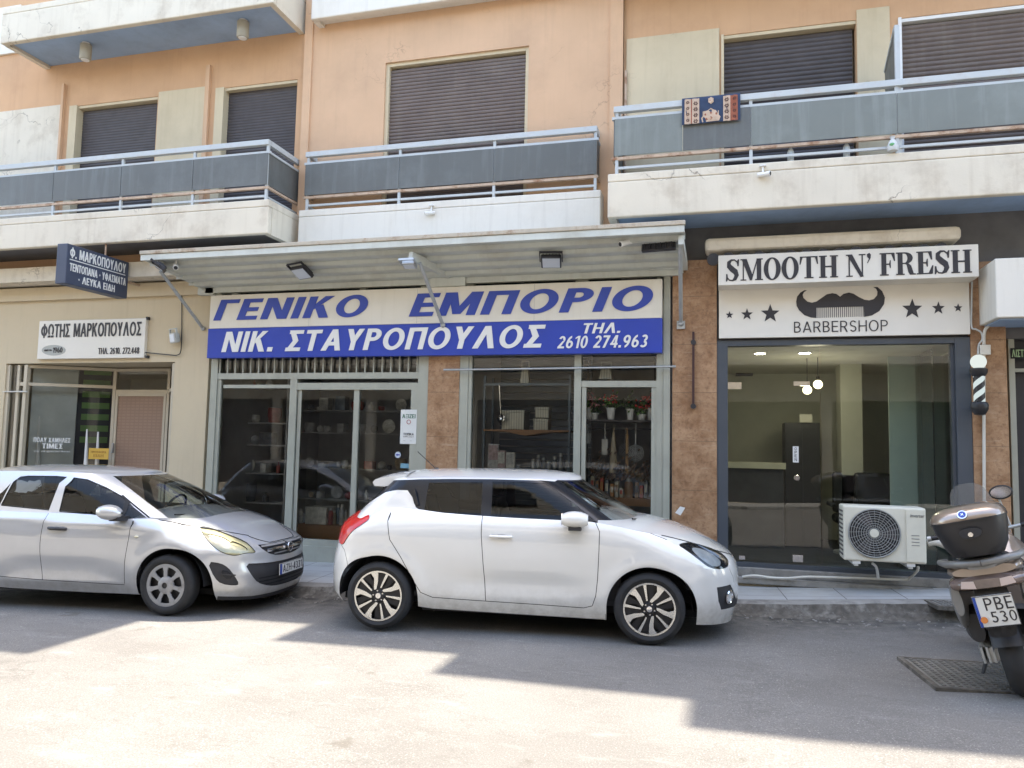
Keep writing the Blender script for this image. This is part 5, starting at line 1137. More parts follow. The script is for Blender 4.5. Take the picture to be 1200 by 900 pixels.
for i, px in enumerate((694, 699.5, 705, 711, 717, 722.5, 728, 746, 751.5, 757)):
    hh = (.26, .20, .24, .22, .17, .2, .12, .2, .16, .22)[i]; w = .045; p = at(px, 570, yd+.02)
    o = thing('box', 'small packaged goods box in the row on the brown bottom board', 'box', (p.x, yd+.02, zbk), group='boxes on the brown bottom board')
    g = MB(); g.box(-w/2, w/2, 0, .1, 0, hh, bev=.004); g.build('card', mat('box_card', cols[i % 6], .5, var=.3, vscale=20), o, local=True); g = MB(); g.box(-w/2+.006, w/2-.006, -.0025, -.0005, hh*.35, hh*.8); g.build('label', mat('box_label', cols[(i+2) % 6], .5, var=.3, vscale=30), o, local=True)
jar(737, yd+.05, zbk, .24, .06, 'big glass jar with brown contents on the bottom board', mat('brown_jar', (.26, .15, .08), .25, var=.2), 'steel', None)
rr = random.Random(5)
g = MB()
for k in range(220):
    c = Vector((rr.uniform(qx0+.05, qx1-.05), yd+.2+rr.uniform(0, .1), zbk+.2+abs(rr.gauss(.1, .12)))); n = Vector((rr.uniform(-1, 1), -1, rr.uniform(-1, 1))).normalized(); u = n.orthogonal().normalized(); v = n.cross(u); s = rr.uniform(.02, .04); g.add([c-u*s, c-v*s*.5, c+u*s, c+v*s*.5], [(0, 1, 2, 3)])
o = g.build('dried_flowers', [mat('dried_flower_mix', (.18, .12, .09), .6, var=.8, vscale=12)]); tag(o, 'tangled dried flowers behind the boxes on the bottom board', 'dried flowers')
# behind the sliding door
bx = thing('cardboard_box', 'open brown cardboard box of goods inside the left sliding door', 'box', (at(378, 625, .45).x, .45, .1))
a, b, c, d = rc(347, 614, 412, 640, .35)
g = MB(); g.box(a, b, .35, .85, c-.02, d); g.build('carton', M['cardboard'], bx)
M['ware'] = [mat('ware_'+n, c_, .4, var=.3, vscale=14) for n, c_ in (('steel', (.44, .45, .46)), ('white', (.62, .62, .58)), ('dark', (.10, .105, .115)), ('red', (.30, .07, .06)), ('tan', (.36, .29, .20)), ('blue', (.16, .21, .27)))]
a2, b2, c2_, d2_ = rc(358, 594, 382, 611, .42); o = thing('white_carton', 'white carton lying on top of the brown cardboard box', 'box', ((a2+b2)/2, .42, d)); g = MB(); g.box(a2, b2, .42, .7, d+.001, d2_, bev=.006); g.build('carton', M['ware'][1], o); g = MB(); g.box(a2-.003, b2+.003, .417, .703, d2_-.03, d2_+.004); g.build('lid', M['ware'][1], o)
for i, px in enumerate((350, 355, 386, 390, 394, 398.5, 403, 407.5)): jar(px, .5+(i % 3)*.07, d, (.26, .20, .18, .24, .20, .28, .30, .22)[i], .035, 'small bottle standing among the goods on the cardboard box', M['ware'][i % 6], M['ware'][(i+1) % 2], 'bottles on the cardboard box', 'bottle')
# shelves along the back of the shop
for (p0, p1, y, lab) in ((256, 336, .95, 'tall shelf unit of pots and household wares behind the left window pane'), (346, 486, 1.9, 'wide shelf unit of household wares at the back of the middle shop')):
    a, b = at(p0, 520, y).x, at(p1, 520, y).x; o = thing('shelf_unit', lab, 'shelf unit', ((a+b)/2, y, 0))
    rw = random.Random(p0); lev = []; z_ = .25
    while z_ < 2.7: lev.append(z_); z_ += rw.uniform(.34, .62)
    g = MB(); g.box(a, a+.03, y, y+.35, 0, 2.9); g.box(b-.03, b, y, y+.35, 0, 2.9)
    for z_ in lev: g.box(a+.03, b-.03, y, y+.33, z_-.02, z_)
    g.build('frame', M['room_grey'], o); cnt = 0
    for z_ in lev:
        x_ = a+.06+rw.uniform(0, .15)
        while x_ < b-.26 and cnt < 90:
            w = rw.uniform(.07, .24); h = w*rw.uniform(.6, 1.5); h = min(h, .33); m_ = M['ware'][rw.choice((0, 0, 1, 1, 2, 4, 5, 3) if rw.random() < .6 else (0, 1, 2))]; g = MB(); k_ = rw.random(); cx_ = x_+w/2; cnt += 1
            if k_ < .25: g.box(x_, x_+w, y+.03, y+.2, z_+.001, z_+h, bev=.012)
            elif k_ < .5: g.lathe([(0, 0), (w*.38, 0), (w*.5, h*.5), (w*.46, h), (w*.42, h), (0, h*.9)], (cx_, y+.13, z_+.001), n=16)
            elif k_ < .7: g.lathe([(0, 0), (w*.25, 0), (w*.27, h*.6), (w*.1, h*.8), (w*.1, h), (0, h)], (cx_, y+.12, z_+.001), n=12)
            elif k_ < .85: g.lathe([(0, .0), (w*.5, 0), (w*.5, .03), (0, .03)], (cx_, 0, z_+w*.5), n=20) if False else g.lathe([(0, y+.2), (w*.5, y+.18), (w*.5, y+.17), (0, y+.185)], (cx_, 0, z_+w*.5+.002), 'y', 20)
            else: g.ball((cx_, y+.12, z_+h*.35), w*.4, .09, h*.35)
            g.build('shelf_ware', m_, o, smooth=40); x_ += w+rw.uniform(.01, .22)
# ------------------------------------------------------------------ inside the barber's
cb = thing('counter', 'barber counter with pale top at the back of the barbershop', 'counter', (at(888, 590, 2.2).x, 2.2, zst))
a, b, c, d = rc(853, 541, 921, 550, 2.2)
g = MB(); g.box(a-.2, b, 2.2, 2.8, c, d); g.build('worktop', mat('pale_top', (.42, .40, .32), .4), cb)
g = MB(); g.box(a-.2, b-.03, 2.25, 2.78, zst-.04, c-.001); g.build('front', M['interior_dark'], cb)
bd = thing('cabinet', 'tall black cabinet with a small white sign inside the barbershop', 'cabinet', (at(940, 560, 2.6).x, 2.6, zst))
a, b, c, d = rc(920, 495, 962, 600, 2.6)
g = MB(); g.box(a, b, 2.6, 3.2, zst-.04, d); g.build('carcass', M['black'], bd); g = MB(); g.box((a+b)/2-.004, (a+b)/2+.004, 2.592, 2.6, zst, d-.02); g.build('door_gap', M['interior_dark'], bd)
notice('door_notice', 929, 523, 936, 542, .0, (.66, .66, .64), 'small white upright opening hours card on the barbershop door', 'notice', [('O', .3, .7, .06, .24, (.03, .03, .03)), ('P', .3, .7, .28, .46, (.03, .03, .03)), ('E', .3, .7, .5, .68, (.03, .03, .03)), ('N', .3, .7, .72, .92, (.03, .03, .03))])
sw = notice('switch_plate', 937, 485.5, 952, 495, 2.55, (.6, .58, .5), 'pair of pale switch plates above the black cabinet', 'switch')
tv = thing('wall_speaker', 'small dark square speaker on the back wall of the barbershop', 'speaker', at(872, 431, 3.8)); g = MB(); g.box(-.14, .14, -.1, .08, -.14, .14, bev=.01); g.build('cabinet', mat('dark_blue_box', (.03, .035, .07), .5), tv, local=True); g = MB(); g.box(-.11, .11, -.106, -.1, -.11, .11); g.build('grille', M['black'], tv, local=True)
for px, py, dy in ((946, 457, 1.6), (958.5, 450.5, 1.5)):
    p = at(px, py, dy); o = thing('pendant_lamp', 'lower left of two lit globe pendants in the barbershop' if px < 950 else 'upper right of two lit globe pendants in the barbershop', 'lamp', p)
    g = MB(); g.ball((0, 0, 0), .062, n=18, m=12); g.build('globe', emitter('warm_bulb', (1.0, .88, .6), .7), o, local=True, smooth=60)
    g = MB(); g.tube([(0, 0, .06), (0, 0, 3.0-p.z)], .006, 6); g.tube([(0, 0, .055), (0, 0, .11)], .022, 10); g.build('cord', M['black'], o, local=True)
    pl_ = bpy.data.lights.new('bulb_light', 'POINT'); pl_.energy = 1.0; pl_.color = (1.0, .93, .78); pl_.shadow_soft_size = .1; po = bpy.data.objects.new('bulb_light', pl_); COL.objects.link(po); po.parent = o; po.location = (0, -.02, -.16)
for px, py in ((890.5, 409, ), (943, 408)):
    p = at(px, py, .9); o = thing('ceiling_spot', 'left of two lit ceiling spots in the barbershop' if px < 900 else 'right of two lit ceiling spots in the barbershop', 'lamp', (p.x, .9, 3.0))
    g = MB(); g.lathe([(0, -.012), (.07, -.012), (.07, -.001), (0, -.001)]); g.build('diffuser', emitter('spot_light', (1, .97, .88), 14.0), o, local=True); g = MB(); g.lathe([(.07, -.015), (.09, -.015), (.09, -.001), (.0701, -.001)]); g.build('rim', M['white'], o, local=True)
for i, px in enumerate((1000, 1022)):
    o = thing('barber_chair', ('left' if i == 0 else 'right')+' one of two dark barber chairs dimly seen behind the glass', 'chair', (at(px, 560, 2.2).x, 2.2-.3*i, zst-.05))
    g = MB(); g.lathe([(0, 0), (.28, 0), (.28, .03), (.06, .06), (.05, .4), (0, .4)]); g.build('base', M['steel'], o, local=True)
    g = MB(); g.box(-.27, .27, -.28, .25, .42, .55, bev=.05); g.build('seat', M['black'], o, local=True); g = MB(); g.box(-.25, .25, .2, .32, .55, 1.15, bev=.05); g.build('backrest', M['black'], o, local=True)
    for sx in (-1, 1): g = MB(); g.box(sx*.3-.04, sx*.3+.04, -.2, .22, .66, .72, bev=.02); g.build('armrest', M['black'], o, local=True)
# number strip above the far right door
nb = notice('name_strip', 1184, 408, 1215, 420, .05, (.02, .022, .02), 'black strip with pale green lettering above the dark door at the right edge', 'sign', [('ΛΙΣΤΣΙΑΣ', .05, .95, .15, .85, (.35, .5, .28))])
# ------------------------------------------------------------------ on the balconies
def rug():
    yr = -.8+.05; x0, x1 = at(799.5, 125, yr).x, at(867.5, 125, yr).x; zr = zsR[0]; zb = at(833, 146, yr).z
    o = thing('rug', 'small navy rug with beige and rust patterned borders draped over the right balcony rail', 'rug', ((x0+x1)/2, yr, zr))
    w = x1-x0; hz = zr-zb+.0
    prof = [(.22, -.30), (.05, -.02), (.047, .006), (.02, .012), (-.04, .012), (-.052, .0), (-.056, -.05), (-.060, -hz*.5), (-.062, -hz)]
    def wob(u, v): return .006*math.sin(u*9+v*3)
    g = MB(); rows = [[(-w/2+w*k/20, y_+(wob(k/20*6, z_*5) if z_ < -.04 else 0), z_) for k in range(21)] for (y_, z_) in prof]
    g.grid(rows); base = g.build('cloth', mat('navy_wool', (.035, .055, .10), .95, var=.15, vscale=12, bump=.5, bscale=300), o, local=True, smooth=60)
    be, ru, dk = mat('beige_wool', (.52, .38, .28), .95, var=.15, vscale=20), mat('rust_wool', (.30, .10, .06), .95, var=.15, vscale=20), mat('brown_wool', (.07, .03, .03), .95, var=.1)
    def P(u, v, d): z_ = -.012-(hz-.014)*v; return ((u-.5)*w, -.0625-d+(-.058+.0625)*(1-v)+wob(u*6, z_*5), z_)
    def patch(pts, d, m, nm):
        g = MB(); gg = [P(u, v, d) for u, v in pts]; g.add(gg, [tuple(range(len(gg)))]); return g
    def strip(u0, u1, m, nm):
        g = MB(); g.grid([[P(u0+(u1-u0)*k/4, v/12, .003) for k in range(5)] for v in range(13)]); return g.build(nm, m, base, local=True)
    strip(.045, .155, be, 'border_band'); strip(.175, .30, be, 'border_band'); strip(.71, .83, be, 'border_band'); strip(.85, .955, ru, 'border_band'); strip(.156, .174, ru, 'border_band'); strip(.831, .849, ru, 'border_band')
    g = MB()
    for cu, st_, s in ((.1, .0, .026), (.238, .1, .034), (.77, .03, .034), (.90, .0, .026)):
        for k in range(4):
            v = .14+st_*.6+k*.235
            if v > .95: continue
            for a in range(6):
                q_ = 2*PI*a/6; g.add([P(cu+s*1.2*(math.cos(q_+t_)*r_), v+s*2.4*(math.sin(q_+t_)*r_), .005) for r_, t_ in ((.35, -.5), (1, -.32), (1, .32), (.35, .5))], [(0, 1, 2, 3)])
    g.build('border_pattern', dk, base, local=True)
    g = MB()
    def poly(pts, d): g.add([P(u, v, d) for u, v in pts], [tuple(range(len(pts)))])
    poly([(.35, .97), (.33, .80), (.36, .74), (.36, .56), (.44, .52), (.50, .44), (.56, .52), (.635, .56), (.635, .74), (.665, .80), (.64, .97)], .004)
    poly([(.50+.055*math.cos(2*PI*k/12)*(1 if k % 2 else .8), .13+.15*math.sin(2*PI*k/12)*(1 if k % 2 else .8)) for k in range(12)], .004); g.build('medallion', be, base, local=True)
    g = MB()
    for (u, v, s) in ((.5, .84, .03), (.43, .86, .025), (.57, .86, .025), (.41, .68, .022), (.59, .68, .022), (.5, .64, .02), (.5, .13, .025)): poly([(u-s, v), (u, v-s*2.4), (u+s, v), (u, v+s*2.4)], .006)
    g.build('medallion_pattern', ru, base, local=True)
rug()
def bottle(px, py, y, label, h=.22):
    p = at(px, py, y); o = thing('bottle', label, 'bottle', (p.x, y, Z(712, 204, yr_)-.0))
    g = MB(); g.lathe([(0, 0), (.038, 0), (.04, .02), (.036, h*.3), (.04, h*.6), (.03, h*.75), (.014, h*.88), (.014, h*.94), (0, h*.94)], n=14); g.build('body', mat('cloudy_plastic', (.45, .5, .52), .25), o, local=True, smooth=50)
    g = MB(); g.lathe([(.016, h*.94), (.016, h), (0, h)], n=12); g.build('cap', M['white'], o, local=True)
bottle(926.5, 181, -.68, 'left clear plastic bottle standing on the right balcony edge'); bottle(992, 175, -.68, 'right clear plastic bottle standing on the right balcony edge')
p = at(1046, 166, -.82); o = thing('white_bag', 'white and green plastic bag tied to the right balcony railing', 'bag', p)
g = MB(); g.lathe([(.0, -.11), (.05, -.105), (.062, -.06), (.045, -.01), (.018, .03), (.03, .055), (.012, .06)], (0, 0, 0), 'z', 9); g.build('bag', mat('grey_white_film', (.52, .53, .52), .35), o, local=True, smooth=60); g = MB(); g.ball((-.012, -.045, -.05), .03, .016, .022); g.build('print', mat('green_print', (.1, .3, .12), .5), o, local=True, smooth=60)
for i, px in enumerate((1080, 1127)):
    p = at(px, 165, -.55); o = thing('planter', ('left' if i == 0 else 'right')+' one of two red plant troughs on the right balcony floor', 'planter', (p.x, -.55, ZF+.08)); g = MB(); g.box(-.22, .22, -.1, .1, 0, .2, bev=.02); g.build('trough', mat('red_plastic', (.38, .06, .04), .45), o, local=True); g = MB(); g.box(-.2, .2, -.08, .08, .19, .205); g.build('soil', M['interior_dark'], o, local=True)
# frosted screen dividing the right balcony
sc = thing('balcony_screen', 'grey frosted screen with sloping top dividing the right balcony', 'screen', (at(1050, 60, -.75).x, -.4, 5.0))
xs2_ = at(1051, 60, -.72).x; a = onx(1050, 30, xs2_); b = onx(1028, 55, xs2_)
z0_ = zsR[0]-.2; zt1 = at(1051, 31, -.72).z; zt2_ = zt1-.22
g = MB(); g.prism([(-.70, z0_), (-.70, zt1), (-.62, zt1), (-.1, zt2_), (-.1, z0_)], (xs2_, 0, 0), (0, 1, 0), EZ, EX, -.006, .006); g.build('panel', M['greypanel'], sc)
g = MB(); g.box(xs2_-.025, xs2_+.025, -.75, -.70, ZF, zt1); g.bar((xs2_, -.72, zt1), (xs2_, -.62, zt1), .04, .04); g.bar((xs2_, -.62, zt1), (xs2_, -.1, zt2_), .035, .035); g.build('frame', M['rail'], sc)
# iron drain covers in the ground
def grate(c, w, d, rz, label, z):
    o = thing('drain_grate', label, 'grate', (c[0], c[1], z), (0, math.atan(-.0), rz))
    g = MB(); g.box(-w/2, w/2, -d/2, d/2, -.03, .004); nx, ny = int(w/.055), int(d/.055)
    for i in range(nx):
        for k in range(ny):
            x = -w/2+.04+i*(w-.08)/(nx-1); y = -d/2+.04+k*(d-.08)/(ny-1); g.box(x-.014, x+.014, y-.014, y+.014, .003, .012)
    g.build('plate', mat('worn_iron', (.21, .20, .18), .6, metal=.4, var=.25, dirt=(.10, .09, .08), dirt_amt=.5), o, local=True)
    g = MB(); frame_rect(g, -w/2-.04, w/2+.04, 0, 0, .0, 0, 0) if False else None
    g = MB(); 
    for (a_, b_, c_, d_) in ((-w/2-.04, w/2+.04, -d/2-.04, -d/2), (-w/2-.04, w/2+.04, d/2, d/2+.04), (-w/2-.04, -w/2, -d/2, d/2), (w/2, w/2+.04, -d/2, d/2)): g.box(a_, b_, c_, d_, -.03, .008)
    g.build('rim', M['kerb_dirt'], o, local=True)
gp = onz(1150, 793, gz(1.9)); grate((gp.x, gp.y), .85, .75, R(6), 'large studded iron cover in the road beside the scooter', gz(gp.x)+.006)
gp = onz(1121, 710, gz(2.4)+.16); grate((gp.x, gp.y+.12), .34, .26, R(8), 'small iron grate in the pavement behind the scooter', gz(gp.x)+SW_H+.052)
# ------------------------------------------------------------------ cars: curved body shells measured in side view
def lut(pts):
    xs = np.array([p[0] for p in pts], float); ys = np.array([p[1] for p in pts], float)
    n = len(xs); d = np.diff(ys)/np.diff(xs); m = np.zeros(n)
    m[1:-1] = np.where(d[:-1]*d[1:] > 0, 2*d[:-1]*d[1:]/(d[:-1]+d[1:]+1e-12), 0); m[0] = d[0]; m[-1] = d[-1]
    def f(x):
        x = np.asarray(x, float); xc = np.clip(x, xs[0], xs[-1]); i = np.clip(np.searchsorted(xs, xc)-1, 0, n-2)
        h = xs[i+1]-xs[i]; t = (xc-xs[i])/h
        r = ys[i]*(2*t**3-3*t**2+1)+h*m[i]*(t**3-2*t**2+t)+ys[i+1]*(-2*t**3+3*t**2)+h*m[i+1]*(t**3-t**2)
        return r
    return f
class Shell:
    """a wall wrapped round the car: u runs along the side and round the corners, z is height"""
    def __init__(s, W, xn, xr, LA, LB, pf, pr, mod=None):
        s.W, s.xn, s.xr, s.LA, s.LB, s.pf, s.pr, s.mod = W, xn, xr, LA, LB, pf, pr, mod
    def P(s, u, z):
        u = np.asarray(u, float); z = np.asarray(z, float)+0*u
        xA = s.xn(z)-s.LA; xB = s.xr(z)+s.LB
        th = np.clip((u-xA)/s.LA, 0, PI/2); ph = np.clip((xB-u)/s.LB, 0, PI/2)
        x = np.where(u > xA, xA+s.LA*np.sin(th)**(2/s.pf), np.where(u < xB, xB-s.LB*np.sin(ph)**(2/s.pr), u))
        w = s.W(z)
        if s.mod is not None: w = w+s.mod(x, z)
        y = w*np.clip(np.cos(th), 0, 1)**(2/s.pf)*np.clip(np.cos(ph), 0, 1)**(2/s.pr)
        return np.stack([x, y, z], -1)
    def umax(s, z): return s.xn(z)-s.LA+s.LA*PI/2
    def umin(s, z): return s.xr(z)+s.LB-s.LB*PI/2
    def ux(s, x, z):
        """u of the point of the side seen at x, z"""
        xA = float(s.xn(z))-s.LA; xB = float(s.xr(z))+s.LB
        if x > xA: return xA+s.LA*math.asin(min(1, ((x-xA)/s.LA)**(s.pf/2)))
        if x < xB: return xB-s.LB*math.asin(min(1, ((xB-x)/s.LB)**(s.pr/2)))
        return x
    def normals(s, u, z):
        e = 2e-3; a = s.P(u+e, z)-s.P(u-e, z); b = s.P(u, z+e)-s.P(u, z-e); n = np.cross(a, b)
        l = np.linalg.norm(n, axis=-1, keepdims=True); l[l < 1e-12] = 1; n = n/l
        return -n
def dens(poly, st=.03, closed=True):
    out = []; m = len(poly)
    for i in range(m if closed else m-1):
        a = poly[i]; b = poly[(i+1) % m]; k = max(1, int(math.hypot(b[0]-a[0], b[1]-a[1])/st))
        for j in range(k): out.append((a[0]+(b[0]-a[0])*j/k, a[1]+(b[1]-a[1])*j/k))
    if not closed: out.append(poly[-1])
    return out
def smooth_poly(poly, it=2):
    for _ in range(it):
        m = len(poly); out = []
        for i in range(m):
            a = poly[i]; b = poly[(i+1) % m]; out += [(a[0]*.75+b[0]*.25, a[1]*.75+b[1]*.25), (a[0]*.25+b[0]*.75, a[1]*.25+b[1]*.75)]
        poly = out
    return poly
def inpoly(px, py, poly):
    c = np.zeros(px.shape, bool); m = len(poly)
    for i in range(m):
        x1, y1 = poly[i]; x2, y2 = poly[i-1]
        if y1 == y2: continue
        c ^= ((y1 > py) != (y2 > py)) & (px < (x2-x1)*(py-y1)/(y2-y1)+x1)
    return c
def strip(line, w):
    n = len(line); l, r = [], []
    for i in range(n):
        a = line[max(0, i-1)]; b = line[min(n-1, i+1)]; dx, dy = b[0]-a[0], b[1]-a[1]; d = math.hypot(dx, dy)
        l.append((line[i][0]-dy/d*w/2, line[i][1]+dx/d*w/2)); r.append((line[i][0]+dy/d*w/2, line[i][1]-dx/d*w/2))
    return l+r[::-1]
def arc_poly(cx, cz, r, rz, zb, n=40):
    return [(cx+r*math.cos(PI*k/n), cz+rz*math.sin(PI*k/n)) for k in range(n+1)]+[(cx-r, zb), (cx+r, zb)]
def tri_shell(sh, domain, feats, gridst=.045, st=.03):
    """partition the domain by the feature polygons; returns {name: (uv array, triangles)}"""
    V, E = [], []
    def put(poly):
        p = dens(poly, st); b = len(V); V.extend(p); E.extend((b+i, b+(i+1) % len(p)) for i in range(len(p)))
    put(domain)
    for _, p in feats: put(p)
    d = np.array(domain); lo = d.min(0); hi = d.max(0)
    gx, gy = np.meshgrid(np.arange(lo[0]+gridst/2, hi[0], gridst), np.arange(lo[1]+gridst/2, hi[1], gridst)); gx = gx.ravel(); gy = gy.ravel()
    k = inpoly(gx, gy, domain); rr_ = np.random.RandomState(1); j = (rr_.rand(len(gx), 2)-.5)*gridst*.02
    V.extend((float(a), float(b)) for a, b in zip(gx[k]+j[k, 0], gy[k]+j[k, 1]))
    vs, es, fs, *_ = delaunay_2d_cdt([Vector(v) for v in V], E, [], 0, 1e-5)
    uv = np.array([tuple(v) for v in vs]); tr = np.array([tuple(f) for f in fs]); c = uv[tr].mean(1)
    own = np.full(len(tr), -1); ins = inpoly(c[:, 0], c[:, 1], domain)
    for i, (_, p) in reversed(list(enumerate(feats))): own[inpoly(c[:, 0], c[:, 1], p)] = i
    out = {}
    for i in range(-1, len(feats)):
        t = tr[(own == i) & ins]
        if len(t): out.setdefault('body' if i < 0 else feats[i][0], []).append(t)
    return uv, {n: np.concatenate(t) for n, t in out.items()}
def shell_mesh(name, m, parent, sh, uv, tris, off=0.0, sides=(1, -1), extra=None):
    used, inv = np.unique(tris, return_inverse=True); t = inv.reshape(tris.shape); q = uv[used]
    p = sh.P(q[:, 0], q[:, 1]); n = sh.normals(q[:, 0], q[:, 1]); p = p+n*off
    a = p[t]; fn = np.cross(a[:, 1]-a[:, 0], a[:, 2]-a[:, 0]); fl = (fn*n[t[:, 0]]).sum(1) < 0
    t = np.where(fl[:, None], t[:, ::-1], t)
    vs, ns, fs = [], [], []
    for s_ in sides:
        b = len(vs); mm = np.array([1, s_, 1]); vs += (p*mm).tolist(); ns += (n*mm).tolist(); fs += ((t if s_ > 0 else t[:, ::-1])+b).tolist()
    if extra:
        for (ev, en, ef) in extra: b = len(vs); vs += ev; ns += en; fs += [tuple(i+b for i in f) for f in ef]
    me = bpy.data.meshes.new(name); me.from_pydata(vs, [], fs); me.update()
    me.polygons.foreach_set('use_smooth', [True]*len(me.polygons)); me.normals_split_custom_set_from_vertices(ns)
    me.materials.append(m); o = bpy.data.objects.new(name, me); COL.objects.link(o); o.parent = parent; return o
def cap_rows(edge, crown, n=16, cp=2.0):
    """a crowned sheet spanning from the near edge curve to its mirror image"""
    return [[(x, y*k/n, z+(c*(1-abs(k/n)**cp))) for k in range(-n, n+1)] for (x, y, z), c in zip(edge, crown)]
def grid_extra(rows):
    a = np.array(rows); du = np.gradient(a, axis=0); dv = np.gradient(a, axis=1); n = np.cross(du, dv); l = np.linalg.norm(n, axis=-1, keepdims=True); l[l < 1e-9] = 1; n = n/l; n = np.where(n[..., 2:3] < 0, -n, n)
    nr, nc = a.shape[:2]; fs = [(i*nc+k, i*nc+k+1, (i+1)*nc+k+1, (i+1)*nc+k) for i in range(nr-1) for k in range(nc-1)]
    f0 = fs[len(fs)//2]; p = a.reshape(-1, 3); fn = np.cross(p[f0[1]]-p[f0[0]], p[f0[2]]-p[f0[0]])
    if fn[2] < 0: fs = [f[::-1] for f in fs]
    return p.tolist(), n.reshape(-1, 3).tolist(), fs
def paint(name, col, metal=0.0, rough=.35, flake=0.0, dust=.25):
    m, nt, out = _nt(name); t = NT(nt); b = t.n('BsdfPrincipled'); t.l(b.outputs[0], out.inputs[0]); tc = t.n('TexCoord').outputs['Object']
    c = t.mix(t.ramp(t.noise(tc, 3.5, 6), .45, .8, (0, 0, 0, 1), (dust,)*3+(1,)), col, tuple(x*.72+.02 for x in col))
    sp = t.n('SeparateXYZ'); t.l(tc, sp.inputs[0]); mr = t.n('MapRange'); mr.inputs[1].default_value = .5; mr.inputs[2].default_value = .2; mr.inputs[3].default_value = 0; mr.inputs[4].default_value = .55
    t.l(sp.outputs[2], mr.inputs[0]); mm = t.n('Math', operation='MULTIPLY'); t.l(mr.outputs[0], mm.inputs[0]); t.l(t.ramp(t.noise(tc, 9, 6, .7), .35, .7), mm.inputs[1])
    c = t.mix(mm.outputs[0], c, (.30, .27, .22))
    t.l(c, b.inputs['Base Color']); b.inputs['Metallic'].default_value = metal; b.inputs['Roughness'].default_value = rough; b.inputs['Coat Weight'].default_value = 1.0; b.inputs['Coat Roughness'].default_value = .03; b.inputs['Coat IOR'].default_value = 1.75
    return m
M['lamp_red'] = mat('red_lamp_glass', (.55, .010, .008), .2, spec=.4, var=.15, coat=.3)
M['lamp_clear'] = glass('clear_lamp_cover', (.86, .88, .88), 1.5)
M['lamp_inner'] = mat('lamp_reflector', (.66, .67, .66), .3, metal=.25, var=.3, vscale=9)
M['windscreen'] = glass('windscreen_glass', (.82, .86, .84), 1.5)
M['lamp_cover_aged'] = glass('aged_lamp_cover', (.95, .93, .82), 1.45)
M['lamp_yellowed'] = mat('yellowed_lamp_cover', (.66, .62, .45), .16, spec=.7, var=.25, vscale=7, coat=1)
M['seam'] = mat('panel_gap', (.012, .012, .013), .7, var=0)
M['pillar_black'] = mat('gloss_black_trim', (.010, .012, .017), .2, spec=.3, var=0, coat=.15)
M['trim'] = mat('grey_black_trim', (.03, .03, .033), .55, var=.1, dirt=(.10, .09, .08), dirt_amt=.4)
M['seat'] = mat('grey_seat_cloth', (.075, .075, .08), .9, var=.2)
M['rim_silver'] = mat('machined_alloy', (.70, .69, .65), .25, metal=.8, var=.05)
M['rim_black'] = mat('black_alloy', (.016, .016, .018), .35, var=.1)
M['cover_grey'] = mat('dull_grey_wheel_cover', (.33, .33, .33), .45, metal=.35, var=.1, dirt=(.16, .14, .12), dirt_amt=.7, dscale=8)
M['plate'] = mat('plate_white', (.66, .66, .63), .4, var=.03)
M['plateblue'] = mat('plate_blue', (.02, .07, .34), .4, var=.03)

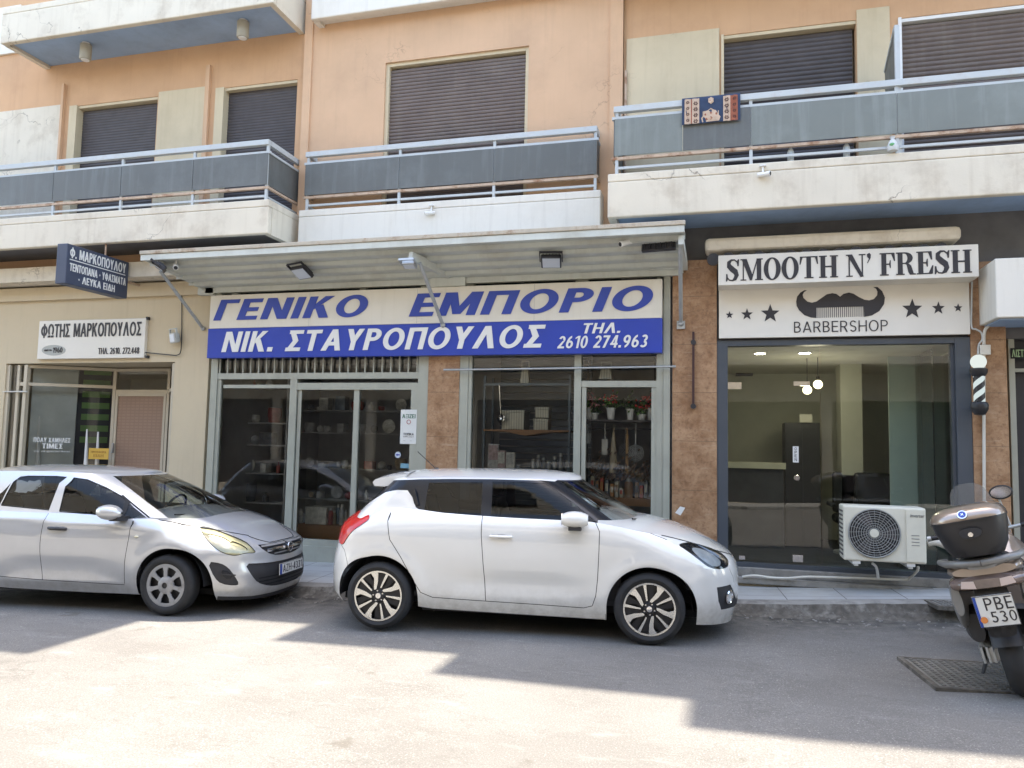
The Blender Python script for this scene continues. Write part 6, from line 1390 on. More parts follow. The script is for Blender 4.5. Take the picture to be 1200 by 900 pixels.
def tyre(w_, cy, sd, R0, rim, width):
    """sd: outward y direction. returns the tyre mesh builder"""
    g = MB(); h = width/2
    pr = [(rim, -h*.8), (rim+.012, -h*.95), (rim+(R0-rim)*.45, -h*1.05), (R0-.022, -h*.95), (R0-.004, -h*.72), (R0, -h*.4), (R0, h*.4), (R0-.004, h*.72), (R0-.022, h*.95), (rim+(R0-rim)*.45, h*1.05), (rim+.012, h*.95), (rim, h*.8)]
    g.lathe(pr, (0, cy, 0), 'y', 48); return g
def wheel_double(parent, x, y, sd, R0=.305, rim=.222, width=.19):
    """black alloy with five broad curved and five thin machined spokes"""
    w = bpy.data.objects.new('wheel', None); COL.objects.link(w); w.parent = parent; w.location = (x, y, R0); w.rotation_euler = (0, random.uniform(0, 6), 0)
    tyre(w, 0, sd, R0, rim, width).build('tyre', M['rubber'], w, smooth=35, local=True)
    yo = sd*width*.46; en = (0, sd, 0)
    g = MB(); g.lathe([(rim*1.0, -width*.4), (rim*1.0, width*.40), (rim*.94, width*.38), (rim*.92, -width*.3)], (0, 0, 0), 'y', 48); g.lathe([(0, yo-sd*.05), (rim*.93, yo-sd*.06)], (0, 0, 0), 'y', 40)
    g.lathe([(0, yo-sd*.004), (.05, yo-sd*.006), (.062, yo-sd*.02), (.064, yo-sd*.05)], (0, 0, 0), 'y', 24)
    for k in range(5):
        for (a, wd) in ((0, .30), (.63, .16)):
            q = 2*PI*k/5+a; g.prism([(r_*math.cos(q+t_), r_*math.sin(q+t_)) for r_, t_ in ((.045, -.5), (.12, -wd*.9-.10), (rim*.96, -wd), (rim*.96, wd), (.12, wd*.9-.10), (.045, .5))], (0, yo-sd*.03, 0), (1, 0, 0), (0, 0, 1), en, 0, .012)
    g.build('rim', M['rim_black'], w, smooth=35, local=True)
    g = MB(); g.lathe([(rim*.955, yo+sd*.002), (rim*1.02, yo+sd*.004), (rim*1.02, yo-sd*.02), (rim*.955, yo-sd*.012)], (0, 0, 0), 'y', 56)
    for k in range(5):
        q = 2*PI*k/5
        br = [(.062, .30), (.095, .12), (.13, .03), (rim*.97, .02), (rim*.97, .36), (.165, .26), (.12, .34), (.085, .52), (.064, .62)]
        g.prism([(r_*math.cos(q+t_), r_*math.sin(q+t_)) for r_, t_ in br], (0, yo-sd*.012, 0), (1, 0, 0), (0, 0, 1), en, 0, .012)
        th = [(.075, .86), (.12, .83), (rim*.97, .80), (rim*.97, .92), (.12, .97), (.075, 1.02)]
        g.prism([(r_*math.cos(q+t_), r_*math.sin(q+t_)) for r_, t_ in th], (0, yo-sd*.012, 0), (1, 0, 0), (0, 0, 1), en, 0, .012)
    g.build('spoke_faces', M['rim_silver'], w, smooth=35, local=True)
    g = MB(); g.lathe([(0, yo+sd*.003), (.024, yo+sd*.001), (.028, yo-sd*.006)], (0, 0, 0), 'y', 18); 
    for k in range(5): q = 2*PI*k/5+.15; g.lathe([(0, yo+sd*.002), (.008, yo), (.010, yo-sd*.01)], (.047*math.cos(q), 0, .047*math.sin(q)), 'y', 10)
    g.build('hub_cap', M['chrome'], w, local=True); return w
def wheel_cover(parent, x, y, sd, R0=.295, rim=.207, width=.175):
    """steel wheel with a dull seven spoke cover"""
    w = bpy.data.objects.new('wheel', None); COL.objects.link(w); w.parent = parent; w.location = (x, y, R0); w.rotation_euler = (0, .2, 0)
    tyre(w, 0, sd, R0, rim, width).build('tyre', M['rubber'], w, smooth=35, local=True); yo = sd*width*.46
    g = MB(); g.lathe([(rim, -width*.4), (rim, width*.4), (rim*.93, width*.3)], (0, 0, 0), 'y', 40); g.lathe([(0, yo-sd*.045), (rim*.95, yo-sd*.05)], (0, 0, 0), 'y', 40); g.build('rim', M['rim_black'], w, smooth=35, local=True)
    g = MB(); g.lathe([(rim*.86, yo-sd*.004), (rim*.93, yo), (rim*1.02, yo-sd*.004), (rim*1.03, yo-sd*.02), (rim*.86, yo-sd*.02)], (0, 0, 0), 'y', 48)
    g.lathe([(.03, yo+sd*.012), (.055, yo+sd*.010), (.085, yo-sd*.004), (.09, yo-sd*.02), (.03, yo-sd*.01)], (0, 0, 0), 'y', 28)
    for k in range(7):
        q = 2*PI*k/7; g.prism([(r_*math.cos(q+t_), r_*math.sin(q+t_)) for r_, t_ in ((.06, -.30), (.085, -.22), (rim*.66, -.13), (rim*.9, -.17), (rim*.9, .17), (rim*.66, .13), (.085, .22), (.06, .30))], (0, yo-sd*.014, 0), (1, 0, 0), (0, 0, 1), (0, sd, 0), 0, .013)
    g.build('wheel_cover', M['cover_grey'], w, smooth=35, local=True)
    g = MB(); g.lathe([(0, yo+sd*.0), (.03, yo+sd*.001), (.03, yo-sd*.01)], (0, 0, 0), 'y', 20); g.build('hub_cap', M['trim'], w, local=True); return w
def well(parent, cx, cz, r, rz, y0, y1, sides=(1, -1)):
    for s_ in sides:
        rows = [[(cx+r*1.005*math.cos(PI*k/28), s_*y, cz+rz*1.005*math.sin(PI*k/28)) for k in range(0, 29)] for y in (y0, y1)]
        g = MB(); g.grid(rows); g.prism([(cx+r*1.01*math.cos(PI*k/24), cz+rz*1.01*math.sin(PI*k/24)) for k in range(25)], (0, s_*y1, 0), (1, 0, 0), (0, 0, 1), (0, s_, 0), -.01, 0)
        g.build('wheel_arch', M['seam'], parent, local=True)
def emblem_ring(g, c, n, r, t=.005):
    n = Vector(n).normalized(); u = n.orthogonal().normalized(); v = n.cross(u); g.tube([Vector(c)+(u*math.cos(2*PI*k/28)+v*math.sin(2*PI*k/28))*r for k in range(28)], t, 6, closed=True)
def number_plate(parent, c, ex, en, w, h, rows, blue=True, name='number_plate'):
    """a plate centred at c; ex to the reader's right, en outward"""
    ex = Vector(ex).normalized(); en = Vector(en).normalized(); ey = en.cross(ex).normalized(); c = Vector(c)
    g = MB(); g.prism([(-w/2, -h/2), (w/2, -h/2), (w/2, h/2), (-w/2, h/2)], c, ex, ey, en, 0, .008); pl = g.build(name, M['plate'], parent, local=True)
    g = MB(); g.prism([(-w/2+.004, -h/2+.004), (-w/2+w*.09, -h/2+.004), (-w/2+w*.09, h/2-.004), (-w/2+.004, h/2-.004)], c, ex, ey, en, .0081, .0095); g.build('blue_band', M['plateblue'], pl, local=True)
    for (s, u0, u1, v0, v1) in rows:
        g = MB(); sans(g, s, c+ex*(-w/2+w*u0)+ey*(-h/2+h*v0)+en*.008, ex, ey, w*(u1-u0), h*(v1-v0), .135, 0, .0015, .19); g.build('characters', M['letterdark'], pl, local=True)
    g = MB()
    for (a, b, c_, d) in ((-w/2, w/2, h/2-.004, h/2), (-w/2, w/2, -h/2, -h/2+.004), (-w/2, -w/2+.003, -h/2, h/2), (w/2-.003, w/2, -h/2, h/2)): g.prism([(a, c_), (b, c_), (b, d), (a, d)], c, ex, ey, en, .007, .0105)
    g.build('rim', M['trim'], pl, local=True); return pl
def seats(parent, xs_, zf, wid=.33):
    for x, ys_2 in xs_:
        for y in ys_2:
            g = MB(); g.box(x-.22, x+.26, y-.23, y+.23, zf, zf+.22, bev=.06); st_ = g.build('seat', M['seat'], parent, local=True, smooth=40)
            g = MB(); rows = []
            for k in range(9):
                t_ = k/8; zz_ = zf+.15+.62*t_; xx = x-.20-.16*t_; w = .23*(1-.25*t_**3); rows.append([(xx+a*.07*(1-.3*t_), y+b*w, zz_) for a, b in ((1, -.85), (1, 0), (1, .85), (.3, 1), (-1, .85), (-1, 0), (-1, -.85), (.3, -1))])
            g.grid(rows, True); g.add(rows[-1], [tuple(range(8))]); g.box(x-.43, x-.33, y-.13, y+.13, zf+.80, zf+1.0, bev=.045); g.build('backrest', M['seat'], st_, local=True, smooth=50)

def build_car(name, label, spec):
    c = thing(name, label, 'car'); P_ = spec
    lo, up = P_['lower'], P_['upper']
    uv, T = tri_shell(lo, P_['lower_domain'], P_['lower_feats'])
    hood_edge = P_['hood_edge']
    # hood and body in one painted shell
    ex = []
    for rows in P_['caps']: ex.append(grid_extra(rows))
    uvu, TU = tri_shell(up, P_['upper_domain'], P_['upper_feats'])
    body = shell_mesh('body', P_['paint'], c, lo, uv, T['body'], extra=ex)
    if 'body' in TU: shell_mesh('roof_pillars', P_['pillar_paint'], c, up, uvu, TU['body'])
    for nm, t in T.items():
        if nm in ('body', 'hole'): continue
        m, off, split = P_['parts'].get(nm) or P_['parts'][nm.split('#')[0]]
        for sd in ((1,), (-1,)) if split else ((1, -1),): shell_mesh(nm.split('#')[0], m, c, lo, uv, t, off, sd)
    for nm, t in TU.items():
        if nm in ('body', 'hole'): continue
        m, off, split = P_['parts'].get(nm) or P_['parts'][nm.split('#')[0]]
        for sd in ((1,), (-1,)) if split else ((1, -1),): shell_mesh(nm.split('#')[0], m, c, up, uvu, t, off, sd)
    nose = [h for h in hood_edge if h[0] > P_['hood_line']]
    for sd in (1, -1): g = MB(); g.tube([(x+.001, sd*y, z+.001) for x, y, z in nose], .0042, 6); g.build('panel_gap', M['seam'], c, local=True)
    g = MB(); g.grid(cap_rows(*P_['roof'])); r = g.build('roof', P_['paint'], c, local=True, smooth=60)
    return c, body
# ---- white hatchback
def hatch_a():
    W = lut([(.14, .775), (.20, .80), (.27, .825), (.36, .845), (.48, .853), (.60, .862), (.74, .868), (.86, .866), (.94, .856), (1.0, .838), (1.04, .812), (1.08, .775), (1.12, .74)])
    xn = lut([(.12, 3.235), (.2, 3.255), (.3, 3.285), (.42, 3.30), (.58, 3.295), (.66, 3.275), (.72, 3.235), (.78, 3.17), (.84, 3.07), (.92, 2.94), (1.0, 2.8)])
    xr = lut([(.14, -.50), (.22, -.575), (.30, -.625), (.45, -.632), (.60, -.622), (.70, -.60), (.80, -.575), (.90, -.545), (.98, -.47), (1.04, -.385), (1.10, -.33)])
    def mod(x, z):
        r = 0
        for cx in (0.0, 2.45):
            d = np.hypot(x-cx, (z-.30))
            r = r+.016*np.exp(-((d-.40)/.07)**2)*(z > .2)
        r = r+.020*np.exp(-((x+.15)/.55)**2-((z-.86)/.13)**2)
        r = r+.012*np.exp(-((x-2.45)/.5)**2-((z-.82)/.12)**2)
        r = r-.016*np.exp(-((z-.46)/.10)**2)*np.clip((x-.5)/.4, 0, 1)*np.clip((1.95-x)/.4, 0, 1)
        return r
    lo = Shell(W, xn, xr, .72, .50, 2.35, 2.6, mod)
    zt = lut([(-.7, 1.05), (-.3, 1.085), (0.2, 1.10), (.6, 1.07), (1.2, 1.05), (1.9, 1.04), (2.05, 1.025), (2.3, .985), (2.6, .93), (2.8, .878), (3.0, .815), (3.12, .765), (3.2, .725), (3.26, .69), (3.3, .66)])
    def top(x): z = float(zt(x)); return (lo.ux(min(x, float(lo.xn(z))-1e-4), z), z)
    def topline(n=60):
        pts = []
        for x in np.linspace(-.30, 3.0, 60):
            pts.append(top(float(x)))
        # round the nose: keep to the crest where the wall is still outside the hood
        z0 = pts[-1][1]; u0 = pts[-1][0]
        for k in range(1, 13):
            t = k/12; z = z0+(.70-z0)*t**.8; pts.append((u0+(float(lo.umax(.70))-u0)*t, z))
        return pts
    tl = topline(); zb_ = lambda u: .175
    rear = [(float(lo.umin(z)), z) for z in np.linspace(1.05, .20, 14)]
    bot = []
    for z, u in [(.20, float(lo.umin(.20)))]: bot.append((u, z))
    bot += [(-.3, .215), (.1, .225), (.34, .225), (.5, .20), (1.2, .19), (2.0, .185), (2.2, .19), (2.75, .18), (2.95, .165)]
    bot += [(float(lo.umax(.15))*.5+2.95*.5, .145), (float(lo.umax(.14)), .14)]
    front = [(float(lo.umax(z)), z) for z in np.linspace(.14, .70, 14)]
    # rear top: the tailgate foot below the rear glass
    dom = bot+front[1:]+tl[::-1][1:]+rear
    ux = lambda pts: [(lo.ux(x, z), z) for x, z in pts]
    light = ux(smooth_poly([(2.685, .868), (2.79, .882), (2.92, .868), (3.03, .815), (3.13, .75), (3.165, .70), (3.145, .655), (3.05, .652), (2.96, .675), (2.87, .745), (2.77, .818)], 2))
    lin = ux(smooth_poly([(2.80, .845), (2.90, .835), (3.0, .79), (3.09, .725), (3.08, .675), (3.0, .685), (2.92, .735)], 2))
    tail = ux(smooth_poly([(-.40, 1.022), (-.30, 1.045), (-.15, 1.035), (-.115, 1.0), (-.149, .965), (-.27, .885), (-.335, .81), (-.385, .735), (-.46, .76), (-.52, .86), (-.47, .96)], 2))
    fog = ux([(3.035, .50), (3.17, .505), (3.23, .36), (3.275, .33), (3.265, .285), (3.08, .295), (3.05, .38)])
    gr = [(lo.ux(3.272, .60), .60), (float(lo.umax(.60))+.02, .62), (float(lo.umax(.4))+.02, .33), (lo.ux(3.282, .34), .34), (lo.ux(3.268, .47), .47)]
    seam = lambda l, w=.0065: ('panel_gap#%d' % random.randrange(10**6), strip(ux(dens(l, .04, False)), w))
    dR = [(.945, 1.10), (.95, .9), (.985, .5), (.999, .306)]
    dRr = [(.075, 1.06), (.065, .985), (.10, .82), (.215, .657), (.33, .455), (.40, .355), (.507, .312), (.75, .306), (1.0, .302), (1.5, .295), (1.88, .287), (1.955, .31), (1.985, .40), (2.0, .55), (2.01, .80), (2.012, .96), (1.97, 1.045)]
    cols = [('hole', arc_poly(0, .30, .372, .372, -.1)), ('hole', arc_poly(2.45, .30, .372, .372, -.1)),
            ('headlight', light), ('tail_light', tail), ('fog_bezel', fog), ('grille', gr),
            seam(dR), seam(dRr), seam([(-.60, .74), (-.43, .75), (-.36, .70), (-.315, .60), (-.30, .52)], .005), seam([(2.60, .905), (2.45, .96), (2.2, 1.005)], .005),
            seam([(2.75, .46), (2.9, .47), (3.04, .50)], .004) if False else seam([(3.16, .645), (3.2, .56), (3.21, .51)], .004),
            seam([(2.822, .66), (2.88, .70), (2.95, .68)], .004) if False else seam([(2.07, .245), (2.075, .19)], .004),
            ('sill_trim', ux([(.35, .226), (.5, .205), (1.2, .197), (2.06, .190), (2.06, .15), (.35, .15)])), ('tail_rear', [(-3, .775), (lo.ux(-.53, .775), .775), (lo.ux(-.53, .775), .76), (-3, .76)])]
    # greenhouse
    Wg = lut([(.90, .845), (1.0, .80), (1.05, .775), (1.15, .735), (1.25, .70), (1.33, .672), (1.385, .650), (1.43, .63)])
    gxn = lut([(.88, 2.66), (1.0, 2.46), (1.1, 2.29), (1.2, 2.12), (1.3, 1.945), (1.385, 1.79), (1.45, 1.67)])
    gxr = lut([(.90, -.42), (1.0, -.37), (1.05, -.335), (1.15, -.245), (1.25, -.15), (1.33, -.075), (1.40, -.02)])
    up = Shell(Wg, gxn, gxr, .62, .26, 2.3, 3.0)
    zr = lut([(-.2, 1.325), (0, 1.352), (.25, 1.375), (.6, 1.388), (1.0, 1.396), (1.4, 1.395), (1.6, 1.388), (1.8, 1.378)])
    gux = lambda pts: [(up.ux(x, z), z) for x, z in pts]
    re = [(up.ux(float(x), float(zr(x))), float(zr(x))) for x in np.linspace(-.06, 1.60, 40)]
    z1 = re[-1][1]; u1 = re[-1][0]; re += [(u1+(float(up.umax(1.378))-u1)*k/10, z1+(1.378-z1)*k/10) for k in range(1, 11)]
    z0 = re[0][1]; u0 = re[0][0]; re = [(float(up.umin(1.34))+(u0-float(up.umin(1.34)))*k/8, 1.335+(z0-1.335)*k/8) for k in range(8)]+re
    gdom = [(float(up.umin(.93)), .93), (0, .93), (2.0, .93), (float(up.umax(.93)), .93)]+[(float(up.umax(z)), z) for z in np.linspace(.96, 1.36, 12)]+re[::-1]+[(float(up.umin(z)), z) for z in np.linspace(1.32, .96, 10)]
    wr = gux([(.40, 1.335), (.90, 1.358), (.915, 1.358), (.925, 1.03), (.44, 1.05), (.385, 1.075)])
    wf = gux([(1.01, 1.362), (1.3, 1.366), (1.49, 1.36), (1.60, 1.30), (1.80, 1.165), (1.985, 1.03), (1.985, 1.0), (1.02, 1.0)])
    ws = [(up.ux(1.63, 1.37), 1.37), (up.ux(1.87, 1.21), 1.21), (up.ux(2.16, 1.02), 1.02), (up.ux(2.2, .98), .985), (float(up.umax(.985))+.05, .985), (float(up.umax(1.37))+.05, 1.367)]
    cpill = gux([(-.25, 1.10), (-.16, 1.15), (-.02, 1.235), (.10, 1.262), (.20, 1.262), (.255, 1.20), (.30, 1.11), (.36, 1.08), (.36, .9), (-.5, .9)])
    rg = [(float(up.umin(1.06))-.05, 1.07), (up.ux(-.255, 1.07), 1.07), (up.ux(-.095, 1.29), 1.29), (float(up.umin(1.29))-.05, 1.29)]
    gf = [('side_window#r', wr), ('side_window#f', wf), ('windscreen', ws), ('rear_window', rg), ('quarter_panel', cpill), ('roof_band', gux([(.0, 1.50), (.02, 1.345), (.30, 1.366), (.6, 1.377), (1.0, 1.385), (1.45, 1.384), (1.58, 1.374), (1.62, 1.41), (1.6, 1.5)]))]
    he = []
    for u, z in tl:
        p = lo.P(u, z)
        if p[0] >= 1.95: he.append(tuple(p))
    he = [h for i, h in enumerate(he) if h[1] > 1e-3 or i == len(he)-1]
    # hood sheet rows from cowl to nose
    crown = [.085*min(1, (h[1]/.78)**.8)*(1 if h[0] < 2.9 else max(.25, 1-(h[0]-2.9)*1.6)) for h in he]
    cap = cap_rows(he, crown, 18, 2.2)
    roof_e = []
    for u, z in re:
        p = up.P(u, z); roof_e.append((p[0], p[1], p[2]-.001))
    rcw = [.075*min(1, (e[1]/.6)**.6) for e in roof_e]
    # belt shelf joining body and glasshouse
    belt = []
    white = paint('white_pearl_paint', (.70, .692, .655), .0, .26, dust=.12)
    parts = {'headlight': (M['lamp_clear'], .002, True), 'tail_light': (M['lamp_red'], .006, True), 'fog_bezel': (M['trim'], -.004, True), 'grille': (M['trim'], -.006, False), 'panel_gap': (M['seam'], -.001, True), 'sill_trim': (M['trim'], -.003, False), 'tail_rear': (M['seam'], 0, False),
             'side_window#r': (M['carglass_dark'], -.004, True), 'side_window#f': (M['carglass'], -.004, True), 'windscreen': (M['windscreen'], -.002, False), 'rear_window': (M['carglass_dark'], -.002, False), 'quarter_panel': (white, .0, True), 'roof_band': (white, .002, False)}
    spec = dict(hood_line=2.5, lower=lo, upper=up, lower_domain=dom, lower_feats=cols, upper_domain=gdom, upper_feats=gf, hood_edge=he, caps=[cap], roof=(roof_e, rcw, 18, 2.2), paint=white, pillar_paint=M['pillar_black'], parts=parts)
    c, body = build_car('parked_car', 'white hatchback with black window pillars and dark alloy wheels parked before the middle shop', spec)
    # belt shelf under the glass
    g = MB(); rows = []
    for x in np.linspace(-.33, 2.4, 60):
        z = float(zt(x)); p = lo.P(lo.ux(float(x), z), z); yy = p[1]; q = up.P(up.ux(min(float(x), float(up.xn(z))-.01), z), z); rows.append([(p[0], s*y_, z_) for s in (1,) for (y_, z_) in ((yy, z), (min(yy, q[1])-.03, z+.004))])
    g.grid(rows); g.grid([[(a[0], -a[1], a[2]) for a in r_] for r_ in rows]); g.build('belt_trim', M['pillar_black'], c, local=True)
    for sd in (1, -1):
        lr = tri_shell(lo, light, [('x', lin)]); 
        shell_mesh('lamp_housing', M['pillar_black'], c, lo, lr[0], lr[1]['body'], -.012, (sd,)); shell_mesh('lamp_reflector', M['lamp_inner'], c, lo, lr[0], lr[1]['x'], -.010, (sd,))
        p = lo.P(lo.ux(3.155, .40), .40); n = lo.normals(np.array(lo.ux(3.155, .40)), np.array(.40)); p = p*np.array([1, sd, 1]); n = n*np.array([1, sd, 1])
        fl = bpy.data.objects.new('fog_lamp', None); COL.objects.link(fl); fl.parent = c
        g = MB(); emblem_ring(g, Vector(p)+Vector(n)*.004, n, .052, .012); g.build('ring', M['chrome'], fl, local=True)
        g = MB(); cc = Vector(p); nn = Vector(n); g.cyl(cc-nn*.02, cc+nn*.004, .05, n=24); g.build('lens', M['lamp_inner'], fl, local=True)
    for y in (.775, -.775):
        sd = 1 if y > 0 else -1
        wheel_double(c, 0, y, sd, .305); wheel_double(c, 2.45, y, sd, .310)
    well(c, 0, .30, .372, .372, .84, .45); well(c, 2.45, .30, .372, .372, .84, .45)
    # underside, cabin floor and seats
    g = MB(); g.box(.40, 2.05, -.78, .78, .185, .24); g.box(-.45, .40, -.5, .5, .2, .26); g.box(2.05, 3.1, -.5, .5, .19, .25); g.build('underbody', M['seam'], c, local=True)
    g = MB(); g.box(.3, 2.2, -.74, .74, .30, .34); g.box(-.35, .3, -.6, .6, .62, .66); g.box(2.05, 2.2, -.72, .72, .34, .92); g.box(1.92, 2.45, -.66, .66, .80, .97, bev=.06); g.box(.38, 1.95, .70, .74, .34, .98); g.box(.38, 1.95, -.74, -.70, .34, .98); g.build('cabin', M['interior_dark'], c, local=True)
    seats(c, [(1.25, (.36, -.36)), (.48, (.36, -.36))], .38)
    g = MB(); emblem_ring(g, (1.72, .36, .93), (1, 0, -.55), .17, .013); g.bar((1.72, .36, .93), (1.9, .36, .87), .05, .05); g.bar((1.72, .2, .93), (1.72, .52, .93), .03, .03); g.build('steering_wheel', M['black'], c, local=True)
    # door mirrors, handles, wipers, aerial
    for sd in (1, -1):
        mc = Vector((1.80, sd*.925, 1.055)); mr = bpy.data.objects.new('door_mirror', None); COL.objects.link(mr); mr.parent = c
        g = MB(); rows = []
        for k in range(9):
            t_ = k/8; s_ = math.sin(PI*(.12+.76*t_))**.5; rows.append([(mc.x-.115+.23*t_, mc.y+sd*(.10*math.cos(q_)*s_), mc.z+.074*s_*math.copysign(abs(math.sin(q_))**.8, math.sin(q_))+.01) for q_ in [2*PI*j/20 for j in range(20)]])
        g.grid(rows, True); g.add(rows[0], [tuple(range(20))]); g.add(rows[-1], [tuple(range(20))]); g.build('housing', white, mr, local=True, smooth=60)
        g = MB(); g.lathe([(.0, -.118), (.055, -.118), (.055, -.112), (0, -.112)], tuple(mc+Vector((0, 0, .01))), 'x', 24); g.build('mirror_glass', M['chrome'], mr, local=True)
        g = MB(); g.bar(mc+Vector((0, -sd*.14, -.07)), mc+Vector((0, sd*.06, -.065)), .11, .035); g.build('mirror_foot', M['trim'], mr, local=True)
        z = .885; yy = lo.P(np.array(1.16), np.array(z))[1]
        g = MB(); g.tube([(1.035, sd*(yy+.002), z), (1.06, sd*(yy+.026), z), (1.2, sd*(yy+.026), z), (1.23, sd*(yy+.002), z)], .013, 8); g.build('door_handle', white, c, local=True, smooth=50)
        g = MB(); g.prism(smooth_poly([(-.07, 0), (0, .032), (.07, 0), (0, -.032)], 2), (1.14, sd*(yy-.001), z), (1, 0, 0), (0, 0, 1), (0, sd, 0), 0, .003); g.build('recess_shade', mat('shaded_white', (.45, .44, .42), .35), c, local=True)  # flat lozenge in darker white: the shade of a hollow, as colour
        yq = float(up.W(1.22)); g = MB(); g.bar((.262, sd*(yq+.012), 1.27), (.31, sd*(yq+.035), 1.13), .012, .05); g.build('door_handle', M['pillar_black'], c, local=True)
    g = MB(); g.tube([(2.40, -.1, 1.015), (2.3, -.55, 1.055)], .008, 6); g.tube([(2.42, .45, 1.015), (2.40, -.05, 1.045)], .008, 6); g.build('wiper', M['black'], c, local=True)
    g = MB(); g.box(2.05, 2.62, -.60, .60, .93, .955, bev=.01); g.build('cowl', M['trim'], c, local=True)
    g = MB(); g.tube([(.30, 0, 1.44), (.09, 0, 1.62)], .004, 6); g.ball((.30, 0, 1.445), .025, .018, .018); g.build('aerial', M['black'], c, local=True)
    # roof spoiler
    g = MB(); rows = []
    for y in np.linspace(-.60, .60, 19):
        e = 1-abs(y/.62)**4; rows.append([(.16, y, 1.388+.046*e), (.0, y, 1.378+.042*e), (-.10, y, 1.364+.034*e), (-.155, y, 1.348+.024*e), (-.178, y, 1.322+.01*e), (-.16, y, 1.288), (-.06, y, 1.285), (.12, y, 1.33)])
    g.grid(rows); g.add(rows[0], [tuple(range(8))]); g.add(rows[-1], [tuple(range(8))]); g.build('spoiler', white, c, local=True, smooth=50)
    number_plate(c, (-.645, 0, .72), (0, -1, 0), (-1, 0, 0), .50, .11, [('ΝΖΒ-4407', .13, .95, .2, .8)]) if False else None
    return c
hd_a = 0.11326474
car_a = hatch_a()
ca_, sa_ = math.cos(hd_a), math.sin(hd_a)
base = Vector((-3.05026, -3.09636, 0)); off = .80
car_a.location = (base.x-sa_*off, base.y+ca_*off, 0.0)
car_a.rotation_euler = (0, 0, hd_a)
def shells_b(LA_=.80, PF_=2.75):
    W = lut([(.08, .72), (.13, .745), (.2, .775), (.3, .815), (.45, .842), (.6, .853), (.75, .85), (.86, .835), (.93, .812), (.98, .785), (1.04, .745), (1.1, .70)])
    xn = lut([(.08, 3.325), (.13, 3.340), (.18, 3.365), (.25, 3.387), (.40, 3.387), (.47, 3.370), (.53, 3.360), (.60, 3.360), (.645, 3.335), (.69, 3.270), (.75, 3.155), (.82, 3.005), (.9, 2.815), (1.0, 2.585)])
    xr = lut([(.14, -.50), (.25, -.60), (.35, -.645), (.5, -.645), (.60, -.60), (.8, -.57), (.95, -.54), (1.05, -.50), (1.1, -.47)])
    def mod(x, z):
        r = 0
        for cx in (0.0, 2.511):
            d = np.hypot(x-cx, z-.295); r = r+.02*np.exp(-((d-.40)/.08)**2)*(z > .2)
        r = r+.018*np.exp(-((x+.1)/.55)**2-((z-.86)/.14)**2)
        r = r+.014*np.exp(-((z-.30)/.045)**2)*np.clip((x-.45)/.2, 0, 1)*np.clip((2.05-x)/.2, 0, 1)
        r = r-.012*np.exp(-((z-.45)/.10)**2)*np.clip((x-.5)/.4, 0, 1)*np.clip((1.95-x)/.4, 0, 1)
        r = r+.012*np.exp(-((z-.90-(1.2-x)*.05)/.035)**2)*np.clip((x+.3)/.4, 0, 1)*np.clip((2.5-x)/.5, 0, 1)
        return r
    lo = Shell(W, xn, xr, LA_, .5, PF_, 2.7, mod)
    Wg = lut([(.85, .84), (.92, .81), (1.0, .775), (1.1, .738), (1.2, .702), (1.3, .662), (1.38, .625), (1.44, .595)])
    gxn = lut([(.85, 2.86), (.95, 2.65), (1.05, 2.43), (1.15, 2.21), (1.25, 1.99), (1.33, 1.80), (1.39, 1.65), (1.45, 1.50)])
    gxr = lut([(.90, -.52), (1.0, -.48), (1.1, -.41), (1.25, -.27), (1.35, -.16), (1.42, -.08)])
    up = Shell(Wg, gxn, gxr, .80, .3, 2.5, 2.8)
    return lo, up
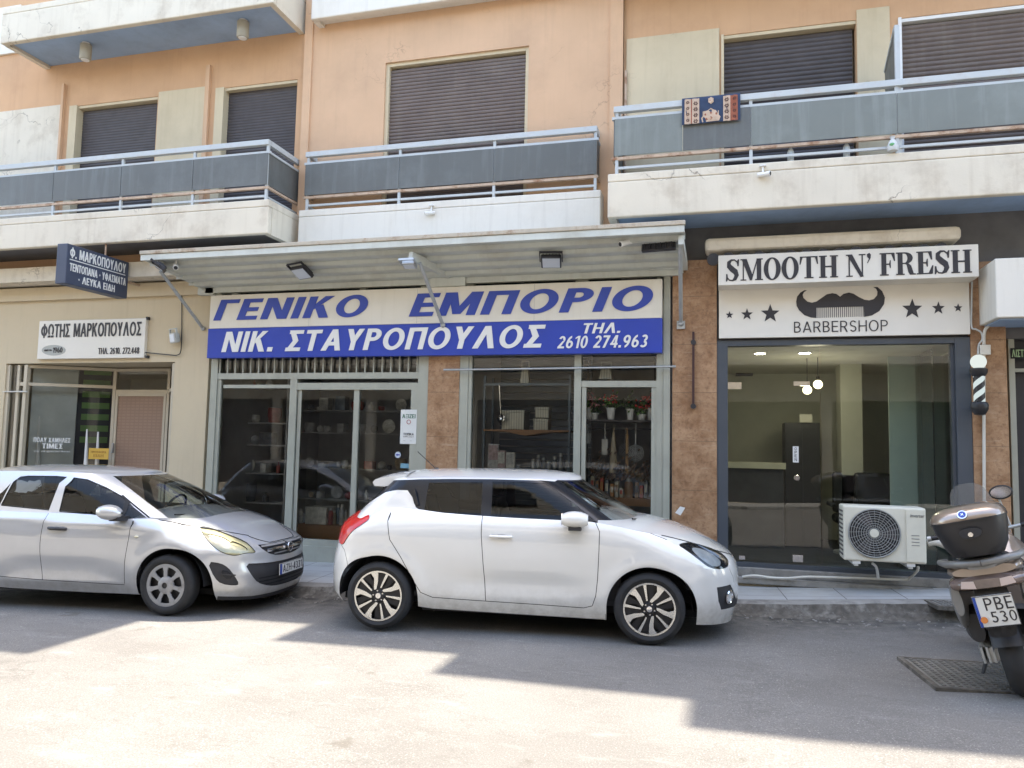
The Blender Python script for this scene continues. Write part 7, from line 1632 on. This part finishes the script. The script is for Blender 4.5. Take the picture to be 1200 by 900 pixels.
# ---- silver hatchback
def hatch_b():
    lo, up = shells_b()
    zt = lut([(-.6, 1.02), (-.3, 1.06), (.3, 1.055), (.9, 1.025), (1.5, .985), (2.0, .945), (2.2, .95), (2.4, .925), (2.65, .873), (2.85, .832), (3.05, .775), (3.2, .725), (3.3, .695), (3.4, .68)])
    def top(x): z = float(zt(x)); return (lo.ux(min(x, float(lo.xn(z))-1e-4), z), z)
    tl = [top(float(x)) for x in np.linspace(-.42, 3.10, 64)]
    z0 = tl[-1][1]; u0 = tl[-1][0]; zn = .675
    for k in range(1, 15):
        t = k/14; z = z0+(zn-z0)*min(1, t*1.6)**.8; tl.append((u0+(float(lo.umax(zn))-u0)*t, z))
    rear = [(float(lo.umin(z)), z) for z in np.linspace(1.0, .24, 12)]
    bot = [(float(lo.umin(.24)), .24), (-.3, .22), (.35, .215), (.6, .20), (1.3, .19), (2.1, .185), (2.2, .185), (2.84, .155), (3.0, .14), (3.4, .125), (float(lo.umax(.12)), .12)]
    front = [(float(lo.umax(z)), z) for z in np.linspace(.12, zn, 16)]
    dom = bot+front[1:]+tl[::-1][1:]+rear
    ux = lambda pts: [(lo.ux(x, z), z) for x, z in pts]; sm = smooth_poly; um = float(lo.umax(.45))
    light = sm([(2.700, .872), (2.763, .787), (2.865, .696), (2.974, .628), (3.09, .597), (3.14, .593), (3.25, .610), (3.385, .600), (3.35, .64), (3.316, .669), (3.254, .714), (3.049, .787), (2.845, .851)], 2)
    grille = [(3.42, .670), (3.47, .63), (3.567, .575), (3.66, .545), (3.78, .53), (um+.1, .525), (um+.1, .665), (3.65, .668)]
    low = sm([(3.24, .505), (3.323, .379), (3.40, .295), (3.551, .245), (3.70, .228), (um+.3, .222), (um+.3, .47), (3.70, .475), (3.45, .49)], 1)
    fog = sm([(2.830, .545), (2.967, .525), (3.049, .477), (3.115, .396), (3.168, .305), (3.107, .292), (2.961, .318), (2.90, .381)], 1)
    fogi = sm([(2.96, .46), (3.06, .44), (3.10, .37), (3.0, .37)], 1)
    seam = lambda l, w=.0065: ('panel_gap#%d' % random.randrange(10**6), strip(ux(dens(l, .04, False)), w))
    feats = [('hole', arc_poly(0, .295, .365, .365, -.1)), ('hole', arc_poly(2.511, .295, .368, .372, -.1)), ('headlight', light), ('grille', grille), ('lower_grille', low), ('fog_panel', fog),
             seam([(1.035, 1.005), (1.018, .85), (1.011, .685), (1.02, .45), (1.041, .308)]), seam([(2.06, .925), (2.045, .75), (2.009, .51), (1.998, .297)]), seam([(.42, .33), (1.0, .306), (1.5, .297), (1.998, .285)]),
             seam([(.12, 1.04), (.09, .9), (.16, .72), (.30, .56), (.39, .42), (.42, .33)]), seam([(2.72, .845), (2.5, .905), (2.3, .945)], .005),
             ('lower_lip', [(2.86, .10), (um+.2, .10), (um+.2, .165), (3.3, .165), (2.9, .19)])]
    zr = lut([(-.3, 1.385), (0, 1.405), (.4, 1.418), (.8, 1.418), (1.17, 1.405), (1.45, 1.388), (1.7, 1.37)])
    gux = lambda pts: [(up.ux(x, z), z) for x, z in pts]
    re = [(up.ux(float(x), float(zr(x))), float(zr(x))) for x in np.linspace(-.1, 1.45, 40)]; z1 = re[-1][1]; u1 = re[-1][0]
    re += [(u1+(float(up.umax(1.38))-u1)*k/10, z1+(1.38-z1)*k/10) for k in range(1, 11)]
    z0 = re[0][1]; u0 = re[0][0]; ub = float(up.umin(1.385)); re = [(ub+(u0-ub)*k/8, 1.385+(z0-1.385)*k/8) for k in range(8)]+re
    gdom = [(float(up.umin(.93)), .93), (0, .93), (1.2, .93), (1.7, .90), (2.1, .87), (float(up.umax(.87)), .87)]+[(float(up.umax(z)), z) for z in np.linspace(.90, 1.365, 14)]+re[::-1]+[(float(up.umin(z)), z) for z in np.linspace(1.37, .96, 10)]
    wf = [(1.158, 1.008), (1.128, 1.352), (1.281, 1.328), (1.536, 1.246), (1.745, 1.160), (1.80, 1.13), (1.84, .95), (1.574, .985)]
    wq = [(1.86, 1.10), (1.93, 1.055), (2.165, .93), (2.17, .912), (2.0, .92), (1.885, .94)]
    wr = [(.42, 1.06), (.47, 1.30), (.53, 1.352), (.62, 1.362), (.94, 1.362), (1.04, 1.358), (1.02, 1.02)]
    wr2 = [(.24, 1.075), (.38, 1.20), (.44, 1.29), (.40, 1.065)]
    ws = [(1.565, 1.366), (1.814, 1.234), (2.052, 1.102), (2.243, 1.003), (2.34, .95), (2.34, .86), (float(up.umax(.86))+.2, .86), (float(up.umax(1.37))+.1, 1.366)]
    rg = [(float(up.umin(1.06))-.1, 1.09), (up.ux(-.33, 1.09), 1.09), (up.ux(-.16, 1.33), 1.33), (float(up.umin(1.33))-.1, 1.33)]
    gf = [('side_window#a', wf), ('side_window#q', wq), ('side_window#b', wr), ('side_window#c', wr2), ('windscreen', ws), ('rear_window', rg)]
    for line_ in (wf+wq[:0], wr):
        gf.append(('window_seal', strip(line_+[line_[0]], .016)))
    gf.append(('window_seal', strip([(1.745, 1.175), (1.93, 1.07), (2.18, .935), (2.19, .905), (2.0, .912), (1.574, .975)], .014)))
    gf.append(('window_seal', [(1.80, 1.14), (1.87, 1.10), (1.895, .93), (1.835, .94)]))
    he = [tuple(lo.P(u, z)) for u, z in tl]; he = [h for h in he if h[0] >= 2.0]; he = [h for i, h in enumerate(he) if h[1] > 1e-3 or i == len(he)-1]
    crown = [.085*min(1, (h[1]/.78)**.8)*(1 if h[0] < 2.75 else max(.2, 1-(h[0]-2.75)*1.3)) for h in he]
    cap = cap_rows(he, crown, 18, 2.2)
    roof_e = []
    for u, z in re:
        p = up.P(u, z); roof_e.append((p[0], p[1], p[2]-.001))
    rcw = [.062*min(1, (e[1]/.6)**.6) for e in roof_e]
    silver = paint('silver_metallic_paint', (.51, .52, .53), .42, .3, dust=.25)
    parts = {'headlight': (M['lamp_cover_aged'], .003, True), 'grille': (M['trim'], -.012, False), 'lower_grille': (M['trim'], -.012, False), 'fog_panel': (M['trim'], -.008, True), 'panel_gap': (M['seam'], -.001, True), 'lower_lip': (M['trim'], -.004, False),
             'side_window#a': (M['carglass'], -.004, True), 'side_window#q': (M['carglass'], -.004, True), 'side_window#b': (M['carglass'], -.004, True), 'side_window#c': (M['carglass'], -.004, True), 'windscreen': (M['windscreen'], -.002, False), 'rear_window': (M['carglass_dark'], -.002, False), 'window_seal': (M['seam'], .001, False)}
    spec = dict(hood_line=2.3, lower=lo, upper=up, lower_domain=dom, lower_feats=feats, upper_domain=gdom, upper_feats=gf, hood_edge=he, caps=[cap], roof=(roof_e, rcw, 18, 2.2), paint=silver, pillar_paint=silver, parts=parts)
    c, body = build_car('parked_car', 'silver hatchback with yellowed headlights and plain wheel covers at the left edge', spec)
    g = MB(); rows = []
    for x in np.linspace(-.4, 2.42, 60):
        z = float(zt(x)); p = lo.P(lo.ux(float(x), z), z); yy = p[1]; q = up.P(up.ux(min(float(x), float(up.xn(z))-.01), z), z); rows.append([(p[0], yy, z), (p[0], min(yy, q[1])-.03, z+.004)])
    g.grid(rows); g.grid([[(a[0], -a[1], a[2]) for a in r_] for r_ in rows]); g.build('belt_trim', silver, c, local=True)
    # lamps: reflector bowls and an inner cover behind the clear glass
    mid = sm([(2.80, .81), (2.90, .79), (3.02, .76), (3.10, .70), (3.05, .65), (2.93, .70), (2.84, .75)], 2); lo2 = sm([(3.06, .74), (3.20, .70), (3.30, .64), (3.22, .625), (3.12, .63)], 2)
    uvl, tl_ = tri_shell(lo, light, [('a', mid), ('b', lo2)])
    for sd in (1, -1):
        shell_mesh('lamp_housing', M['lamp_yellowed'], c, lo, uvl, tl_['body'], -.004, (sd,)); shell_mesh('lamp_reflector', M['lamp_inner'], c, lo, uvl, tl_['a'], -.012, (sd,)); shell_mesh('lamp_reflector', M['lamp_yellowed'], c, lo, uvl, tl_['b'], -.016, (sd,))
        uvs, ts = tri_shell(lo, strip(light+[light[0]], .006), []); shell_mesh('lamp_seal', M['seam'], c, lo, uvs, ts['body'], .0025, (sd,))
        uvi, ti = tri_shell(lo, fogi, []); shell_mesh('fog_lamp', M['pillar_black'], c, lo, uvi, ti['body'], .002, (sd,))
        uvg, tg = tri_shell(lo, strip([(2.95, .42), (3.13, .40)], .012), []); shell_mesh('fog_bar', M['trim'], c, lo, uvg, tg['body'], .008, (sd,))
    # chrome bars of the upper grille, emblem, plate
    for (z, w, u0) in ((.652, .018, 3.46), (.607, .030, 3.54), (.566, .012, 3.64)):
        uvb, tb_ = tri_shell(lo, [(u0, z-w/2), (float(lo.umax(z)), z-w/2), (float(lo.umax(z)), z+w/2), (u0, z+w/2)], []); shell_mesh('grille_bar', M['cover_grey'] if w < .025 else M['chrome'], c, lo, uvb, tb_['body'], .006)
    xe = float(lo.xn(.606)); eb = bpy.data.objects.new('emblem', None); COL.objects.link(eb); eb.parent = c
    g = MB(); emblem_ring(g, (xe+.025, 0, .606), (1, 0, 0), .047, .007); g.bar((xe+.026, -.055, .60), (xe+.026, .055, .612), .012, .009); g.build('ring', M['chrome'], eb, local=True)
    g = MB(); g.lathe([(0, xe+.018), (.045, xe+.016), (.045, xe-.03)], (0, 0, .606), 'x', 28); g.build('disc', M['pillar_black'], eb, local=True)
    number_plate(c, (float(lo.xn(.40))+.012, 0, .395), (0, 1, 0), (1, 0, 0), .52, .115, [('ΑΖΗ-4331', .13, .95, .17, .83)])
    for k in range(3): g = MB(); z = .27+.035*k; uvb, tb_ = tri_shell(lo, strip([(3.42, z), (float(lo.umax(z)), z)], .012), []); shell_mesh('grille_bar', M['seam'], c, lo, uvb, tb_['body'], -.004)
    for y in (.765, -.765):
        sd = 1 if y > 0 else -1; wheel_cover(c, 0, y, sd, .300); wheel_cover(c, 2.475, y, sd, .300)
    well(c, 0, .295, .365, .365, .82, .45); well(c, 2.511, .295, .368, .372, .82, .45)
    g = MB(); g.box(.38, 2.12, -.77, .77, .185, .24); g.box(-.5, .38, -.5, .5, .2, .26); g.box(2.12, 3.2, -.5, .5, .16, .22); g.build('underbody', M['seam'], c, local=True)
    g = MB(); g.box(.3, 2.2, -.74, .74, .30, .34); g.box(-.4, .3, -.6, .6, .6, .64); g.box(2.1, 2.25, -.72, .72, .34, .86); g.box(1.9, 2.5, -.68, .68, .78, .92, bev=.06); g.box(.38, 1.95, .70, .74, .34, .93); g.box(.38, 1.95, -.74, -.70, .34, .93); g.build('cabin', M['interior_dark'], c, local=True)
    seats(c, [(1.25, (.36, -.36)), (.45, (.36, -.36))], .36)
    g = MB(); emblem_ring(g, (1.72, .36, .96), (1, 0, -.5), .18, .014); g.bar((1.72, .36, .96), (1.95, .36, .88), .05, .05); g.bar((1.72, .19, .96), (1.72, .53, .96), .05, .03); g.build('steering_wheel', M['black'], c, local=True)
    for sd in (1, -1):
        mc = Vector((1.90, sd*.935, 1.025)); mr = bpy.data.objects.new('door_mirror', None); COL.objects.link(mr); mr.parent = c
        g = MB(); rows = []
        for k in range(11):
            t_ = k/10; s_ = max(.02, math.sin(PI*(.16+.84*t_)))**.5; rows.append([(mc.x-.12+.24*t_, mc.y+sd*(.10*math.cos(q_)*s_), mc.z+.078*s_*math.copysign(abs(math.sin(q_))**.85, math.sin(q_))-.01*t_) for q_ in [2*PI*j/20 for j in range(20)]])
        g.grid(rows, True); g.add(rows[0], [tuple(range(20))]); g.build('housing', silver, mr, local=True, smooth=60)
        g = MB(); g.lathe([(.0, -.124), (.058, -.124), (.058, -.118), (0, -.118)], tuple(mc), 'x', 24); g.build('mirror_glass', M['chrome'], mr, local=True)
        g = MB(); g.bar(mc+Vector((.05, -sd*.15, -.075)), mc+Vector((.04, sd*.02, -.065)), .10, .05); g.build('mirror_foot', M['trim'], mr, local=True)
        for xh in (1.20, .30):
            z = .835+.01*(1.2-xh)*5*.2; yy = float(lo.P(np.array(xh), np.array(z))[1]); g = MB(); g.prism(smooth_poly([(-.06, 0), (0, .035), (.06, 0), (0, -.035)], 2), (xh, sd*(yy-.001), z-.006), (1, 0, 0), (0, 0, 1), (0, sd, 0), 0, .003); g.build('recess_shade', mat('shaded_silver', (.30, .30, .30), .35, metal=.3), c, local=True)  # no hollow behind the handle, its shade is a flat darker silver lozenge
            g = MB(); g.tube([(xh-.11, sd*(yy-.005), z+.005), (xh-.07, sd*(yy+.025), z+.004), (xh+.07, sd*(yy+.025), z), (xh+.11, sd*(yy-.005), z-.004)], .016, 8); g.build('door_handle', M['trim'], c, local=True, smooth=50)
        z = .775; yy = float(lo.P(np.array(2.135), np.array(z))[1]); g = MB(); g.ball((2.135, sd*(yy+.001), z), .028, .012, .012); g.build('side_repeater', M['lamp_yellowed'], c, local=True)
    g = MB(); g.tube([(2.46, .3, .955), (2.38, -.3, .985)], .008, 6); g.tube([(2.44, -.25, .955), (2.40, -.62, .98)], .008, 6); g.build('wiper', M['black'], c, local=True)
    g = MB(); g.box(2.15, 2.58, -.62, .62, .875, .905, bev=.01); g.build('cowl', M['trim'], c, local=True)
    return c
car_b = hatch_b()
car_b.location = (-7.89663, -2.47544, -.1172+.006)
car_b.rotation_euler = (0, -.02, .075)
# ---- touring scooter, leaning on its side stand
def loft(g, secs, n=24, p=2.4, close=True):
    """secs: (x, y centre, z centre, half width, half height); rounded cross sections along x"""
    rows = []
    for (x, yc_, zc, hw, hh) in secs:
        rows.append([(x, yc_+hw*math.copysign(abs(math.cos(q))**(2/p), math.cos(q)), zc+hh*math.copysign(abs(math.sin(q))**(2/p), math.sin(q))) for q in [2*PI*k/n for k in range(n)]])
    g.grid(rows, True)
    if close: g.add(rows[0], [tuple(range(n))]); g.add(rows[-1], [tuple(range(n))])
    return g
def frosted():
    m, nt, out = _nt('hazy_windscreen'); t = NT(nt); tr = t.n('BsdfTransparent'); df = t.n('BsdfPrincipled'); df.inputs['Base Color'].default_value = (.42, .44, .46, 1); df.inputs['Roughness'].default_value = .25
    tr.inputs[0].default_value = (.9, .9, .9, 1); mx = t.n('MixShader'); mx.inputs[0].default_value = .42; t.l(tr.outputs[0], mx.inputs[1]); t.l(df.outputs[0], mx.inputs[2]); t.l(mx.outputs[0], out.inputs[0]); return m
def scooter():
    C = onz(1204, 814, .055)
    s = thing('scooter', 'bronze and black touring scooter with top box leaning at the right edge', 'scooter', (C.x, C.y, .05))
    s.rotation_mode = 'XYZ'
    mm = Matrix.Rotation(R(72), 4, 'Z') @ Matrix.Rotation(R(-14.5), 4, 'X'); s.rotation_euler = mm.to_euler('XYZ'); s.scale = (.97, .97, .97)
    bronze = paint('bronze_paint', (.27, .21, .165), .5, .32, dust=.4); grey = mat('satin_grey_plastic', (.19, .19, .185), .4, metal=.3, var=.1, dirt=(.3, .28, .25), dirt_amt=.35); bk = mat('dusty_black_plastic', (.03, .03, .032), .5, var=.15, dirt=(.12, .11, .10), dirt_amt=.5)
    B = lambda g, nm, m, par=s, sm=45: g.build(nm, m, par, local=True, smooth=sm)
    for x, r, w in ((0, .285, .075), (1.50, .30, .06)):
        wh = bpy.data.objects.new('wheel', None); COL.objects.link(wh); wh.parent = s; wh.location = (x, 0, r)
        g = MB(); g.lathe([(r*.66, -w*.9), (r*.8, -w*1.05), (r*.93, -w*.8), (r, -w*.25), (r, w*.25), (r*.93, w*.8), (r*.8, w*1.05), (r*.66, w*.9)], (0, 0, 0), 'y', 44)
        g.build('tyre', M['rubber'], wh, local=True, smooth=40)
        g = MB(); g.lathe([(r*.68, -w*.8), (r*.62, 0), (r*.68, w*.8)], (0, 0, 0), 'y', 36); g.cyl((0, -.07, 0), (0, .07, 0), .05)
        for k in range(5): q = 2*PI*k/5; g.bar((.04*math.cos(q), 0, .04*math.sin(q)), (r*.66*math.cos(q), 0, r*.66*math.sin(q)), .04, .035, (0, 1, 0))
        g.build('rim', grey, wh, local=True, smooth=40)
        g = MB(); g.lathe([(.06, w*1.2), (r*.48, w*1.2), (r*.48, w*1.25), (.06, w*1.25)], (0, 0, 0), 'y', 30); g.build('brake_disc', M['steel'], wh, local=True)
    # rear fender, plate carrier and number plate
    g = MB(); rows = []
    for k in range(13):
        q = R(20+k*11); rr_ = .335; rows.append([(rr_*math.cos(q)*(-1), y, .285+rr_*math.sin(q)-(.03 if abs(y) > .09 else 0)) for y in (-.10, -.085, 0, .085, .10)])
    g.grid(rows); B(g, 'rear_fender', bk)
    g = MB(); loft(g, [(-.30, 0, .80, .10, .05), (-.36, 0, .72, .11, .05), (-.40, 0, .60, .10, .03), (-.40, 0, .50, .08, .02)]); B(g, 'plate_carrier', bk)
    number_plate(s, (-.425, 0, .665), (0, -1, 0), (-1, 0, -.12), (.245), .215, [('ΡΒΕ', .27, .96, .53, .93), ('530', .34, .96, .14, .48)])
    g = MB(); g.prism([(.022*math.cos(2*PI*k/20), .022*math.sin(2*PI*k/20)) for k in range(20)], (-.4355, .085, .61), (0, -1, 0), (0, 0, 1), (-1, 0, 0), 0, .002); B(g, 'round_sticker', mat('orange_sticker', (.60, .20, .05), .5), s)
    g = MB(); g.text('ΜΟΤΟ ΣΕΡΒΙΣ', (-.4515, .09, .553), (0, -1, 0), (0, 0, 1), .18, .014, 0, .01, .001); B(g, 'plate_lettering', M['letterdark'], s, 0)
    # tail: grey carrier, lamp cluster, side fairings
    g = MB(); loft(g, [(-.36, 0, .93, .20, .035), (-.30, 0, .94, .235, .06), (-.1, 0, .92, .24, .09), (.3, 0, .85, .25, .12), (.55, 0, .80, .22, .10)]); B(g, 'tail_fairing', bronze)
    g = MB(); loft(g, [(-.40, 0, .845, .17, .03), (-.36, 0, .85, .235, .05), (-.26, 0, .85, .25, .06)], p=3); B(g, 'tail_lamp', mat('smoked_lamp_cover', (.14, .10, .085), .15, spec=.6, var=.3, vscale=8, coat=.6))
    for sd in (1, -1):
        g = MB(); g.prism([(-.05, -.03), (.045, -.018), (.03, .03), (-.045, .022)], (-.408, sd*.125, .848), (0, sd*1, 0), (0, 0, 1), (-1, 0, 0), 0, .008); B(g, 'indicator', mat('pale_indicator', (.50, .40, .36), .2, spec=.6, coat=.5), s, 0)
        g = MB(); loft(g, [(-.34, sd*.22, .74, .03, .10), (-.15, sd*.23, .70, .045, .18), (.25, sd*.22, .62, .06, .24), (.6, sd*.20, .55, .06, .22)]); B(g, 'side_fairing', grey)
        g = MB(); g.tube([(.1, sd*.26, .98), (-.15, sd*.275, 1.0), (-.34, sd*.22, 1.0), (-.40, sd*.10, .99), (-.41, 0, .985)], [.018, .022, .026, .028, .028], 12); B(g, 'grab_rail', grey)
    g = MB(); loft(g, [(-.42, 0, .975, .09, .03), (-.37, 0, .985, .15, .035), (-.2, 0, 1.0, .13, .02)], p=3); B(g, 'carrier_plate', grey)
    # engine, air box and silencer
    g = MB(); loft(g, [(-.18, .17, .52, .05, .10), (-.08, .185, .54, .065, .13), (.2, .18, .52, .065, .12), (.35, .17, .48, .05, .08)]); B(g, 'air_box', bk)
    g = MB(); loft(g, [(-.14, .12, .32, .04, .05), (-.05, .14, .33, .07, .08), (.25, .14, .36, .08, .10), (.5, .13, .38, .06, .08)]); eng = B(g, 'engine_case', mat('cast_alloy', (.40, .40, .39), .4, metal=.6, var=.25, vscale=12))
    g = MB()
    for k in range(4): g.box(-.16, -.1, .07+.035*k, .085+.035*k, .27, .38)
    B(g, 'cooling_fins', M['steel'], eng, 0)
    g = MB(); g.tube([(-.34, -.22, .50), (-.30, -.22, .49), (.05, -.21, .42), (.25, -.18, .34)], [.055, .075, .08, .04], 18); B(g, 'silencer', grey)
    g = MB(); g.tube([(.45, .16, .30), (.42, .30, .02)], .014, 8); g.box(.38, .46, .27, .34, -.012, .01); B(g, 'side_stand', bk)
    # seat, floor, front
    g = MB(); loft(g, [(-.20, 0, .985, .15, .04), (.0, 0, .96, .18, .07), (.25, 0, .88, .18, .06), (.42, 0, .86, .17, .06), (.75, 0, .82, .12, .05)]); B(g, 'seat', bk)
    g = MB(); loft(g, [(.5, 0, .42, .24, .10), (.8, 0, .36, .25, .08), (1.1, 0, .38, .24, .10)]); B(g, 'footboard', bk)
    g = MB(); loft(g, [(1.05, 0, .62, .24, .30), (1.2, 0, .78, .28, .28), (1.36, 0, .86, .24, .18), (1.55, 0, .84, .12, .10), (1.66, 0, .82, .04, .04)]); B(g, 'front_fairing', bronze)
    g = MB(); loft(g, [(1.3, 0, .52, .09, .10), (1.5, 0, .60, .09, .06), (1.75, 0, .55, .06, .04)]); B(g, 'front_fender', bronze)
    g = MB()
    for sd in (1, -1): g.tube([(1.50, sd*.09, .30), (1.32, sd*.09, .75)], .025, 10)
    B(g, 'fork', M['steel'])
    g = MB(); rows = []
    for k in range(11):
        t_ = k/10; rows.append([(1.34-.34*t_+.08*(abs(y_)**2), y_*(.22-.06*t_**3)*(1-.18*t_)+.03, .98+.53*t_-(.06*abs(y_)**3*t_)) for y_ in [-1+j/8 for j in range(17)]])
    g.grid(rows); B(g, 'windscreen', frosted(), s, 60)
    g = MB(); g.tube([(1.14, .36, 1.09), (1.17, .22, 1.08), (1.2, 0, 1.05), (1.17, -.22, 1.08), (1.14, -.36, 1.09)], .016, 10); B(g, 'handlebar', M['steel'])
    for sd in (1, -1):
        g = MB(); g.tube([(1.16, sd*.28, 1.085), (1.12, sd*.42, 1.09)], .021, 12); B(g, 'grip', M['black']); g = MB(); g.tube([(1.12, sd*.42, 1.09), (1.115, sd*.45, 1.09)], .024, 12); B(g, 'bar_end', M['steel'])
        mr = bpy.data.objects.new('mirror', None); COL.objects.link(mr); mr.parent = s
        zm_ = 0 if sd < 0 else -.17; ym_ = .21 if sd < 0 else .28; g = MB(); g.tube([(1.2, sd*.20, 1.09), (1.19, sd*(ym_-.03), 1.32+zm_)], .009, 8); g.build('stalk', M['steel'], mr, local=True)
        g = MB(); loft(g, [(1.145, sd*ym_, 1.38+zm_, .083, .053), (1.16, sd*ym_, 1.38+zm_, .092, .062), (1.19, sd*ym_, 1.38+zm_, .07, .045), (1.205, sd*ym_, 1.38+zm_, .02, .015)], p=2); g.build('housing', M['black'], mr, local=True, smooth=60)
        g = MB(); g.prism([(.078*math.cos(2*PI*k/28), .049*math.sin(2*PI*k/28)) for k in range(28)], (1.143, sd*ym_, 1.38+zm_), (0, 1, 0), (0, 0, 1), (-1, 0, 0), 0, .002); g.build('mirror_glass', M['chrome'], mr, local=True)
    # top box
    tb = bpy.data.objects.new('top_box', None); COL.objects.link(tb); tb.parent = s
    def ring(x0, x1, hw, z, e=3.2, n=36): return [(x0+(x1-x0)/2+(x1-x0)/2*math.copysign(abs(math.cos(q))**(2/e), math.cos(q)), hw*math.copysign(abs(math.sin(q))**(2/e), math.sin(q)), z) for q in [2*PI*k/n for k in range(n)]]
    g = MB(); rr_ = [ring(-.40, -.02, .13, 1.03), ring(-.45, .0, .165, 1.04), ring(-.48, .02, .20, 1.10), ring(-.505, .03, .235, 1.23), ring(-.51, .03, .24, 1.29)]
    g.grid(rr_, True); g.add(rr_[0], [tuple(range(36))]); g.build('base', M['black'], tb, local=True, smooth=50)
    g = MB(); rr_ = [ring(-.515, .03, .244, 1.292), ring(-.515, .03, .244, 1.312), ring(-.49, .02, .222, 1.352), ring(-.42, -.02, .175, 1.378), ring(-.33, -.10, .10, 1.388)]
    g.grid(rr_, True); g.add(rr_[-1], [tuple(range(36))]); g.build('lid', bronze, tb, local=True, smooth=60)
    g = MB(); rr_ = [ring(-.517, .032, .246, 1.284), ring(-.517, .032, .246, 1.294)]; g.grid(rr_, True); g.build('seal', M['black'], tb, local=True)
    em = Vector((-.508, .015, 1.333)); n_ = Vector((-1, 0, .55)).normalized(); u_ = Vector((0, -1, 0)); v_ = n_.cross(u_)
    g = MB(); g.prism([(.031*math.cos(2*PI*k/28), .031*math.sin(2*PI*k/28)) for k in range(28)], em, u_, v_, n_, 0, .006); g.build('badge_rim', M['chrome'], tb, local=True)
    g = MB(); g.prism([(.024*math.cos(2*PI*k/28), .024*math.sin(2*PI*k/28)) for k in range(28)], em, u_, v_, n_, .0062, .0075); g.build('badge', M['letterblue'], tb, local=True)
    g = MB(); g.prism([(-.012, -.012), (.0, -.004), (.012, -.012), (.004, .0), (.012, .012), (0, .004), (-.012, .012), (-.004, 0)], em, u_, v_, n_, .0078, .009); g.build('badge_mark', M['chrome'], tb, local=True)
    g = MB(); g.prism(smooth_poly([(-.075, .035), (.075, .035), (.06, -.035), (-.06, -.035)], 2), (-.507, 0, 1.20), (0, -1, 0), (.16, 0, 1), (-1, 0, .16), 0, .022); g.build('latch', M['black'], tb, local=True)
    g = MB(); g.lathe([(0, -.538), (.016, -.538), (.018, -.525)], (0, 0, 1.195), 'x', 18); g.build('lock', M['chrome'], tb, local=True)
    return s
scooter()
